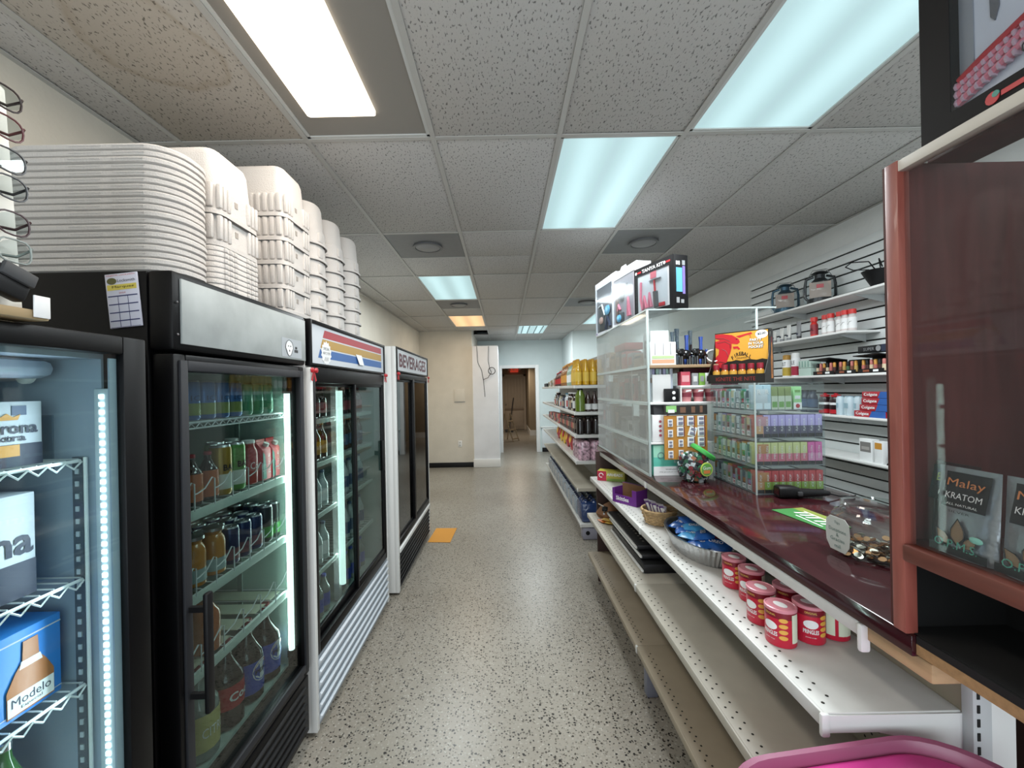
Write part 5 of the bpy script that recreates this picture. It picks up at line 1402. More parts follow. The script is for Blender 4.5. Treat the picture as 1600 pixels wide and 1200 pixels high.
for i, (c, r_) in enumerate(pk):
    small = c < 2 and r_ < 2
    p = thing('blister_pack', f'white blister pack, column {["one", "two", "three", "four"][c]} row {["four", "three", "two", "one"][r_]} on the orange card', 'blister pack', (0.965 - 0.083 + c * 0.055, 2.2385, 1.205 + 0.008 + r_ * 0.056 + (0.004 if c else 0)), 0, 'white packs on the orange card')
    w_, h = (0.026, 0.04) if c == 0 or small else (0.04, 0.052)
    put('backing', cached(('blister_back', w_, h), lambda: MB().box(-w_ / 2, w_ / 2, -0.002, 0, 0, h, PAPER)), p, rot=(0, 0.3 if (c, r_) == (2, 2) else 0, 0))
    put('print', cached(('blister_print', w_, h), lambda: MB().box(-w_ * 0.3, w_ * 0.3, -0.006, -0.002, h * 0.15, h * 0.45, mat('blister_ink', '#7d7f92', 0.5), 0.001).box(-w_ * 0.3, w_ * 0.3, -0.0035, -0.002, h * 0.6, h * 0.85, MATS['blister_ink'])), p, rot=(0, 0.3 if (c, r_) == (2, 2) else 0, 0))
    if w_ > 0.03:
        put('side_strip', cached(('blister_strip', w_, h), lambda: MB().box(w_ / 2 - 0.005, w_ / 2, -0.0032, -0.002, 0, h, BL)), p)
t = carton('white_carton', 'white carton with four red round marks at the case corner', 'carton', (0.838, 2.29, 1.2985), 0, 0.085, 0.05, 0.145, PAPER, strips=[(0.036, 0.0425, 0.0, 0.145, MAG)])
for z in (0.035, 0.06, 0.085, 0.11):
    put('round_mark', cached(('round_mark',), lambda: MB().lathe([(0.0, 0), (0.0075, 0), (0.0075, 0.001)], mat('mark_red', '#a04a58', 0.5), 12)), t, (0.0, -0.0265, z), FRONT)
carton('dark_packet', 'dark grey packets piled on the case shelf above the white carton', 'packet', (0.85, 2.31, 1.4445), 0.2, 0.10, 0.06, 0.05, DARKGREY)
TEALB = mat('aqua_box', '#5fc2ad', 0.45)
carton('aqua_box', 'aqua green box with white base standing on the counter behind the case front', 'box', (0.895, 2.300, CZ + 0.0005), 0, 0.19, 0.06, 0.165, TEALB, strips=[(-0.095, 0.095, 0, 0.05, PAPER), (-0.095, 0.0, 0.10, 0.165, mat('mint_box', '#9fdbc2', 0.45))], words=[('frozen', 0.045, 0.075, 0.06, 0.014, PAPER), ('WARNING', 0.0, 0.034, 0.06, 0.008, DARKGREY), ('this product contains', 0.0, 0.02, 0.13, 0.007, DARKGREY)])
put('aqua_ring', MB().tube([(-0.055 + 0.016 * math.cos(a * PI / 8), -0.0325, 0.11 + 0.016 * math.sin(a * PI / 8)) for a in range(16)], 0.002, mat('ring_grey', '#6d8f92'), 4, True), bpy.data.objects['aqua_box'])

# round candy jar with green lid
t = thing('candy_jar', 'round clear jar of wrapped gum balls with a green lid', 'jar', (0.962, 2.145, CZ + 0.0005))
put('bowl', MB().lathe([(0.045, 0), (0.062, 0.012), (0.082, 0.045), (0.087, 0.075), (0.08, 0.11), (0.062, 0.14), (0.055, 0.15)], CLEAR, 24), t)
put('lid', MB().lathe([(0.066, -0.006), (0.068, 0.0), (0.066, 0.012), (0.058, 0.018), (0, 0.018)], mat('lid_green', '#3fa24a', 0.4), 24), t, (0.045, 0.0, 0.140), (0.1, 0.62, 0))
ball = MB()
cm = [mat('gum_green', '#2f6a4a', 0.4), mat('gum_red', '#8a2630', 0.4), mat('gum_white', '#c9d0cf', 0.4), mat('gum_dark', '#2a3038', 0.4), mat('gum_orange', '#b06a42', 0.4)]
for k in range(230):
    a, zz = rnd.uniform(0, 2 * PI), rnd.uniform(0.008, 0.135)
    R = math.sqrt(max(0, 1 - ((zz - 0.07) / 0.085) ** 2)) * 0.074
    rr = R * (0.98 if k % 3 else rnd.uniform(0.3, 0.9))
    ball.at(Matrix.Translation((rr * math.cos(a), rr * math.sin(a), zz)) @ Matrix.Rotation(a, 4, 'Z') @ Matrix.Rotation(rnd.uniform(-1, 1), 4, 'X'))
    ball.box(-0.006, 0.006, -0.010, 0.010, -0.008, 0.008, cm[rnd.choice([0, 0, 1, 2, 3, 3, 4])])
ball.at(None)
stuff(put('gum_pieces', ball, t))
lb = put('round_label', MB().lathe([(0, 0), (0.034, 0), (0.034, 0.003)], mat('label_lime', '#b7c95a', 0.5), 22), t, (0.022, -0.087, 0.072), (PI / 2, 0, 0.22))
put('label_centre', MB().lathe([(0, 0), (0.029, 0), (0.029, 0.001)], mat('label_green', '#5d9a48', 0.5), 22).box(-0.018, 0.018, -0.02, -0.004, 0.001, 0.0016, mat('label_orange', '#c7763f', 0.5)), lb, (0, 0, 0.003))
txt('Gum', PAPER, lb, (0, 0.008, 0.0048), 0.045, 0.016, rot=(0, 0, 0))

# stacked clear vape rack
RX0, RX1, RY0, RY1 = 1.095, 1.40, 1.835, 2.225
vr = thing('acrylic_rack', 'four tier clear rack of small boxes with price labels on the counter', 'rack', (0, 0, 0))
TZ = [CZ + 0.0005, 1.2385, 1.3600, 1.4815]
put('outer_side', MB().box(RX0, RX0 + 0.003, RY0, RY1, CZ, 1.602, ACRYL), vr)
put('outer_front', MB().box(RX0 + 0.003, RX1, RY0, RY0 + 0.003, CZ, 1.602, ACRYL), vr)
put('outer_end', MB().box(RX1 - 0.003, RX1, RY0 + 0.003, RY1, CZ, 1.602, ACRYL), vr)
put('top_sheet', MB().box(RX0, RX1, RY0, RY1, 1.602, 1.606, ACRYL), vr)
put('corner_edge', MB().box(RX0 - 0.0015, RX0 + 0.004, RY0 - 0.0015, RY0 + 0.004, CZ, 1.606, AEDGE), vr)
SMOKE = mat('smoky_tier', '#6d7276', 0.3)
for z in TZ:
    put('tier_sheet', MB().box(RX0 + 0.004, RX1 - 0.004, RY0 + 0.004, RY1 - 0.004, z, z + 0.004, SMOKE), vr)
    for k in range(1, 9):
        y = RY0 + 0.004 + k * 0.0427
        put('divider', cached(('vape_div',), lambda: MB().box(RX0 + 0.004, RX0 + 0.07, -0.0008, 0.0008, 0.004, 0.085, AEDGE)), vr, (0, y, z))
vcol = [mat('vape_' + n, h, 0.4) for n, h in (('green', '#4f8a4e'), ('red', '#9d3a44'), ('rose', '#b98a94'), ('slate', '#5d6a74'), ('amber', '#b07a48'), ('teal', '#3f8a7a'), ('ivory', '#c3bf9a'), ('lilac', '#9a93bd'), ('brown', '#6a4034'), ('pale', '#c3ccd2'))]
grid = [[3, 3, 0, 4, 1, 5, 8, 1, 4], [3, 0, 0, 8, 2, 8, 4, 9, 4], [3, 9, 7, 2, 9, 3, 6, 2, 2], [2, 2, 1, 5, 9, 3, 5, 9, 9]]
tn = ['bottom tier', 'second tier', 'third tier', 'top tier']
for r_ in range(4):
    for k in range(9):
        y = RY0 + 0.0255 + k * 0.0427
        kk = 8 - k
        h = 0.092
        m = vcol[grid[r_][kk]]
        carton('vape_box', f'small printed box with price label, {ORD[k]} from the rack corner, {tn[r_]}, aisle side', 'box', (RX0 + 0.037, y, TZ[r_] + 0.0045), TONX, 0.036, 0.05, h, m, 'boxes on the aisle side of the clear rack',
               strips=[(-0.016, 0.016, 0.052, 0.085, vcol[(grid[r_][kk] + 3 + k) % 10]), (-0.016, 0.016, 0.003, 0.024, PAPER), (-0.01, 0.01, 0.030, 0.048, vcol[(grid[r_][kk] + 6) % 10]), (-0.010, 0.010, 0.009, 0.012, RED if (k + r_) % 4 == 0 else GREY), (-0.010, 0.006, 0.015, 0.019, RED if (k + r_) % 4 == 0 else GREY)])
LAV = [mat('lavender_top', '#b3a6dd', 0.4), mat('lavender_base', '#4a4660', 0.4)]
LIM = [mat('lime_top', '#c5c98a', 0.4), mat('pink_base', '#cf6a80', 0.4)]
HPK = [mat('hot_pink_top', '#cf5aa0', 0.4), mat('hot_pink_base', '#d98ab8', 0.4)]
FIR = [mat('fire_top', '#b82c34', 0.4), mat('green_base', '#8fae4a', 0.4)]
ENDC = [mat('salmon_end', '#b86a62', 0.45), mat('salmon_print', '#c99a6a', 0.45)]
def front_box(x, r_, cols, label, word, w_=0.030):
    t = carton('vape_box', label, 'box', (x, RY0 + 0.033, TZ[r_] + 0.0045), 0, w_, 0.05, 0.098, cols[0], 'boxes on the front of the clear rack',
               strips=[(-w_ / 2, w_ / 2, 0.0, 0.05, cols[1]), (-w_ / 2, w_ / 2, 0, 0.016, BLACKP)])
    txt(word, PAPER, t, (0, -0.027, 0.055), 0.055, w_ * 0.32, rot=(PI / 2, -PI / 2, 0))
for i in range(9):
    front_box(RX0 + 0.024 + i * 0.0325, 2, LAV if i else ENDC, f'lavender flavour box, {ORD[i]} from the rack corner on the third tier front' if i else 'salmon box at the corner of the third tier front', 'FLAVOUR')
for i in range(9):
    front_box(RX0 + 0.022 + i * 0.0325, 1, HPK if i > 6 else LIM, f'{"hot pink" if i > 6 else "lime and pink"} flavour box, {ORD[i]} from the rack corner on the second tier front', 'MELON')
for i in range(9):
    front_box(RX0 + 0.024 + i * 0.0325, 0, FIR if i else ENDC, f'red and green flavour box, {ORD[i]} from the rack corner on the bottom tier front' if i else 'orange pink box at the corner of the bottom tier front', 'ICE POP')
PBL = mat('pale_blue_box', '#b3cad6', 0.4)
for i in range(2):
    t = carton('vape_box', f'pale blue tall box, {ORD[i]} from the rack corner on the top tier', 'box', (RX0 + 0.024 + i * 0.036, RY0 + 0.033, TZ[3] + 0.0045), 0, 0.034, 0.05, 0.11, PBL, words=[('R', 0, 0.078, 0.018, 0.02, PAPER)], strips=[(-0.014, 0.014, 0.004, 0.03, mat('ice_blue', '#d5e4ec', 0.4))])
for i in range(3):
    carton('vape_box', f'olive and white box, {ORD[i]} after the pale blue ones on the top tier', 'box', (RX0 + 0.092 + i * 0.030, RY0 + 0.033, TZ[3] + 0.0045), 0, 0.028, 0.05, 0.10, mat('olive_box', '#7c8a52', 0.45), strips=[(-0.014, 0.014, 0.0, 0.06, mat('soft_white_box', '#c3cdb9', 0.45)), (-0.011, 0.011, 0.01, 0.035, mat('mid_green', '#6fa052', 0.45))])
t = carton('vape_box', 'bright green and white box with red cherry mark on the top tier', 'box', (RX0 + 0.193, RY0 + 0.033, TZ[3] + 0.0045), 0, 0.036, 0.05, 0.10, mat('bright_mint', '#9fd493', 0.45), strips=[(-0.018, 0.018, 0, 0.03, PAPER), (-0.012, 0.012, 0.075, 0.085, mat('mid_green', '#6fa052', 0.45)), (-0.012, 0.012, 0.045, 0.06, PAPER)])
put('cherry_mark', MB().lathe([(0, 0), (0.009, 0), (0.009, 0.001)], RED, 12), t, (0, -0.0262, 0.015), FRONT)

# dragon display box with little bottles
FBK = mat('display_black', '#17130f', 0.45)
FRED = mat('dragon_red', '#c4202c', 0.45)
FYEL = mat('display_amber', '#d9a03a', 0.45)
t = thing('bottle_display', 'black and amber cardboard counter display with a red dragon and a price tag', 'display', (1.225, 2.167, 1.6065), -0.85)
t.scale = (0.88, 0.88, 1.08)
W = 0.30
put('tray', MB().box(-W / 2, W / 2, -0.09, -0.087, 0, 0.042, FBK).box(-W / 2, W / 2, -0.087, 0.06, 0, 0.003, FBK), t)
for s in (-1, 1):
    side = [(-0.09, 0), (0.06, 0), (0.06, 0.245), (0.03, 0.25), (-0.02, 0.12), (-0.09, 0.042)]
    put('side_wing', MB()._add([(s * W / 2 + dx, y, z) for dx in (-0.0015, 0.0015) for y, z in side], [(5, 4, 3, 2, 1, 0), (6, 7, 8, 9, 10, 11)] + [(i, (i + 1) % 6, 6 + (i + 1) % 6, 6 + i) for i in range(6)], FBK), t)
put('back_card', MB().box(-W / 2 + 0.002, W / 2 - 0.002, 0.012, 0.016, 0.004, 0.25, FBK), t)
put('top_fold', MB().box(-W / 2 + 0.002, W / 2 - 0.002, 0.016, 0.06, 0.247, 0.25, FBK), t)
art = put('printed_art', MB().prism([(-0.125, 0.105), (-0.05, 0.108), (-0.03, 0.113), (0.0, 0.107), (0.04, 0.114), (0.08, 0.108), (0.11, 0.113), (0.14, 0.107), (0.14, 0.245), (-0.146, 0.245), (-0.146, 0.11)], 0, 0.0008, FYEL), t, (0, 0.0118, 0), FRONT)
DR = MB()
DR.prism([(-0.146, 0.09), (-0.085, 0.10), (-0.075, 0.12), (-0.06, 0.15), (-0.052, 0.175), (-0.052, 0.193), (-0.02, 0.188), (-0.006, 0.197), (-0.012, 0.212), (-0.028, 0.222), (-0.05, 0.235), (-0.1, 0.244), (-0.146, 0.245), (-0.146, 0.225), (-0.118, 0.213), (-0.146, 0.21), (-0.146, 0.18), (-0.125, 0.17), (-0.128, 0.145), (-0.146, 0.13)], 0.0008, 0.0016, FRED)
DR.prism([(-0.046, 0.178), (-0.018, 0.178), (-0.006, 0.165), (-0.014, 0.160), (-0.022, 0.168), (-0.042, 0.166)], 0.0008, 0.0016, FRED)
DR.prism([(-0.146, 0.092), (-0.12, 0.098), (-0.08, 0.085), (-0.11, 0.078), (-0.146, 0.076)], 0.0008, 0.0018, FRED)
DR.prism([(-0.028, 0.227), (0.03, 0.236), (0.055, 0.240), (0.06, 0.232), (0.03, 0.228), (-0.01, 0.218)], 0.0008, 0.0016, FRED)
put('dragon', DR, t, (0, 0.0118, 0), FRONT)
DK = MB()
DK.prism([(-0.03, 0.214), (-0.018, 0.216), (-0.024, 0.209)], 0.0016, 0.0022, FBK)
DK.tube([(-0.145, 0.225, 0.002), (-0.1, 0.222, 0.002), (-0.06, 0.205, 0.002)], 0.001, FBK, 4).tube([(-0.135, 0.2, 0.002), (-0.09, 0.205, 0.002), (-0.06, 0.19, 0.002), (-0.06, 0.17, 0.002)], 0.001, FBK, 4).tube([(-0.11, 0.17, 0.002), (-0.085, 0.16, 0.002), (-0.072, 0.13, 0.002)], 0.001, FBK, 4).tube([(-0.146, 0.1, 0.002), (-0.12, 0.108, 0.002), (-0.085, 0.1, 0.002)], 0.001, FBK, 4)
put('dragon_lines', DK, t, (0, 0.0118, 0), FRONT)
for i, (ch, a) in enumerate(zip('FIREBALL', range(8))):
    u = (i - 3.5) / 3.5
    txt(ch, FBK, t, (0.0 + u * 0.048, 0.0100, 0.142 - 0.018 * u * u), None, 0.018, rot=(PI / 2, u * 0.55, 0))
txt('CINNAMON', FBK, t, (0.0, 0.0100, 0.121), 0.055, 0.008)
for i, s in enumerate(('PARTY', 'IN YOUR', 'POCKET')):
    txt(s, FBK, t, (0.0795, 0.0102, 0.2015 - i * 0.0165), (0.064, 0.08, 0.078)[i], 0.0145)
    txt(s, PAPER, t, (0.078, 0.0095, 0.203 - i * 0.0165), (0.062, 0.078, 0.076)[i], 0.0125)
tagm = put('price_tag', MB().prism([(0.032 * math.cos(a * PI / 12), 0.020 * math.sin(a * PI / 12)) for a in range(24)], 0, 0.001, PAPER), t, (0.108, 0.0108, 0.227), FRONT)
txt('$2.00', BLACKP, tagm, (0, 0.002, 0.0018), 0.04, 0.012, rot=(0, 0, 0.06))
txt("'S", FRED, t, (0.048, 0.0098, 0.222), None, 0.015)
txt('IGNITE THE NITE', mat('dull_red_word', '#8f2c2c', 0.5), t, (0.0, -0.0912, 0.02), 0.21, 0.018)
sp = put('side_bottle_print', MB().prism([(-0.014, 0.02), (0.014, 0.02), (0.014, 0.12), (0.006, 0.15), (0.006, 0.185), (-0.006, 0.185), (-0.006, 0.15), (-0.014, 0.12)], 0, 0.0008, mat('print_amber', '#b8743a', 0.5)).prism([(-0.006, 0.185), (0.006, 0.185), (0.007, 0.21), (-0.007, 0.21)], 0, 0.0008, mat('print_cap', '#7d2430', 0.5)), t, (W / 2 + 0.0018, 0.03, 0), (PI / 2, 0, PI / 2))
txt('FIREBALL', FBK, sp, (0, 0.075, 0.0012), 0.07, 0.012, rot=(0, 0, PI / 2))
LIQ = mat('amber_liquor', '#b06c2c', 0.15, spec=0.8)
CAPD = mat('deep_red_cap', '#8d2030', 0.35)
for i in range(6):
    x = -0.118 + i * 0.047
    p = Matrix.Rotation(-0.85, 4, 'Z') @ Vector((x * 0.88, -0.05 * 0.88, 0))
    b = bottle('mini_bottle', f'miniature amber bottle with red cap, {ORD[i]} from the left in the dragon display', 'bottle', (1.225 + p.x, 2.167 + p.y, 1.6105), -0.85, 0.0175, 0.094, LIQ, CAPD, mat('mini_label', '#d0a040', 0.5), 'miniature bottles in the dragon display', neck=0.72, lz=(0.12, 0.62), shoulder=0.72, capfrac=0.27)

# hookah kit boxes on top of the case
def kit(name, label, loc, rz, L_, d, h, frame, title, inside, bw=0.03, inner='#c4c2c4'):
    t = thing(name, label, 'kit box', loc, rz)
    q = MB()
    q.box(-L_ / 2, L_ / 2, -d / 2 + 0.004, d / 2, 0, h, frame, 0.002)
    put('box', q, t)
    fr_ = MB()
    tb = 0.05
    fr_.box(-L_ / 2, -L_ / 2 + bw, -d / 2, -d / 2 + 0.004, 0, h, frame).box(L_ / 2 - bw, L_ / 2, -d / 2, -d / 2 + 0.004, 0, h, frame)
    fr_.box(-L_ / 2 + bw, L_ / 2 - bw, -d / 2, -d / 2 + 0.004, 0, bw * 0.8, frame).box(-L_ / 2 + bw, L_ / 2 - bw, -d / 2, -d / 2 + 0.004, h - tb, h, frame)
    put('front_frame', fr_, t)
    put('inner_card', MB().box(-L_ / 2 + bw, L_ / 2 - bw, -d / 2 + 0.0030, -d / 2 + 0.0042, bw * 0.8, h - tb, mat('inner_card_' + inner[1:], inner, 0.5)), t)
    inside(t, -d / 2 + 0.002)
    put('window_film', MB().box(-L_ / 2 + bw, L_ / 2 - bw, -d / 2 - 0.0125, -d / 2 - 0.012, bw * 0.8, h - tb, CLEAR), t)
    if title:
        txt(title, PAPER, t, (0, -d / 2 - 0.001, h - 0.028), L_ * 0.55, 0.02)
    return t
HOSE_P = mat('pink_hose', '#d97a8c', 0.4)
HOSE_B = mat('sky_print', '#5fa6c9', 0.4)
def in_black(t, y):
    put('hose', MB().tube([(-0.10, y - 0.004, 0.2), (-0.105, y - 0.004, 0.10), (-0.09, y - 0.004, 0.035)], 0.007, HOSE_P, 6).tube([(-0.085, y - 0.004, 0.04), (-0.07, y - 0.004, 0.11), (-0.055, y - 0.004, 0.04)], 0.009, HOSE_P, 6).tube([(-0.035, y - 0.004, 0.04), (-0.025, y - 0.004, 0.12), (-0.01, y - 0.004, 0.04)], 0.009, HOSE_P, 6), t)
    put('pipe_stem', MB().tube([(0.03, y - 0.003, 0.03), (0.025, y - 0.003, 0.12)], 0.016, DARKGREY, 8).tube([(0.02, y - 0.003, 0.12), (0.015, y - 0.003, 0.19)], 0.006, RED, 6), t)
    put('tray_disc', MB().lathe([(0.0, 0), (0.05, 0.002), (0.052, 0.006)], CHROME, 18, sy=0.12), t, (0.02, y - 0.003, 0.185))
    put('pink_panel', MB().box(-0.02, 0.03, y - 0.001, y, 0.2, 0.24, mat('pink_card', '#c4606c', 0.5)), t)
    put('red_bits', MB().box(0.05, 0.10, y - 0.006, y, 0.028, 0.05, RED, 0.004), t)
t = kit('kit_box', 'black windowed kit box with pink hose on top of the display case', (0.905, 2.41, ZT + 0.007), -1.23, 0.33, 0.10, 0.29, mat('kit_black', '#0c0b0d', 0.6, spec=0.2), 'TANYA KIT', in_black)
put('maker_mark', MB().lathe([(0, 0), (0.009, 0), (0.009, 0.0006)], PAPER, 12), t, (-0.145, -0.0506, 0.262), FRONT)
put('maker_mark', MB().lathe([(0, 0), (0.009, 0), (0.009, 0.0006)], PAPER, 12), t, (0.10, -0.0506, 0.262), FRONT)
put('red_word', MB().box(-0.132, -0.10, -0.0506, -0.05, 0.257, 0.267, RED).box(0.112, 0.145, -0.0506, -0.05, 0.257, 0.267, RED), t)
put('side_print', MB().box(0.165, 0.1658, -0.03, 0.01, 0.09, 0.22, HOSE_B).box(0.165, 0.1657, 0.012, 0.03, 0.08, 0.23, mat('violet_print', '#7a6aa8', 0.5)).box(0.165, 0.1657, -0.03, -0.02, 0.235, 0.255, PAPER).box(0.165, 0.1657, -0.015, -0.005, 0.235, 0.255, PAPER).box(0.165, 0.1657, 0.01, 0.03, 0.235, 0.26, GREY).box(0.165, 0.1657, -0.03, -0.01, 0.03, 0.06, GREY).box(0.165, 0.1657, 0.0, 0.02, 0.03, 0.05, GREY), t)
KW = mat('kit_white', '#d7d8de', 0.45)
def in_white2(t, y):
    put('dark_parts', MB().box(-0.12, -0.08, y - 0.008, y, 0.03, 0.2, mat('kit_brown', '#6a5348', 0.5), 0.004).ball((-0.03, y - 0.004, 0.2), (0.04, 0.008, 0.035), DARKGREY).box(-0.07, 0.0, y - 0.006, y, 0.03, 0.09, DARKGREY, 0.004), t)
    put('hose', MB().tube([(-0.09, y - 0.004, 0.11), (-0.075, y - 0.004, 0.15), (-0.05, y - 0.004, 0.11)], 0.008, HOSE_P, 6).tube([(0.06, y - 0.004, 0.05), (0.07, y - 0.004, 0.17), (0.09, y - 0.004, 0.05)], 0.01, HOSE_P, 6), t)
    put('blue_part', MB().ball((-0.07, y - 0.006, 0.055), (0.035, 0.01, 0.028), HOSE_B), t)
    put('metal_part', MB().lathe([(0, 0), (0.05, 0.003), (0.02, 0.02), (0.012, 0.05)], CHROME, 14, sy=0.2), t, (0.05, y - 0.004, 0.22))
def in_white3(t, y):
    put('dark_parts', MB().box(-0.13, -0.02, y - 0.004, y, 0.03, 0.2, DARKGREY, 0.003).ball((0.05, y - 0.004, 0.26), (0.05, 0.006, 0.03), NAVY), t)
    put('blue_part', MB().ball((0.05, y - 0.006, 0.17), (0.055, 0.01, 0.04), HOSE_B).tube([(0.02, y - 0.004, 0.03), (0.06, y - 0.004, 0.12), (0.1, y - 0.004, 0.04)], 0.012, NAVY, 6), t)
    put('pink_part', MB().ball((-0.08, y - 0.006, 0.11), (0.045, 0.008, 0.03), mat('kit_rose', '#c9a094', 0.5)), t)
    put('cross_tube', MB().tube([(-0.13, y - 0.005, 0.22), (-0.06, y - 0.005, 0.23), (0.0, y - 0.005, 0.14)], 0.008, PAPER, 6), t)
t = kit('kit_box', 'white windowed kit box between the black box and the last white box', (0.865, 2.83, ZT + 0.007), -1.40, 0.37, 0.10, 0.38, KW, None, in_white2, 0.026, '#8d868a')
put('faint_print', MB().box(-0.05, 0.05, -0.0508, -0.05, 0.345, 0.355, mat('faint_pink', '#c9a9b4', 0.5)), t)
put('hang_tab', MB().prism([(-0.05, 0.378), (0.05, 0.378), (0.03, 0.40), (-0.03, 0.40)], 0.0, 0.003, KW), t, (0, -0.045, 0), FRONT)
t = kit('kit_box', 'white windowed kit box with blue parts at the far end of the case top', (0.835, 3.24, ZT + 0.007), -1.44, 0.42, 0.09, 0.42, KW, None, in_white3, 0.028, '#55555c')
put('faint_print', MB().box(-0.05, 0.05, -0.0458, -0.045, 0.385, 0.396, mat('faint_pink', '#c9a9b4', 0.5)), t)
put('violet_seal', MB().box(-0.2, -0.18, -0.0458, -0.045, 0.008, 0.022, MATS['violet_print']), t)

# ---- nearer counter goods
t = thing('barcode_scanner', 'black handheld scanner lying before the clear rack', 'scanner', (1.245, 1.785, CZ + 0.0005), -0.12)
put('handle', MB().rings([[(x, y * k, 0.020 + z * k2) for y, z in rrect(0.05, 0.036, 0.014, 3)] for x, k, k2 in ((-0.01, 1.0, 1.0), (0.04, 0.85, 0.9), (0.11, 0.62, 0.55), (0.118, 0.5, 0.4))], BLACKP), t)
put('head', MB().rings([[(x, y * k, 0.026 + z * k2) for y, z in rrect(0.062, 0.05, 0.016, 3)] for x, k, k2 in ((-0.088, 0.9, 0.85), (-0.08, 1.0, 1.0), (-0.03, 0.95, 0.98), (-0.008, 0.82, 0.75))], BLACKP), t)
put('window', MB().box(-0.0895, -0.0885, -0.02, 0.02, 0.012, 0.038, mat('scan_window', '#3a1016', 0.2)), t)
put('trigger', MB().box(-0.02, 0.0, -0.034, -0.024, 0.012, 0.03, DARKGREY, 0.003), t)
put('cable', MB().tube([(0.115, 0, 0.018), (0.16, 0.005, 0.006), (0.22, 0.01, 0.004), (0.24, 0.03, 0.004)], 0.003, BLACKP, 6), t)
t = thing('change_mat', 'flat green printed mat with white lettering on the dark counter', 'mat', (1.105, 1.50, CZ + 0.0004), 0.0)
gmt = mat('mat_green', '#37783c', 0.5)
put('sheet', MB().prism([(-0.085, 0.115), (0.045, 0.133), (0.055, -0.02), (0.045, -0.10), (-0.055, -0.138)], 0, 0.0018, gmt), t)
put('olive_band', MB().prism([(0.005, 0.127), (0.045, 0.132), (0.054, -0.02), (0.044, -0.098), (0.012, -0.112)], 0.0018, 0.0022, mat('mat_olive', '#7d8a3c', 0.5)), t)
ml = MB()
for k in range(6):
    yy = 0.075 - k * 0.030 - (0.012 if k > 2 else 0)
    ml.prism([(-0.028, yy), (-0.028, yy - 0.012), (0.012, yy - 0.022), (0.012, yy - 0.010)], 0.0024, 0.0028, PAPER)
ml.prism([(0.016, 0.085), (0.020, 0.085), (0.020, -0.09), (0.016, -0.09)], 0.0024, 0.0028, PAPER).prism([(-0.046, 0.04), (-0.041, 0.04), (-0.041, -0.09), (-0.046, -0.09)], 0.0024, 0.0028, PAPER)
stuff(put('printed_strokes', ml, t))
# tip jar
t = thing('tip_jar', 'eight sided clear jar of coins with a handwritten paper label', 'jar', (1.035, 1.175, CZ + 0.0005), PI / 8)
JG = glass('jar_glass', '#dfe6e4', refl=1.5, haze=0.03)
def octa(k, z):
    return [(k * math.cos(a * PI / 4), k * math.sin(a * PI / 4), z) for a in range(8)]
put('jar_body', MB().rings([octa(0.085, 0.0), octa(0.108, 0.022), octa(0.115, 0.07), octa(0.106, 0.108), octa(0.085, 0.118)], JG, True, False), t)
put('neck', MB().lathe([(0.08, 0.116), (0.076, 0.122), (0.08, 0.128), (0.076, 0.133), (0.081, 0.141), (0.078, 0.146), (0.072, 0.14)], JG, 26, caps=False), t)
a0 = 7 * PI / 8
lab = put('paper_label', MB().prism([(-0.026, 0.014), (0.026, 0.014), (0.040, 0.035), (0.043, 0.065), (0.040, 0.095), (0.026, 0.108), (-0.026, 0.108), (-0.040, 0.095), (-0.043, 0.065), (-0.040, 0.035)], 0, 0.0012, mat('aged_paper', '#b9bdb9', 0.7)), t, (0.1085 * math.cos(a0), 0.1085 * math.sin(a0), 0), (PI / 2, 0, a0 + PI / 2))
INK = mat('green_ink', '#54706a', 0.6)
for s, y, w_ in (('Tips', 0.092, 0.02), ('Donations', 0.072, 0.06), ('&', 0.059, 0.008), ('Gracias', 0.046, 0.05), ('mil', 0.028, 0.02)):
    txt(s, INK, lab, (0, y, 0.002), w_, 0.010, rot=(0, 0, 0))
coins = MB()
cmats = [mat('coin_copper', '#8a5a34', 0.35, metal=0.9), mat('coin_silver', '#a9a69c', 0.35, metal=0.9), mat('coin_dark', '#5a4028', 0.45, metal=0.8)]
for k in range(150):
    a, rr = rnd.uniform(0, 2 * PI), 0.088 * math.sqrt(rnd.random())
    coins.at(Matrix.Translation((rr * math.cos(a), rr * math.sin(a), rnd.uniform(0.004, 0.030))) @ Matrix.Rotation(rnd.uniform(-0.6, 0.6), 4, 'X') @ Matrix.Rotation(rnd.uniform(-0.6, 0.6), 4, 'Y'))
    coins.lathe([(0.0095, 0), (0.0095, 0.0015)], cmats[k % 3], 8)
coins.at(None)
stuff(put('coins', coins, t))
# ================================================================== shelves and goods on the slat wall
XS, XW = 2.335, XR - 0.025
def wall_shelf(z, y0, y1, label):
    t = thing('wall_shelf', label, 'shelf', (0, 0, 0))
    put('board', MB().box(XS, XW, y0, y1, z - 0.016, z, WHITEP, 0.003), t)
    for y in (y0 + 0.12, y1 - 0.12) if y1 - y0 < 1.3 else (y0 + 0.12, (y0 + y1) / 2, y1 - 0.5):
        b = MB()._add([(XS + 0.04, y + d, z - 0.017) for d in (-0.004, 0.004)] + [(XW, y + d, z - 0.017) for d in (-0.004, 0.004)] + [(XW, y + d, z - 0.07) for d in (-0.004, 0.004)], [(0, 2, 4), (5, 3, 1), (0, 1, 3, 2), (2, 3, 5, 4), (4, 5, 1, 0)], mat('bracket_grey', '#b9bdbd', 0.45))
        put('bracket', b, t)
    return t
wall_shelf(2.205, 1.6, 4.06, 'highest white slat wall shelf, carrying the two lanterns')
wall_shelf(1.955, 2.86, 4.02, 'white slat wall shelf with the red capped bottles')
wall_shelf(1.657, 2.35, 4.0, 'white slat wall shelf with aerosol cans and cosmetics displays')
wall_shelf(1.37, 2.3, 3.95, 'white slat wall shelf carrying the toothpaste boxes')
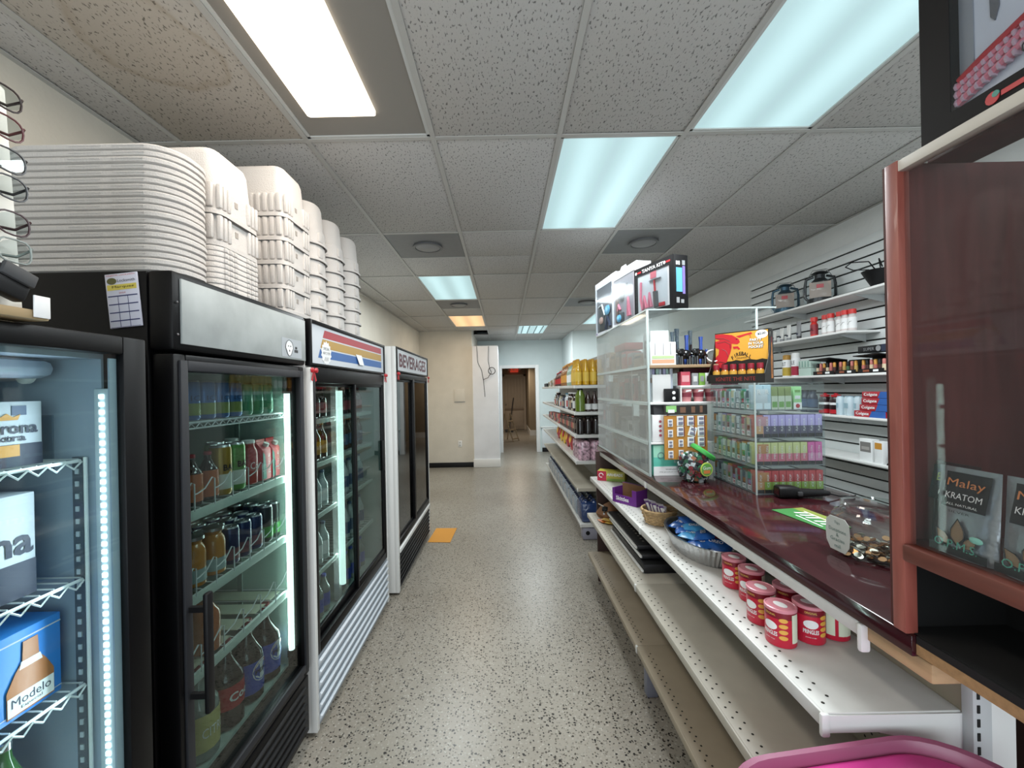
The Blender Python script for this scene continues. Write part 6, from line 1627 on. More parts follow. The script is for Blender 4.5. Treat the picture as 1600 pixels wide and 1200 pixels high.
wall_shelf(1.08, 2.1, 3.6, 'lowest visible white slat wall shelf with the small photo box')
def lantern(y, m, label):
    t = thing('hurricane_lantern', label, 'lantern', (2.44, y, 2.2055), -0.64)
    t.scale = (1.1, 1.1, 1.12)
    put('tank', MB().lathe([(0.07, 0), (0.078, 0.01), (0.075, 0.035), (0.035, 0.05), (0.03, 0.06)], m, 18), t)
    put('globe', MB().lathe([(0.03, 0.06), (0.048, 0.09), (0.046, 0.12), (0.033, 0.15)], glass('lantern_globe', '#e6ecea', haze=0.08), 16, caps=False), t)
    put('top_cap', MB().lathe([(0.036, 0.15), (0.05, 0.155), (0.03, 0.175), (0.03, 0.2), (0.052, 0.207), (0.03, 0.222), (0.0, 0.226)], m, 16), t)
    for s in (-1, 1):
        put('side_tube', cached(('lantern_tube', m.name, s), lambda: MB().tube([(s * 0.06, 0, 0.02), (s * 0.085, 0, 0.05), (s * 0.085, 0, 0.13), (s * 0.078, 0, 0.175), (s * 0.035, 0, 0.19)], 0.009, m, 7)), t)
    put('wire_guard', MB().tube([(-0.05, -0.03, 0.1), (0, -0.058, 0.1), (0.05, -0.03, 0.1)], 0.002, CHROME, 5).tube([(-0.03, -0.05, 0.06), (0, -0.055, 0.11), (0.02, -0.05, 0.15)], 0.002, CHROME, 5), t)
    put('handle', MB().tube([(-0.075, 0, 0.17), (-0.04, 0.02, 0.238), (0.04, 0.02, 0.238), (0.075, 0, 0.17)], 0.0022, CHROME, 5), t)
    put('plastic_bag', MB().rings([[(0.092 * k * math.cos(a * PI / 8) * (1 + 0.05 * math.sin(3 * a + z * 40)), 0.078 * k * math.sin(a * PI / 8) * (1 + 0.05 * math.cos(5 * a)), z) for a in range(16)] for k, z in ((0.9, 0.003), (1.05, 0.03), (1.08, 0.1), (0.9, 0.165), (0.62, 0.2))], CLEAR, True, False), t)
    put('paper_insert', MB().box(-0.06, 0.06, -0.066, -0.064, 0.035, 0.14, mat('insert_tan', '#a5958a', 0.7)).box(-0.02, 0.02, -0.0675, -0.066, 0.10, 0.125, RED), t)
lantern(3.62, mat('lantern_teal', '#2f4f60', 0.35, metal=0.4), 'teal metal hurricane lantern in a clear bag on the top shelf')
lantern(3.22, mat('lantern_black', '#1c1d1f', 0.35, metal=0.3), 'black metal hurricane lantern in a clear bag on the top shelf')
t = thing('wire_holder', 'black wire and metal holder at the near end of the top shelf', 'holder', (2.42, 2.70, 2.2055), 0.3)
put('dish', MB().lathe([(0.03, 0), (0.08, 0.10), (0.085, 0.11), (0.07, 0.1), (0.0, 0.02)], BLACKP, 16), t)
put('wire_loop', MB().tube([(-0.08, 0, 0.11), (-0.13, 0.06, 0.12), (-0.14, 0.10, 0.15), (-0.10, 0.09, 0.18), (-0.05, 0.02, 0.17), (-0.03, 0, 0.12)], 0.004, BLACKP, 5).tube([(0.03, 0, 0.11), (0.02, 0.0, 0.16), (-0.02, -0.02, 0.18), (-0.04, -0.05, 0.12)], 0.004, BLACKP, 5), t)
# shelf of red-capped bottles
RC = mat('bright_red_cap', '#c8302c', 0.35)
WL = mat('white_red_label', '#cfc6c4', 0.45)
for i, y in enumerate((3.235, 3.135, 3.07, 3.00, 2.94, 2.895)):
    bottle('spray_bottle', f'white labelled bottle with red cap, {ORD[i]} from the far end of the red capped row', 'bottle', (2.40 + 0.012 * (i % 2), y, 1.9555), TONX, 0.025, 0.15, RC if i == 0 else WL, RC, mat('dim_maroon_label', '#8d2a34', 0.5) if i == 0 else PAPER, 'red capped bottles on the wall shelf', neck=0.8, shoulder=0.72, lz=(0.12, 0.62), capfrac=0.22, word='7' if i else 'OIL', wcol=BLACKP, wh=0.14)
TUBEW = mat('cosmetic_white', '#d5d6d2', 0.4)
for i, (y, h, m) in enumerate(((3.74, 0.11, TUBEW), (3.64, 0.125, TUBEW), (3.55, 0.14, TUBEW), (3.43, 0.15, GREY))):
    t = thing('cosmetic_tube', ['short white cosmetic tube farthest along the red cap shelf', 'white cosmetic tube second from the far end', 'taller white cosmetic tube beside the grey one', 'tall grey cosmetic tube nearest the red capped bottles'][i], 'tube', (2.42, y, 1.9555), TONX)
    put('cap', cached(('tube_cap', i), lambda: MB().lathe([(0.016, 0), (0.017, 0.03)], DARKGREY if i > 2 else GREY, 12)), t)
    put('tube', cached(('tube_body', h, m.name), lambda: MB().rings([[(0.018 * math.cos(a * PI / 8) * (1 + 0.5 * f), 0.018 * math.sin(a * PI / 8) * (1 - 0.92 * f), 0.03 + (h - 0.03) * f) for a in range(16)] for f in (0, 0.5, 1)], m)), t)
    put('print', cached(('tube_print', h), lambda: MB().box(-0.010, 0.010, -0.0175, -0.0165, 0.04, 0.055, NAVY)), t)
bottle('brown_jar', 'small brown capped jar at the far end of the red cap shelf', 'jar', (2.42, 3.86, 1.9555), TONX, 0.025, 0.09, BROWN, DARKGREY, None, neck=0.7, shoulder=0.7)
# aerosol shelf
def spray(y, cap, top, low, h, label, word, wc):
    t = thing('aerosol_can', label, 'can', (2.41, y, 1.6575), TONX)
    r = 0.033
    put('can', MB().lathe([(r, 0), (r, h * 0.74), (r * 0.85, h * 0.78)], top, 18), t)
    put('lower_print', MB().lathe([(r + 0.0005, 0.008), (r + 0.0005, h * 0.42)], low, 18, caps=False), t)
    put('cap', MB().lathe([(r * 0.9, h * 0.77), (r * 0.88, h * 0.97), (r * 0.6, h)], cap, 18), t)
    txt_round(word, wc, t, r + 0.0015, h * 0.58, 0.05, 0.03)
spray(3.57, mat('mustard_cap', '#b0853a', 0.4), PAPER, mat('mustard_print', '#b9a040', 0.4), 0.185, 'aerosol can with mustard yellow cap beside the dragon display', 'BOLT', NAVY)
spray(3.46, WHITEP, PAPER, mat('crimson_print', '#a32a42', 0.4), 0.195, 'aerosol can with white cap and crimson base', 'NLE', DARKGREY)
MINT = mat('mint_carton', '#b3c9bf', 0.5)
for k in range(2):
    carton('mint_carton', ['pale plain mint carton under the striped one on the aerosol shelf', 'pale mint carton with teal stripes resting on the plain one'][k], 'carton', (2.41, 3.305, 1.6575 + k * 0.062), TONX, 0.135, 0.08, 0.06, MINT, strips=[] if k == 0 else [(-0.06 + q * 0.032, -0.052 + q * 0.032, 0.006, 0.052, mat('mint_dark', '#6f9a8d', 0.5)) for q in range(4)])
LIPC = [mat('lip_' + n, h, 0.35) for n, h in (('cream', '#d3c2a4'), ('brown', '#7a4a38'), ('rose', '#b86a62'), ('gold', '#b99a5a'), ('dark', '#4a2a28'), ('green', '#4a6a4a'))]
def cosmetics(y, w_, label, n, k0, lid):
    t = thing('cosmetics_display', label, 'display', (2.41, y, 1.6575), TONX)
    put('tray', MB().box(-w_ / 2, w_ / 2, -0.05, 0.05, 0, 0.012, BLACKP).box(-w_ / 2, w_ / 2, -0.05, -0.047, 0.012, 0.028, BLACKP).box(-w_ / 2, w_ / 2, 0.047, 0.05, 0.012, 0.1, BLACKP), t)
    if lid:
        put('lid', MB()._add([(-w_ / 2, 0.05, 0.1), (w_ / 2, 0.05, 0.1), (w_ / 2 - 0.01, -0.075, 0.118), (-w_ / 2 - 0.01, -0.075, 0.112), (-w_ / 2, 0.05, 0.106), (w_ / 2, 0.05, 0.106), (w_ / 2 - 0.01, -0.075, 0.124), (-w_ / 2 - 0.01, -0.075, 0.118)], [(0, 3, 2, 1), (4, 5, 6, 7), (0, 1, 5, 4), (1, 2, 6, 5), (2, 3, 7, 6), (3, 0, 4, 7)], BLACKP), t)
    put('card_print', MB().box(-w_ * 0.3, -w_ * 0.05, -0.0508, -0.05, 0.008, 0.022, mat('print_rust', '#8a4a30', 0.5)).box(w_ * 0.1, w_ * 0.3, -0.0508, -0.05, 0.008, 0.022, PAPER), t)
    for i in range(n):
        x = -w_ / 2 + 0.02 + i * (w_ - 0.04) / max(1, n - 1)
        p = Matrix.Rotation(TONX, 4, 'Z') @ Vector((x, -0.028, 0))
        c = LIPC[(i * 2 + k0) % 6]
        s = thing('lipstick', f'{c.name[4:]} tube cosmetic, {ORD[i]} from the far end of {label.split(",")[0]}', 'cosmetic', (2.41 + p.x, y + p.y, 1.670), 0, 'small cosmetics in the black displays')
        put('tube', cached(('lip_tube', c.name), lambda: MB().lathe([(0.011, 0), (0.011, 0.04), (0.009, 0.042)], c, 10)), s)
        put('cap', cached(('lip_cap', (i + k0) % 3), lambda: MB().lathe([(0.0095, 0.042), (0.0095, 0.07), (0.006, 0.075)], (BLACKP, LIPC[2], GOLD)[(i + k0) % 3], 10)), s)
cosmetics(3.10, 0.20, 'the lidded black display, next to the mint cartons', 6, 0, True)
cosmetics(2.90, 0.17, 'the open black display, in the middle of the shelf', 5, 1, False)
cosmetics(2.70, 0.19, 'the near black display, below the flat black box', 6, 2, True)
t = carton('black_carton', 'flat black carton with round print on top of the near display', 'carton', (2.42, 2.70, 1.790), TONX, 0.21, 0.10, 0.045, BLACKP, words=[('SUPER', -0.02, 0.022, 0.08, 0.02, GREY)], strips=[(0.07, 0.105, 0, 0.045, NAVY)])
put('round_print', MB().lathe([(0, 0), (0.018, 0), (0.018, 0.0008)], GREY, 16), t, (0.05, -0.0515, 0.022), FRONT)
# toothpaste shelf
DKB = mat('dark_bottle_red', '#2a1a1c', 0.3)
for i, y in enumerate((3.14, 3.035)):
    t = thing('mouthwash_bottle', ['black bottle with red cap and red base, farther of the pair', 'black bottle with red cap and red base beside the pale wipes'][i], 'bottle', (2.40, y, 1.3705), TONX, 'black and red bottles')
    put('body', cached(('mw_body',), lambda: MB().lathe([(0.036, 0), (0.039, 0.004), (0.039, 0.105), (0.033, 0.122), (0.02, 0.126)], DKB, 16)), t)
    put('red_base', cached(('mw_base',), lambda: MB().lathe([(0.0395, 0.006), (0.0395, 0.035)], RED, 16, caps=False)), t)
    put('white_band', cached(('mw_band',), lambda: MB().lathe([(0.0396, 0.068), (0.0396, 0.085)], PAPER, 16, caps=False)), t)
    put('cap', cached(('mw_cap',), lambda: MB().lathe([(0.03, 0.126), (0.03, 0.14), (0.012, 0.144), (0.012, 0.152)], RED, 14)), t)
NB = mat('night_blue', '#1f2a44', 0.3)
for i, y in enumerate((3.36, 3.28)):
    bottle('blue_bottle', ['dark blue bottle half behind the clear rack on the toothpaste shelf', 'dark blue bottle beside the black and red pair'][i], 'bottle', (2.41, y, 1.3705), TONX, 0.035, 0.175, NB, BLACKP, mat('slate_blue_label', '#42587c', 0.5), 'dark blue bottles', neck=0.6, shoulder=0.8)
bottle('brown_jar', 'brown jar with dark lid seen through the clear rack', 'jar', (2.40, 3.52, 1.3705), TONX, 0.05, 0.12, mat('cocoa_jar', '#5a443c', 0.4), DARKGREY, mat('tan_jar_label', '#8a7058', 0.5), None, neck=0.85, shoulder=0.8)
PBW = mat('pale_wipes', '#b9cbd3', 0.35)
for i in range(4):
    t = thing('wipes_tube', f'pale blue cylindrical pack, {ORD[i]} from the far end of the pale row', 'pack', (2.385 + 0.02 * (i % 2), 2.975 - i * 0.042, 1.3705), TONX, 'pale blue cylindrical packs')
    put('pack', cached(('wipes_body',), lambda: MB().lathe([(0.024, 0), (0.026, 0.006), (0.026, 0.118), (0.02, 0.128)], PBW, 14)), t)
    put('cap', cached(('wipes_cap',), lambda: MB().lathe([(0.02, 0.128), (0.018, 0.134)], mat('steel_blue_cap', '#7f9aa8', 0.35), 14)), t)
    put('print', cached(('wipes_print',), lambda: MB().box(-0.008, 0.008, -0.0268, -0.0255, 0.05, 0.085, mat('faint_blue_print', '#93b0bd', 0.5))), t)
CRD = mat('toothpaste_red', '#a82230', 0.4)
CBL = mat('toothpaste_blue', '#2f5fa8', 0.4)
rows = [(2.71, 0.0), (2.665, 0.042), (2.65, 0.084), (2.645, 0.126)]
for i, (y, dz) in enumerate(rows):
    t = carton('toothpaste_box', f'red and blue toothpaste box, {["lowest", "second from the bottom", "third from the bottom", "topmost"][i]} of the wall shelf stack', 'toothpaste', (2.385, y, 1.3705 + dz), TONX, 0.235, 0.06, 0.040, CRD, 'stacked toothpaste boxes', words=[('Colgate', -0.052, 0.02, 0.10, 0.024, PAPER)], strips=[(0.02, 0.117, 0, 0.040, CBL)])
    put('slant', MB().prism([(0.02, 0), (0.02, 0.04), (0.0, 0)], 0, 0.0009, CBL), t, (0, -0.0306, 0), FRONT)
carton('toothpaste_box', 'red toothpaste box end-on beside the stack, nearest the red cabinet', 'toothpaste', (2.385, 2.515, 1.3705), TONX, 0.10, 0.06, 0.042, CRD, words=[('Colgate', 0.0, 0.02, 0.08, 0.022, PAPER)])
# low shelf: photo box and a dark board
t = carton('photo_box', 'small white box with a grey photo print on the low wall shelf', 'box', (2.39, 2.755, 1.0805), TONX, 0.095, 0.05, 0.145, PAPER, strips=[(-0.04, 0.04, 0.06, 0.125, mat('photo_grey', '#7d7a78', 0.5)), (-0.03, 0.03, 0.075, 0.095, mat('photo_pale', '#a9a4a0', 0.5))])
carton('photo_box', 'small white and gold box behind the dark board on the low wall shelf', 'box', (2.39, 2.66, 1.0805), TONX, 0.06, 0.05, 0.14, PAPER, strips=[(-0.025, 0.025, 0.09, 0.13, GOLD)])
tag(put('dark_board', MB()._add([(2.36, 2.60, 1.0805), (2.42, 2.60, 1.0805), (2.46, 2.57, 1.26), (2.45, 2.57, 1.26), (2.36, 2.45, 1.0805), (2.42, 2.45, 1.0805), (2.46, 2.48, 1.26), (2.45, 2.48, 1.26)], [(0, 3, 2, 1), (4, 5, 6, 7), (0, 1, 5, 4), (1, 2, 6, 5), (2, 3, 7, 6), (3, 0, 4, 7)], BLACKP)), 'slanted dark display board at the near end of the low wall shelf', 'display board')
# ================================================================== far shelving run
GA, GB = 4.38, 8.05
fg = thing('shelving_unit', 'far white metal shelving unit stocked with bottles, jars and snack bags', 'shelving', (0, 0, 0))
FB = 1.06
put('back_panel', MB().box(FB, FB + 0.012, GA, GB, 0.0, 1.95, mat('far_back_panel', '#9a9a96', 0.6)), fg)
put('upright', MB().box(FB, FB + 0.03, GA - 0.02, GA, 0.0, 1.98, mat('upright_grey', '#b9bcbe', 0.4)), fg)
FZ = [(0.77, 0.17, SHW), (0.745, 0.545, mat('shelf_dusty', '#a8a294', 0.5, var=0.1, vscale=5)), (0.735, 0.83, SHW), (0.73, 1.105, SHW), (0.73, 1.345, SHW), (0.73, 1.625, SHW)]
L3 = (GB - GA) / 3
for x0, z, m in FZ:
    for k in range(3):
        a, b = GA + k * L3, GA + (k + 1) * L3
        q = MB().box(x0 + 0.012, FB, a + 0.001, b - 0.001, z - 0.012, z, m).box(x0, x0 + 0.012, a + 0.001, b - 0.001, z - 0.032, z, m, 0.003)
        q.box(x0 + 0.012, FB, a + 0.001, a + 0.005, z - 0.032, z - 0.012, m)
        put('shelf', q, fg)
        put('joint_clip', cached(('far_clip', x0, z), lambda: MB().box(x0 - 0.003, x0 + 0.006, -0.012, 0.012, z - 0.034, z + 0.001, WHITE, 0.002)), fg, (0, a + 0.012, 0))
kk = put('kick_plate', MB().box(0.79, FB, GA + 0.01, GA + 0.13, 0.0, 0.135, mat('kick_grey', '#8d8c98', 0.5), 0.02).box(0.84, FB, GA + 0.13, GB, 0.0, 0.135, mat('kick_grey', '#8d8c98', 0.5)), fg)
put('kick_hole', MB().lathe([(0, 0), (0.022, 0), (0.022, 0.002)], BLACKP, 16), kk, (0.845, GA + 0.009, 0.075), FRONT)
def zt(i):
    return FZ[i][1] + 0.0008
OIL = mat('golden_oil', '#c79a22', 0.15, spec=0.8)
OILC = mat('oil_cap', '#b98a24', 0.4)
OILL = mat('oil_label', '#d3b24a', 0.5)
k = 0
for r_ in range(4):
    for c in range(4):
        bottle('oil_bottle', f'golden oil bottle, {ORD[c]} from the aisle in row {["one", "two", "three", "four"][r_]} of the far top shelf', 'bottle', (0.785 + c * 0.078, 4.44 + r_ * 0.08, zt(5)), TONX, 0.036, 0.275, OIL, OILC, OILL, 'golden oil bottles on the far shelf', lz=(0.15, 0.5), neck=0.42, shoulder=0.66)
kinds = [('pale bottle', mat('pale_green_bottle', '#8fa595', 0.3), PAPER, 0.25), ('amber bottle', mat('amber_far_bottle', '#8a5a2a', 0.2), GOLD, 0.28), ('dark red bottle', mat('wine_bottle', '#4a2226', 0.2), RED, 0.24)]
for i in range(14):
    n, m, l, h = kinds[0 if i < 3 else 1 if i < 8 else 2]
    bottle('tall_bottle', f'{n}, {ORD[i]} in the front row after the golden oil bottles', 'bottle', (0.785, 4.80 + i * 0.105, zt(5)), TONX, 0.036, h - 0.004 * i, m, GOLD if i < 8 else RED, l, 'assorted bottles on the far top shelf', lz=(0.15, 0.5))
    if i < 8:
        bottle('tall_bottle', f'{n}, {ORD[i]} in the second row after the golden oil bottles', 'bottle', (0.875, 4.82 + i * 0.105, zt(5)), TONX, 0.036, h + 0.02, kinds[1][1], GOLD, GOLD, 'assorted bottles on the far top shelf', lz=(0.15, 0.5))
for i in range(6):
    carton('pantry_box', f'small tan pantry box, {ORD[i]} toward the far end of the top far shelf', 'box', (0.80, 6.36 + i * 0.16, zt(5)), TONX, 0.14, 0.08, 0.12 - i * 0.008, (PALE[4], PALE[0], mat('olive_pantry', '#8a8a5a', 0.5))[i % 3], 'pantry boxes on the far top shelf', strips=[(-0.05, 0.05, 0.02, 0.06, PALE[(i + 3) % 6])])
carton('pantry_box', 'black flat box at the very end of the far top shelf', 'box', (0.80, 7.6, zt(5)), TONX, 0.5, 0.1, 0.06, BLACKP)
# shelf five: green bottle, brown bottles, mixed goods
GRJ = mat('olive_green_jar', '#56691f', 0.12, spec=0.8)
bottle('green_jug', 'large olive green bottle at the near end of the far rack', 'bottle', (0.80, 4.445, zt(4)), TONX, 0.052, 0.245, GRJ, BLACKP, None, neck=0.5, shoulder=0.82)
SYR = mat('syrup_brown', '#2f1c18', 0.15, spec=0.8)
for i in range(3):
    bottle('syrup_bottle', f'dark brown syrup bottle, {ORD[i]} beside the green bottle', 'bottle', (0.885 + i * 0.07, 4.45 + 0.01 * i, zt(4)), TONX, 0.033, 0.215, SYR, SYR, PALE[0], 'dark syrup bottles', lz=(0.1, 0.38), neck=0.4)
mix = [('white topped sauce bottle', SYR, WHITEP, 0.2), ('cream jar', mat('cream_jar', '#b9b29a', 0.4), DARKGREY, 0.16), ('grey can', GREY, ALU, 0.13), ('teal capped tub', mat('white_tub', '#c3cbd0', 0.4), mat('teal_cap', '#2f6f86', 0.4), 0.19), ('navy jar', NAVY, BLACKP, 0.16)]
for i in range(16):
    n, m, c, h = mix[(0, 1, 0, 0, 3, 3, 4, 4, 2, 2, 1, 4, 2, 0, 1, 2)[i]]
    bottle('grocery_jar', f'{n}, {ORD[i]} along the front of the green bottle shelf', 'jar', (0.785, 4.58 + i * 0.115, zt(4)), TONX, 0.042, h, m, c, PALE[(i * 2) % 5], 'groceries on the green bottle shelf', neck=0.7, shoulder=0.78, lz=(0.15, 0.55))
# shelf four: dark jars
DJ = mat('dark_jar', '#1d1614', 0.15, spec=0.8)
DL = mat('dark_jar_label', '#6a5a52', 0.5)
for c in range(4):
    bottle('dark_jar', f'large dark jar, {ORD[c]} from the aisle at the near end of the far rack', 'jar', (0.795 + c * 0.083, 4.45, zt(3)), TONX, 0.04, 0.19, DJ, BLACKP, None, 'large dark jars', neck=0.85, shoulder=0.85)
for i in range(14):
    bottle('grocery_jar', f'{["dark", "maroon", "brown", "black"][i % 4]} labelled jar, {ORD[i]} along the front of the dark jar shelf', 'jar', (0.79, 4.56 + i * 0.09, zt(3)), TONX, 0.04, 0.185 - 0.003 * i, (DJ, SYR, mat('maroon_jar', '#5a2a28', 0.3), DJ)[i % 4], (BLACKP, PALE[3], BROWN, BLACKP)[i % 4], (DL, PALE[4], PALE[3], DL)[i % 4], 'jars on the dark jar shelf', neck=0.85, shoulder=0.85)
for i in range(9):
    carton('pantry_box', f'{["rust", "pale", "blue"][i % 3]} pantry box, {ORD[i]} past the jars on the dark jar shelf', 'box', (0.80, 5.92 + i * 0.15, zt(3)), TONX, 0.12, 0.09, 0.13 - 0.004 * i, (PALE[3], PALE[4], NAVY)[i % 3], 'boxes on the dark jar shelf', strips=[(-0.04, 0.04, 0.02, 0.06, PALE[(i + 1) % 6])])
# shelf three: pink wrapped packs and snack bags
PKF = mat('pink_violet_film', '#c9a6b4', 0.2, spec=0.8, var=0.8, vscale=34)  # noise gives violet patches and paints in the highlights of the wrap
for i, (y, z, x) in enumerate(((4.47, 0, 0.83), (4.60, 0, 0.83), (4.74, 0, 0.83), (4.47, 0, 0.965), (4.60, 0, 0.965))):
    t = thing('wrapped_pack', ['pink and violet wrapped pack at the near aisle corner of the far rack', 'pink and violet wrapped pack second from the near end by the aisle', 'pink and violet wrapped pack third from the near end by the aisle', 'pink and violet wrapped pack at the near end against the back', 'pink and violet wrapped pack second from the near end at the back'][i], 'pack', (x, y, zt(2)), 0.1 * (i % 2), 'pink and violet wrapped packs')
    put('pack', cached(('pink_pack', i % 2), lambda: (lambda m: m.rings([[(x_ * kx * (1 + 0.05 * math.sin(7 * q + i)), y_ * kx * (1 + 0.05 * math.cos(5 * q + i)), z_) for q, (x_, y_) in enumerate(rrect(0.13, 0.125, 0.04, 4))] for kx, z_ in ((0.85, 0), (1.0, 0.02), (1.0, 0.09), (1.02, 0.15), (0.9, 0.195), (0.5, 0.21))], PKF))(MB())), t)
    put('top_knot', cached(('pink_knot',), lambda: MB().rings([[(r2 * math.cos(q * PI / 4), r2 * math.sin(q * PI / 4), z_) for q in range(8)] for r2, z_ in ((0.03, 0.205), (0.012, 0.222), (0.03, 0.24))], CLEAR)), t)
def chip_bag(x, y, m, label, tilt, h=0.24):
    t = thing('snack_bag', label, 'snack bag', (x, y, zt(2)), TONX, 'snack bags on the far rack')
    t.rotation_euler = (tilt, 0, TONX)
    put('bag', cached(('chip_bag', m.name), lambda: MB().rings([[(0.085 * math.cos(q * PI / 8) * kx, 0.04 * math.sin(q * PI / 8) * ky, z_) for q in range(16)] for kx, ky, z_ in ((1.0, 0.08, 0), (1.0, 0.15, 0.012), (0.97, 0.95, 0.06), (0.96, 1.1, 0.12), (0.97, 0.9, 0.18), (1.0, 0.15, 0.228), (1.0, 0.08, 0.24))], m)), t)
    put('print', cached(('chip_print', m.name), lambda: MB().ball((0, -0.038, 0.12), (0.05, 0.012, 0.05), MATS['chip_yellow'] if m is not YLBAG else RED, 12, 6)), t)
YLBAG = mat('yellow_bag', '#c9a52c', 0.25, spec=0.7)
RDBAG = mat('red_bag', '#9d2430', 0.25, spec=0.7)
GNBAG = mat('lime_bag', '#9dac4a', 0.25, spec=0.7)
BNBAG = mat('brown_bag', '#7a4a2c', 0.25, spec=0.7)
for i, m in enumerate((GNBAG, GNBAG, RDBAG, RDBAG, RDBAG, YLBAG, YLBAG, YLBAG, YLBAG, BNBAG, RDBAG, BNBAG)):
    chip_bag(0.82 + 0.02 * (i % 2), 4.92 + i * 0.155, m, f'{"lime" if m is GNBAG else "red" if m is RDBAG else "yellow" if m is YLBAG else "brown"} snack bag, {ORD[i]} after the pink wrapped packs', -0.25)
# base shelf: shrink-wrapped drink cases
WATB = mat('water_bottle', '#b3bac0', 0.15, spec=0.9)
CAPN = mat('navy_cap', '#242c4a', 0.4)
FILM = glass('shrink_film', '#dfe8f2', rough=0.08, refl=1.0, haze=0.2)
def drink_case(y, label, dark):
    t = thing('drink_case', label, 'drink case', (0.90, y, zt(0)), 0, 'shrink wrapped drink cases on the far rack base')
    L_ = 0.30
    if dark:
        put('film', cached(('dark_case',), lambda: MB().box(-0.115, 0.13, -L_ / 2 + 0.01, L_ / 2 - 0.01, 0.0, 0.21, mat('navy_film', '#1f3866', 0.2, spec=0.8, bump=0.6, bscale=25), 0.035)), t)
        for a in range(2):
            for b in range(3):
                put('bottle_top', cached(('dark_top',), lambda: MB().lathe([(0.035, 0), (0.032, 0.012), (0.016, 0.026), (0.015, 0.04)], mat('navy_film', '#1f3866'), 10)), t, (-0.06 + a * 0.085, -0.09 + b * 0.09, 0.205))
        return
    for a in range(3):
        for b in range(4):
            put('bottle', cached(('water_bottle',), lambda: MB().lathe([(0.03, 0.001), (0.033, 0.006), (0.033, 0.05), (0.031, 0.055), (0.033, 0.06), (0.033, 0.13), (0.014, 0.17), (0.013, 0.178)], WATB, 8).lathe([(0.015, 0.178), (0.015, 0.195)], CAPN, 8)), t, (-0.08 + a * 0.07, -0.108 + b * 0.072, 0))
    put('film', cached(('case_film',), lambda: MB().box(-0.118, 0.10, -L_ / 2 + 0.004, L_ / 2 - 0.004, 0.0005, 0.165, FILM, 0.02)), t)
drink_case(4.56, 'dark blue wrapped drink case at the near end of the far rack base', True)
for i in range(9):
    drink_case(4.88 + i * 0.33, f'clear wrapped case of water bottles, {ORD[i]} behind the dark blue case', False)

# ================================================================== mahogany cabinet on the near end of the counter
MAH = wood_mat('mahogany_red', '#84433a', '#9d5a4e', 0.42, 'Z', 6, coat=0.1)
MAHV = wood_mat('mahogany_veneer', '#5d2f2d', '#743d3a', 0.45, 'Z', 6)
MAHD = wood_mat('mahogany_dark', '#3f1a18', '#54231f', 0.4, 'Z', 6)
MAHY = wood_mat('mahogany_rail', '#57291f', '#733c30', 0.45, 'Y', 6)
CB0 = 1.1135
cb = thing('glass_cabinet', 'mahogany cabinet with glass front standing on the near end of the counter', 'cabinet', (0, 0, 0))
CX, CXB, CYN, CYF = 0.775, 1.32, 0.30, 0.850
put('end_panel', MB().box(CX, CXB, 0.832, CYF, CB0, 2.03, MAHD), cb)
put('end_veneer', MB().box(CX + 0.03, CXB, 0.829, 0.832, 1.287, 2.03, MAHV), cb)
put('stile', MB().box(CX - 0.012, CX + 0.012, 0.806, 0.833, CB0, 2.025, MAH, 0.002), cb)
put('near_end_panel', MB().box(CX, CXB, CYN, CYN + 0.018, CB0, 2.03, MAHD), cb)
put('back_panel', MB().box(CXB, CXB + 0.01, CYN, CYF, CB0, 2.03, MAHD), cb)
put('shelf', MB().box(CX + 0.006, CXB, CYN + 0.018, 0.829, 1.268, 1.286, MAHY), cb)
put('shelf_trim', MB().box(CX - 0.018, CX + 0.005, CYN, 0.8055, 1.256, 1.288, MAHY, 0.004), cb)
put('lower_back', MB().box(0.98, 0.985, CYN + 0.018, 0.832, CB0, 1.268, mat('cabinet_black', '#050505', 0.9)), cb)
fl = put('floor_board', MB().box(CX, CXB, CYN, 0.799, 1.079, 1.099, mat('chipboard', '#9a7a52', 0.75, var=0.2, vscale=80)), cb)
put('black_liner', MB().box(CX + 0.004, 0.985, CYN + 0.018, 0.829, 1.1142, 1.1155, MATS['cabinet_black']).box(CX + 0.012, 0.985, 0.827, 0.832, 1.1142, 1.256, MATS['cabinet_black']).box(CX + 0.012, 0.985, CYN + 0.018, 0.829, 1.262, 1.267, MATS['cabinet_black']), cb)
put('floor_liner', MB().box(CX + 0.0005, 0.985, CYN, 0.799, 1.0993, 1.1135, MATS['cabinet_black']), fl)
put('glass', MB().box(CX + 0.001, CX + 0.005, CYN + 0.02, 0.806, 1.289, 2.0, glass('cabinet_glass', '#f4f4f4', refl=0.3, haze=0.02)), cb)
put('top_rail', MB().box(CX - 0.010, CX + 0.012, CYN, 0.832, 2.003, 2.024, mat('rail_white', '#c4beb4', 0.5), 0.002), cb)
put('inner_rail', MB().box(CX + 0.03, CX + 0.115, CYN, 0.79, 2.008, 2.030, MAHD, 0.002), cb)
put('cross_rail', MB().box(CX + 0.115, CXB, 0.58, 0.64, 2.008, 2.030, MAHD, 0.002), cb)
def pouch(y, label, base, word, wc, w_=0.098, rz=TONX, x=0.806):
    t = thing('powder_pouch', label, 'pouch', (x, y, 1.2865), rz)
    t.rotation_euler = (-0.06, 0, rz)
    put('pouch', MB().rings([[(w_ / 2 * math.cos(q * PI / 8) if abs(math.cos(q * PI / 8)) < 0.99 else w_ / 2 * math.copysign(1, math.cos(q * PI / 8)), 0.016 * ky * math.sin(q * PI / 8), z) for q in range(16)] for ky, z in ((0.95, 0.0), (1.0, 0.02), (0.7, 0.09), (0.15, 0.14), (0.08, 0.157))], base), t)
    return t
SILVP = mat('silver_pouch', '#9aa1a6', 0.3, metal=0.6, bump=0.4, bscale=30)
BLKL = mat('pouch_black_label', '#0c0d11', 0.4)
MINTW = mat('mint_word', '#4fa08c', 0.5)
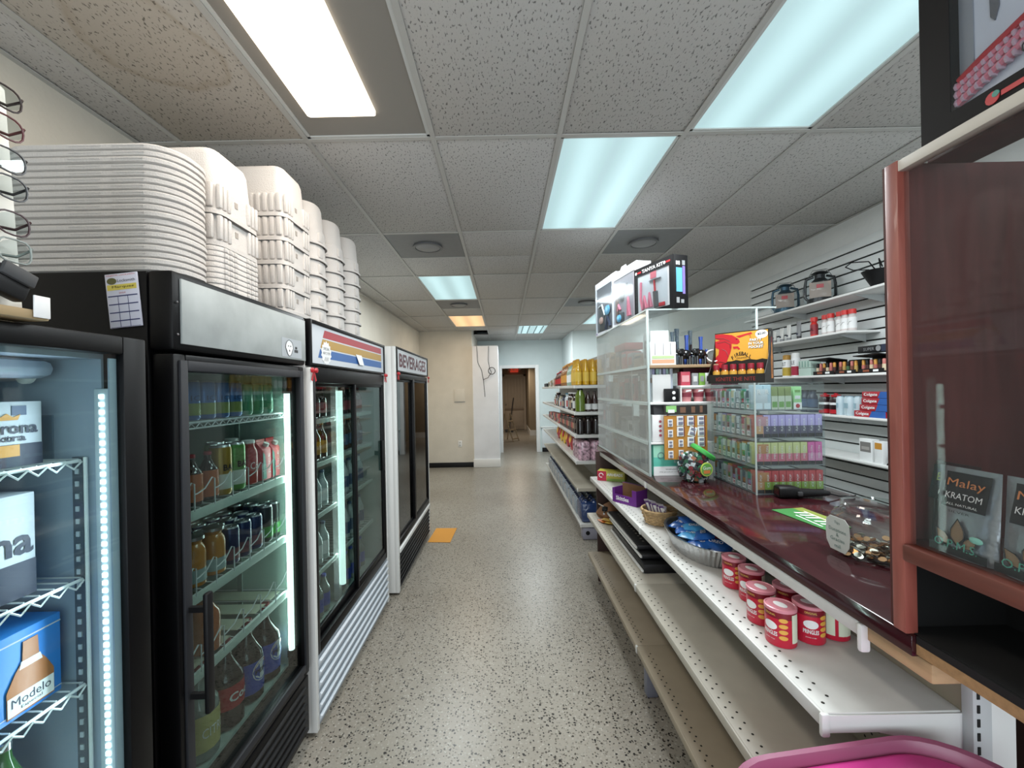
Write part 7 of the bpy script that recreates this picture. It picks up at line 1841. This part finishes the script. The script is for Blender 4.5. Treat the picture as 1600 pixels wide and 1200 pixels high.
def panel(t, x0, x1, z0, z1, m, off=0.0175):
    # flat printed label following the pouch front
    n = 6
    vs = []
    for k in range(n + 1):
        z = z0 + (z1 - z0) * k / n
        ky = 1.0 if z < 0.02 else 1.0 - 0.3 * (z - 0.02) / 0.07 if z < 0.09 else 0.7 - 0.55 * (z - 0.09) / 0.05 if z < 0.14 else 0.13
        vs += [(x0, -0.0165 * ky - 0.0015, z), (x1, -0.0165 * ky - 0.0015, z)]
    put('printed_panel', MB()._add(vs, [(2 * k, 2 * k + 1, 2 * k + 3, 2 * k + 2) for k in range(n)], m), t)
def yq(z):
    ky = 1.0 if z < 0.02 else 1.0 - 0.3 * (z - 0.02) / 0.07 if z < 0.09 else 0.7 - 0.55 * (z - 0.09) / 0.05 if z < 0.14 else 0.13
    return -0.0165 * ky - 0.0035
def ptxt(t, s, m, x, z, w_, h, lean=None):
    ln = -0.08 if z < 0.085 else -0.19
    txt(s, m, t, (x, yq(z) - 0.0012, z), w_, h, rot=(PI / 2 + ln, 0, 0))
LEAFO = mat('leaf_outline', '#15171a', 0.5)
CAPS = mat('capsule_tan', '#8a7358', 0.5)
def leafs(t, dx):
    for a, (cx, cz, s_) in zip((0.75, 0.05, -0.75), ((-0.022, 0.030, 0.75), (0.0, 0.042, 1.0), (0.020, 0.030, 0.75))):
        P = [(0, -0.02), (0.011, -0.006), (0.011, 0.006), (0, 0.026), (-0.011, 0.006), (-0.011, -0.006)]
        R = [(cx + dx + s_ * (x * math.cos(a) - y * math.sin(a)), cz + s_ * (x * math.sin(a) + y * math.cos(a))) for x, y in P]
        put('leaf_print', MB().tube([(x, yq(z), z) for x, z in R], 0.0009, LEAFO, 4, True).poly([(x, yq(z) + 0.0008, z) for x, z in R], CAPS), t)
t = pouch(0.737, 'silver pouch with orange MALAY word and black label, fully in view', SILVP, 'Malay', None, 0.098)
panel(t, -0.033, 0.038, 0.085, 0.148, BLKL)
panel(t, -0.047, 0.047, 0.003, 0.017, BLKL)
ORM = mat('malay_orange', '#d08048', 0.5)
ptxt(t, 'Malay', ORM, 0.003, 0.128, 0.06, 0.018)
ptxt(t, 'KRATOM', PAPER, 0.003, 0.107, 0.058, 0.011)
ptxt(t, 'ALL NATURAL', PAPER, 0.003, 0.092, 0.05, 0.004)
ptxt(t, 'SILVER', DARKGREY, 0.0, 0.079, 0.035, 0.004)
leafs(t, 0.0)
ptxt(t, 'O.P.M.S.', MINTW, 0.0, 0.022, 0.07, 0.014)
put('mint_capsule', MB().ball((0.03, yq(0.04), 0.04), (0.011, 0.002, 0.006), mat('mint_capsule', '#8fd3c3', 0.4)), t)
t = pouch(0.633, 'silver pouch with orange word cut by the right picture edge', SILVP, 'Malay', None, 0.098)
panel(t, -0.033, 0.038, 0.085, 0.148, BLKL)
panel(t, -0.047, 0.047, 0.003, 0.017, BLKL)
ptxt(t, 'Malay', ORM, 0.003, 0.128, 0.06, 0.018)
ptxt(t, 'KRATOM', PAPER, 0.003, 0.107, 0.058, 0.011)
leafs(t, 0.0)
ptxt(t, 'O.P.M.S.', MINTW, 0.0, 0.022, 0.07, 0.014)
t = pouch(0.786, 'black pouch with yellow green word behind the silver pouch', mat('maroon_pouch', '#3a1f24', 0.35, spec=0.6), 'Borneo', None, 0.078, x=0.838)
panel(t, -0.039, 0.039, 0.085, 0.15, BLKL)
ptxt(t, 'Borneo', mat('borneo_green', '#9fb83a', 0.5), 0.004, 0.128, 0.062, 0.015)
ptxt(t, 'KRATOM', PAPER, 0.006, 0.1, 0.05, 0.009)
put('leaf_mark', MB().prism([(0, 0), (0.004, 0.004), (0, 0.012), (-0.004, 0.004)], 0, 0.0008, mat('borneo_leaf', '#4f8a3a', 0.5)), t, (0.002, yq(0.138) - 0.001, 0.138), FRONT)
# big kit box lying on the cabinet rails
t = thing('kit_box', 'big black windowed kit box on top of the mahogany cabinet', 'kit box', (0.845, 0.585, 2.0315), TONX)
BK = MATS['kit_black']
Lk, hk, dk = 0.40, 0.40, 0.11
put('box', MB().box(-Lk / 2, Lk / 2, -dk / 2 + 0.022, dk / 2, 0, hk, BK, 0.002), t)
fr_ = MB()
fr_.box(-Lk / 2, -Lk / 2 + 0.052, -dk / 2, -dk / 2 + 0.022, 0, hk, BK).box(Lk / 2 - 0.052, Lk / 2, -dk / 2, -dk / 2 + 0.022, 0, hk, BK).box(-Lk / 2 + 0.052, Lk / 2 - 0.052, -dk / 2, -dk / 2 + 0.022, 0, 0.036, BK).box(-Lk / 2 + 0.052, Lk / 2 - 0.052, -dk / 2, -dk / 2 + 0.022, hk - 0.05, hk, BK)
put('front_frame', fr_, t)
put('inner_card', MB().box(-Lk / 2 + 0.052, Lk / 2 - 0.052, -dk / 2 + 0.018, -dk / 2 + 0.0215, 0.036, hk - 0.05, mat('kit_inner_pale', '#c9c6d2', 0.5)), t)
q = MB()
y = -dk / 2 + 0.012
for j in range(3):
    q.tube([(-0.145, y, 0.05 + j * 0.014), (-0.09, y, 0.068 + j * 0.015), (0.0, y, 0.10 + j * 0.018), (0.10, y, 0.13 + j * 0.02)], 0.007, HOSE_P, 7)
put('ribbed_hose', q, t)
rb = MB()
for j in range(3):
    for k in range(22):
        f = k / 21
        rb.ball((-0.145 + 0.22 * f, y - 0.001, 0.05 + j * 0.014 + (0.062 + j * 0.003) * f), (0.0035, 0.0085, 0.0085), mat('hose_ring', '#c2a0ac', 0.3), 6, 4)
stuff(put('hose_rings', rb, t))
put('red_handle', MB().tube([(-0.14, y - 0.004, 0.085), (-0.10, y - 0.004, 0.10), (-0.04, y - 0.004, 0.118)], 0.006, RED, 7), t)
put('grey_pillar', MB().box(-0.147, -0.125, -dk / 2 + 0.016, -dk / 2 + 0.0182, 0.10, 0.35, mat('kit_grey_print', '#8d8b92', 0.5)).prism([(-0.10, 0.17), (-0.092, 0.15), (-0.085, 0.17), (-0.088, 0.35), (-0.10, 0.35)], 0, 0, GREY) if False else MB().box(-0.147, -0.125, -dk / 2 + 0.016, -dk / 2 + 0.0182, 0.10, 0.35, mat('kit_grey_print', '#8d8b92', 0.5)), t)
put('dark_spout', MB().prism([(-0.10, 0.16), (-0.094, 0.15), (-0.088, 0.17), (-0.092, 0.35), (-0.106, 0.35)], 0, 0.002, mat('kit_dark_print', '#5d5a60', 0.5)), t, (0, -dk / 2 + 0.018, 0), FRONT)
put('red_shape', MB().prism([(-0.02, 0.19), (0.05, 0.21), (0.05, 0.35), (0.0, 0.35)], 0, 0.002, RED), t, (0, -dk / 2 + 0.018, 0), FRONT)
put('shade_shape', MB().prism([(-0.05, 0.155), (0.0, 0.155), (0.05, 0.175), (0.05, 0.21), (-0.02, 0.19)], 0, 0.0025, mat('kit_shade_print', '#7d7880', 0.5)), t, (0, -dk / 2 + 0.018, 0), FRONT)
txt('QUEEN', BLACKP, t, (-0.01, -dk / 2 + 0.002, 0.075), 0.08, 0.025, rot=(PI / 2, -0.3, 0))
put('maker_mark', MB().lathe([(0, 0), (0.010, 0), (0.010, 0.001)], RED, 12).box(0.012, 0.06, -0.004, 0.004, 0, 0.001, RED), t, (-0.085, -dk / 2 - 0.0003, 0.018), FRONT)
put('aqua_dot', MB().lathe([(0, 0), (0.005, 0), (0.005, 0.0014)], TEAL, 10), t, (-0.08, -dk / 2 - 0.0006, 0.022), FRONT)
put('window_film', MB().box(-Lk / 2 + 0.052, Lk / 2 - 0.052, -dk / 2 + 0.0005, -dk / 2 + 0.001, 0.036, hk - 0.05, CLEAR), t)

# ---- pink tub in the corner, and cables
PK1 = mat('pink_tub', '#c23a88', 0.35)
PK2 = mat('pink_rim', '#8e4f6a', 0.35)
t = thing('pink_tub', 'large pink plastic tub with a rounded mauve rim at the bottom picture edge', 'tub', (0.695, 0.655, -0.0), 0.13)
t.scale = (1, 1, 0.985)
body = [(0.86, 0.0), (0.90, 0.02), (0.965, 0.60), (0.975, 0.815)]
put('tub_wall', MB().rings([[(x * k, y * k, z) for x, y in rrect(0.60, 0.46, 0.15, 8)] for k, z in body] + [[(x * k, y * k, z) for x, y in rrect(0.60, 0.46, 0.15, 8)] for k, z in ((0.93, 0.815), (0.92, 0.79))], PK1, True, False), t)
put('rim', MB().rings([[(x * k, y * k, z) for x, y in rrect(0.60, 0.46, 0.15, 8)] for k, z in ((0.98, 0.812), (1.0, 0.822), (1.0, 0.846), (0.985, 0.853), (0.95, 0.850), (0.93, 0.838), (0.925, 0.815))], PK2, False, False), t)
put('lid_panel', MB().rings([[(x * k, y * k, z) for x, y in rrect(0.60, 0.46, 0.15, 8)] for k, z in ((0.926, 0.826), (0.88, 0.832), (0.6, 0.838), (0.2, 0.84))], PK1, False, True), t)
t = thing('power_cable', 'bundle of black cables hanging behind the shelving end plate', 'cable', (1.09, 0.86, 0), 0)
for k in range(3):
    put('cable', MB().tube([(0.01 + 0.012 * k, 0.02, 1.06), (0.012 + 0.014 * k, 0.0, 0.97), (0.035 + 0.02 * k, -0.03, 0.87), (0.08 + 0.02 * k, -0.05, 0.75), (0.10, -0.05, 0.05)], 0.0045, BLACKP, 6), t)
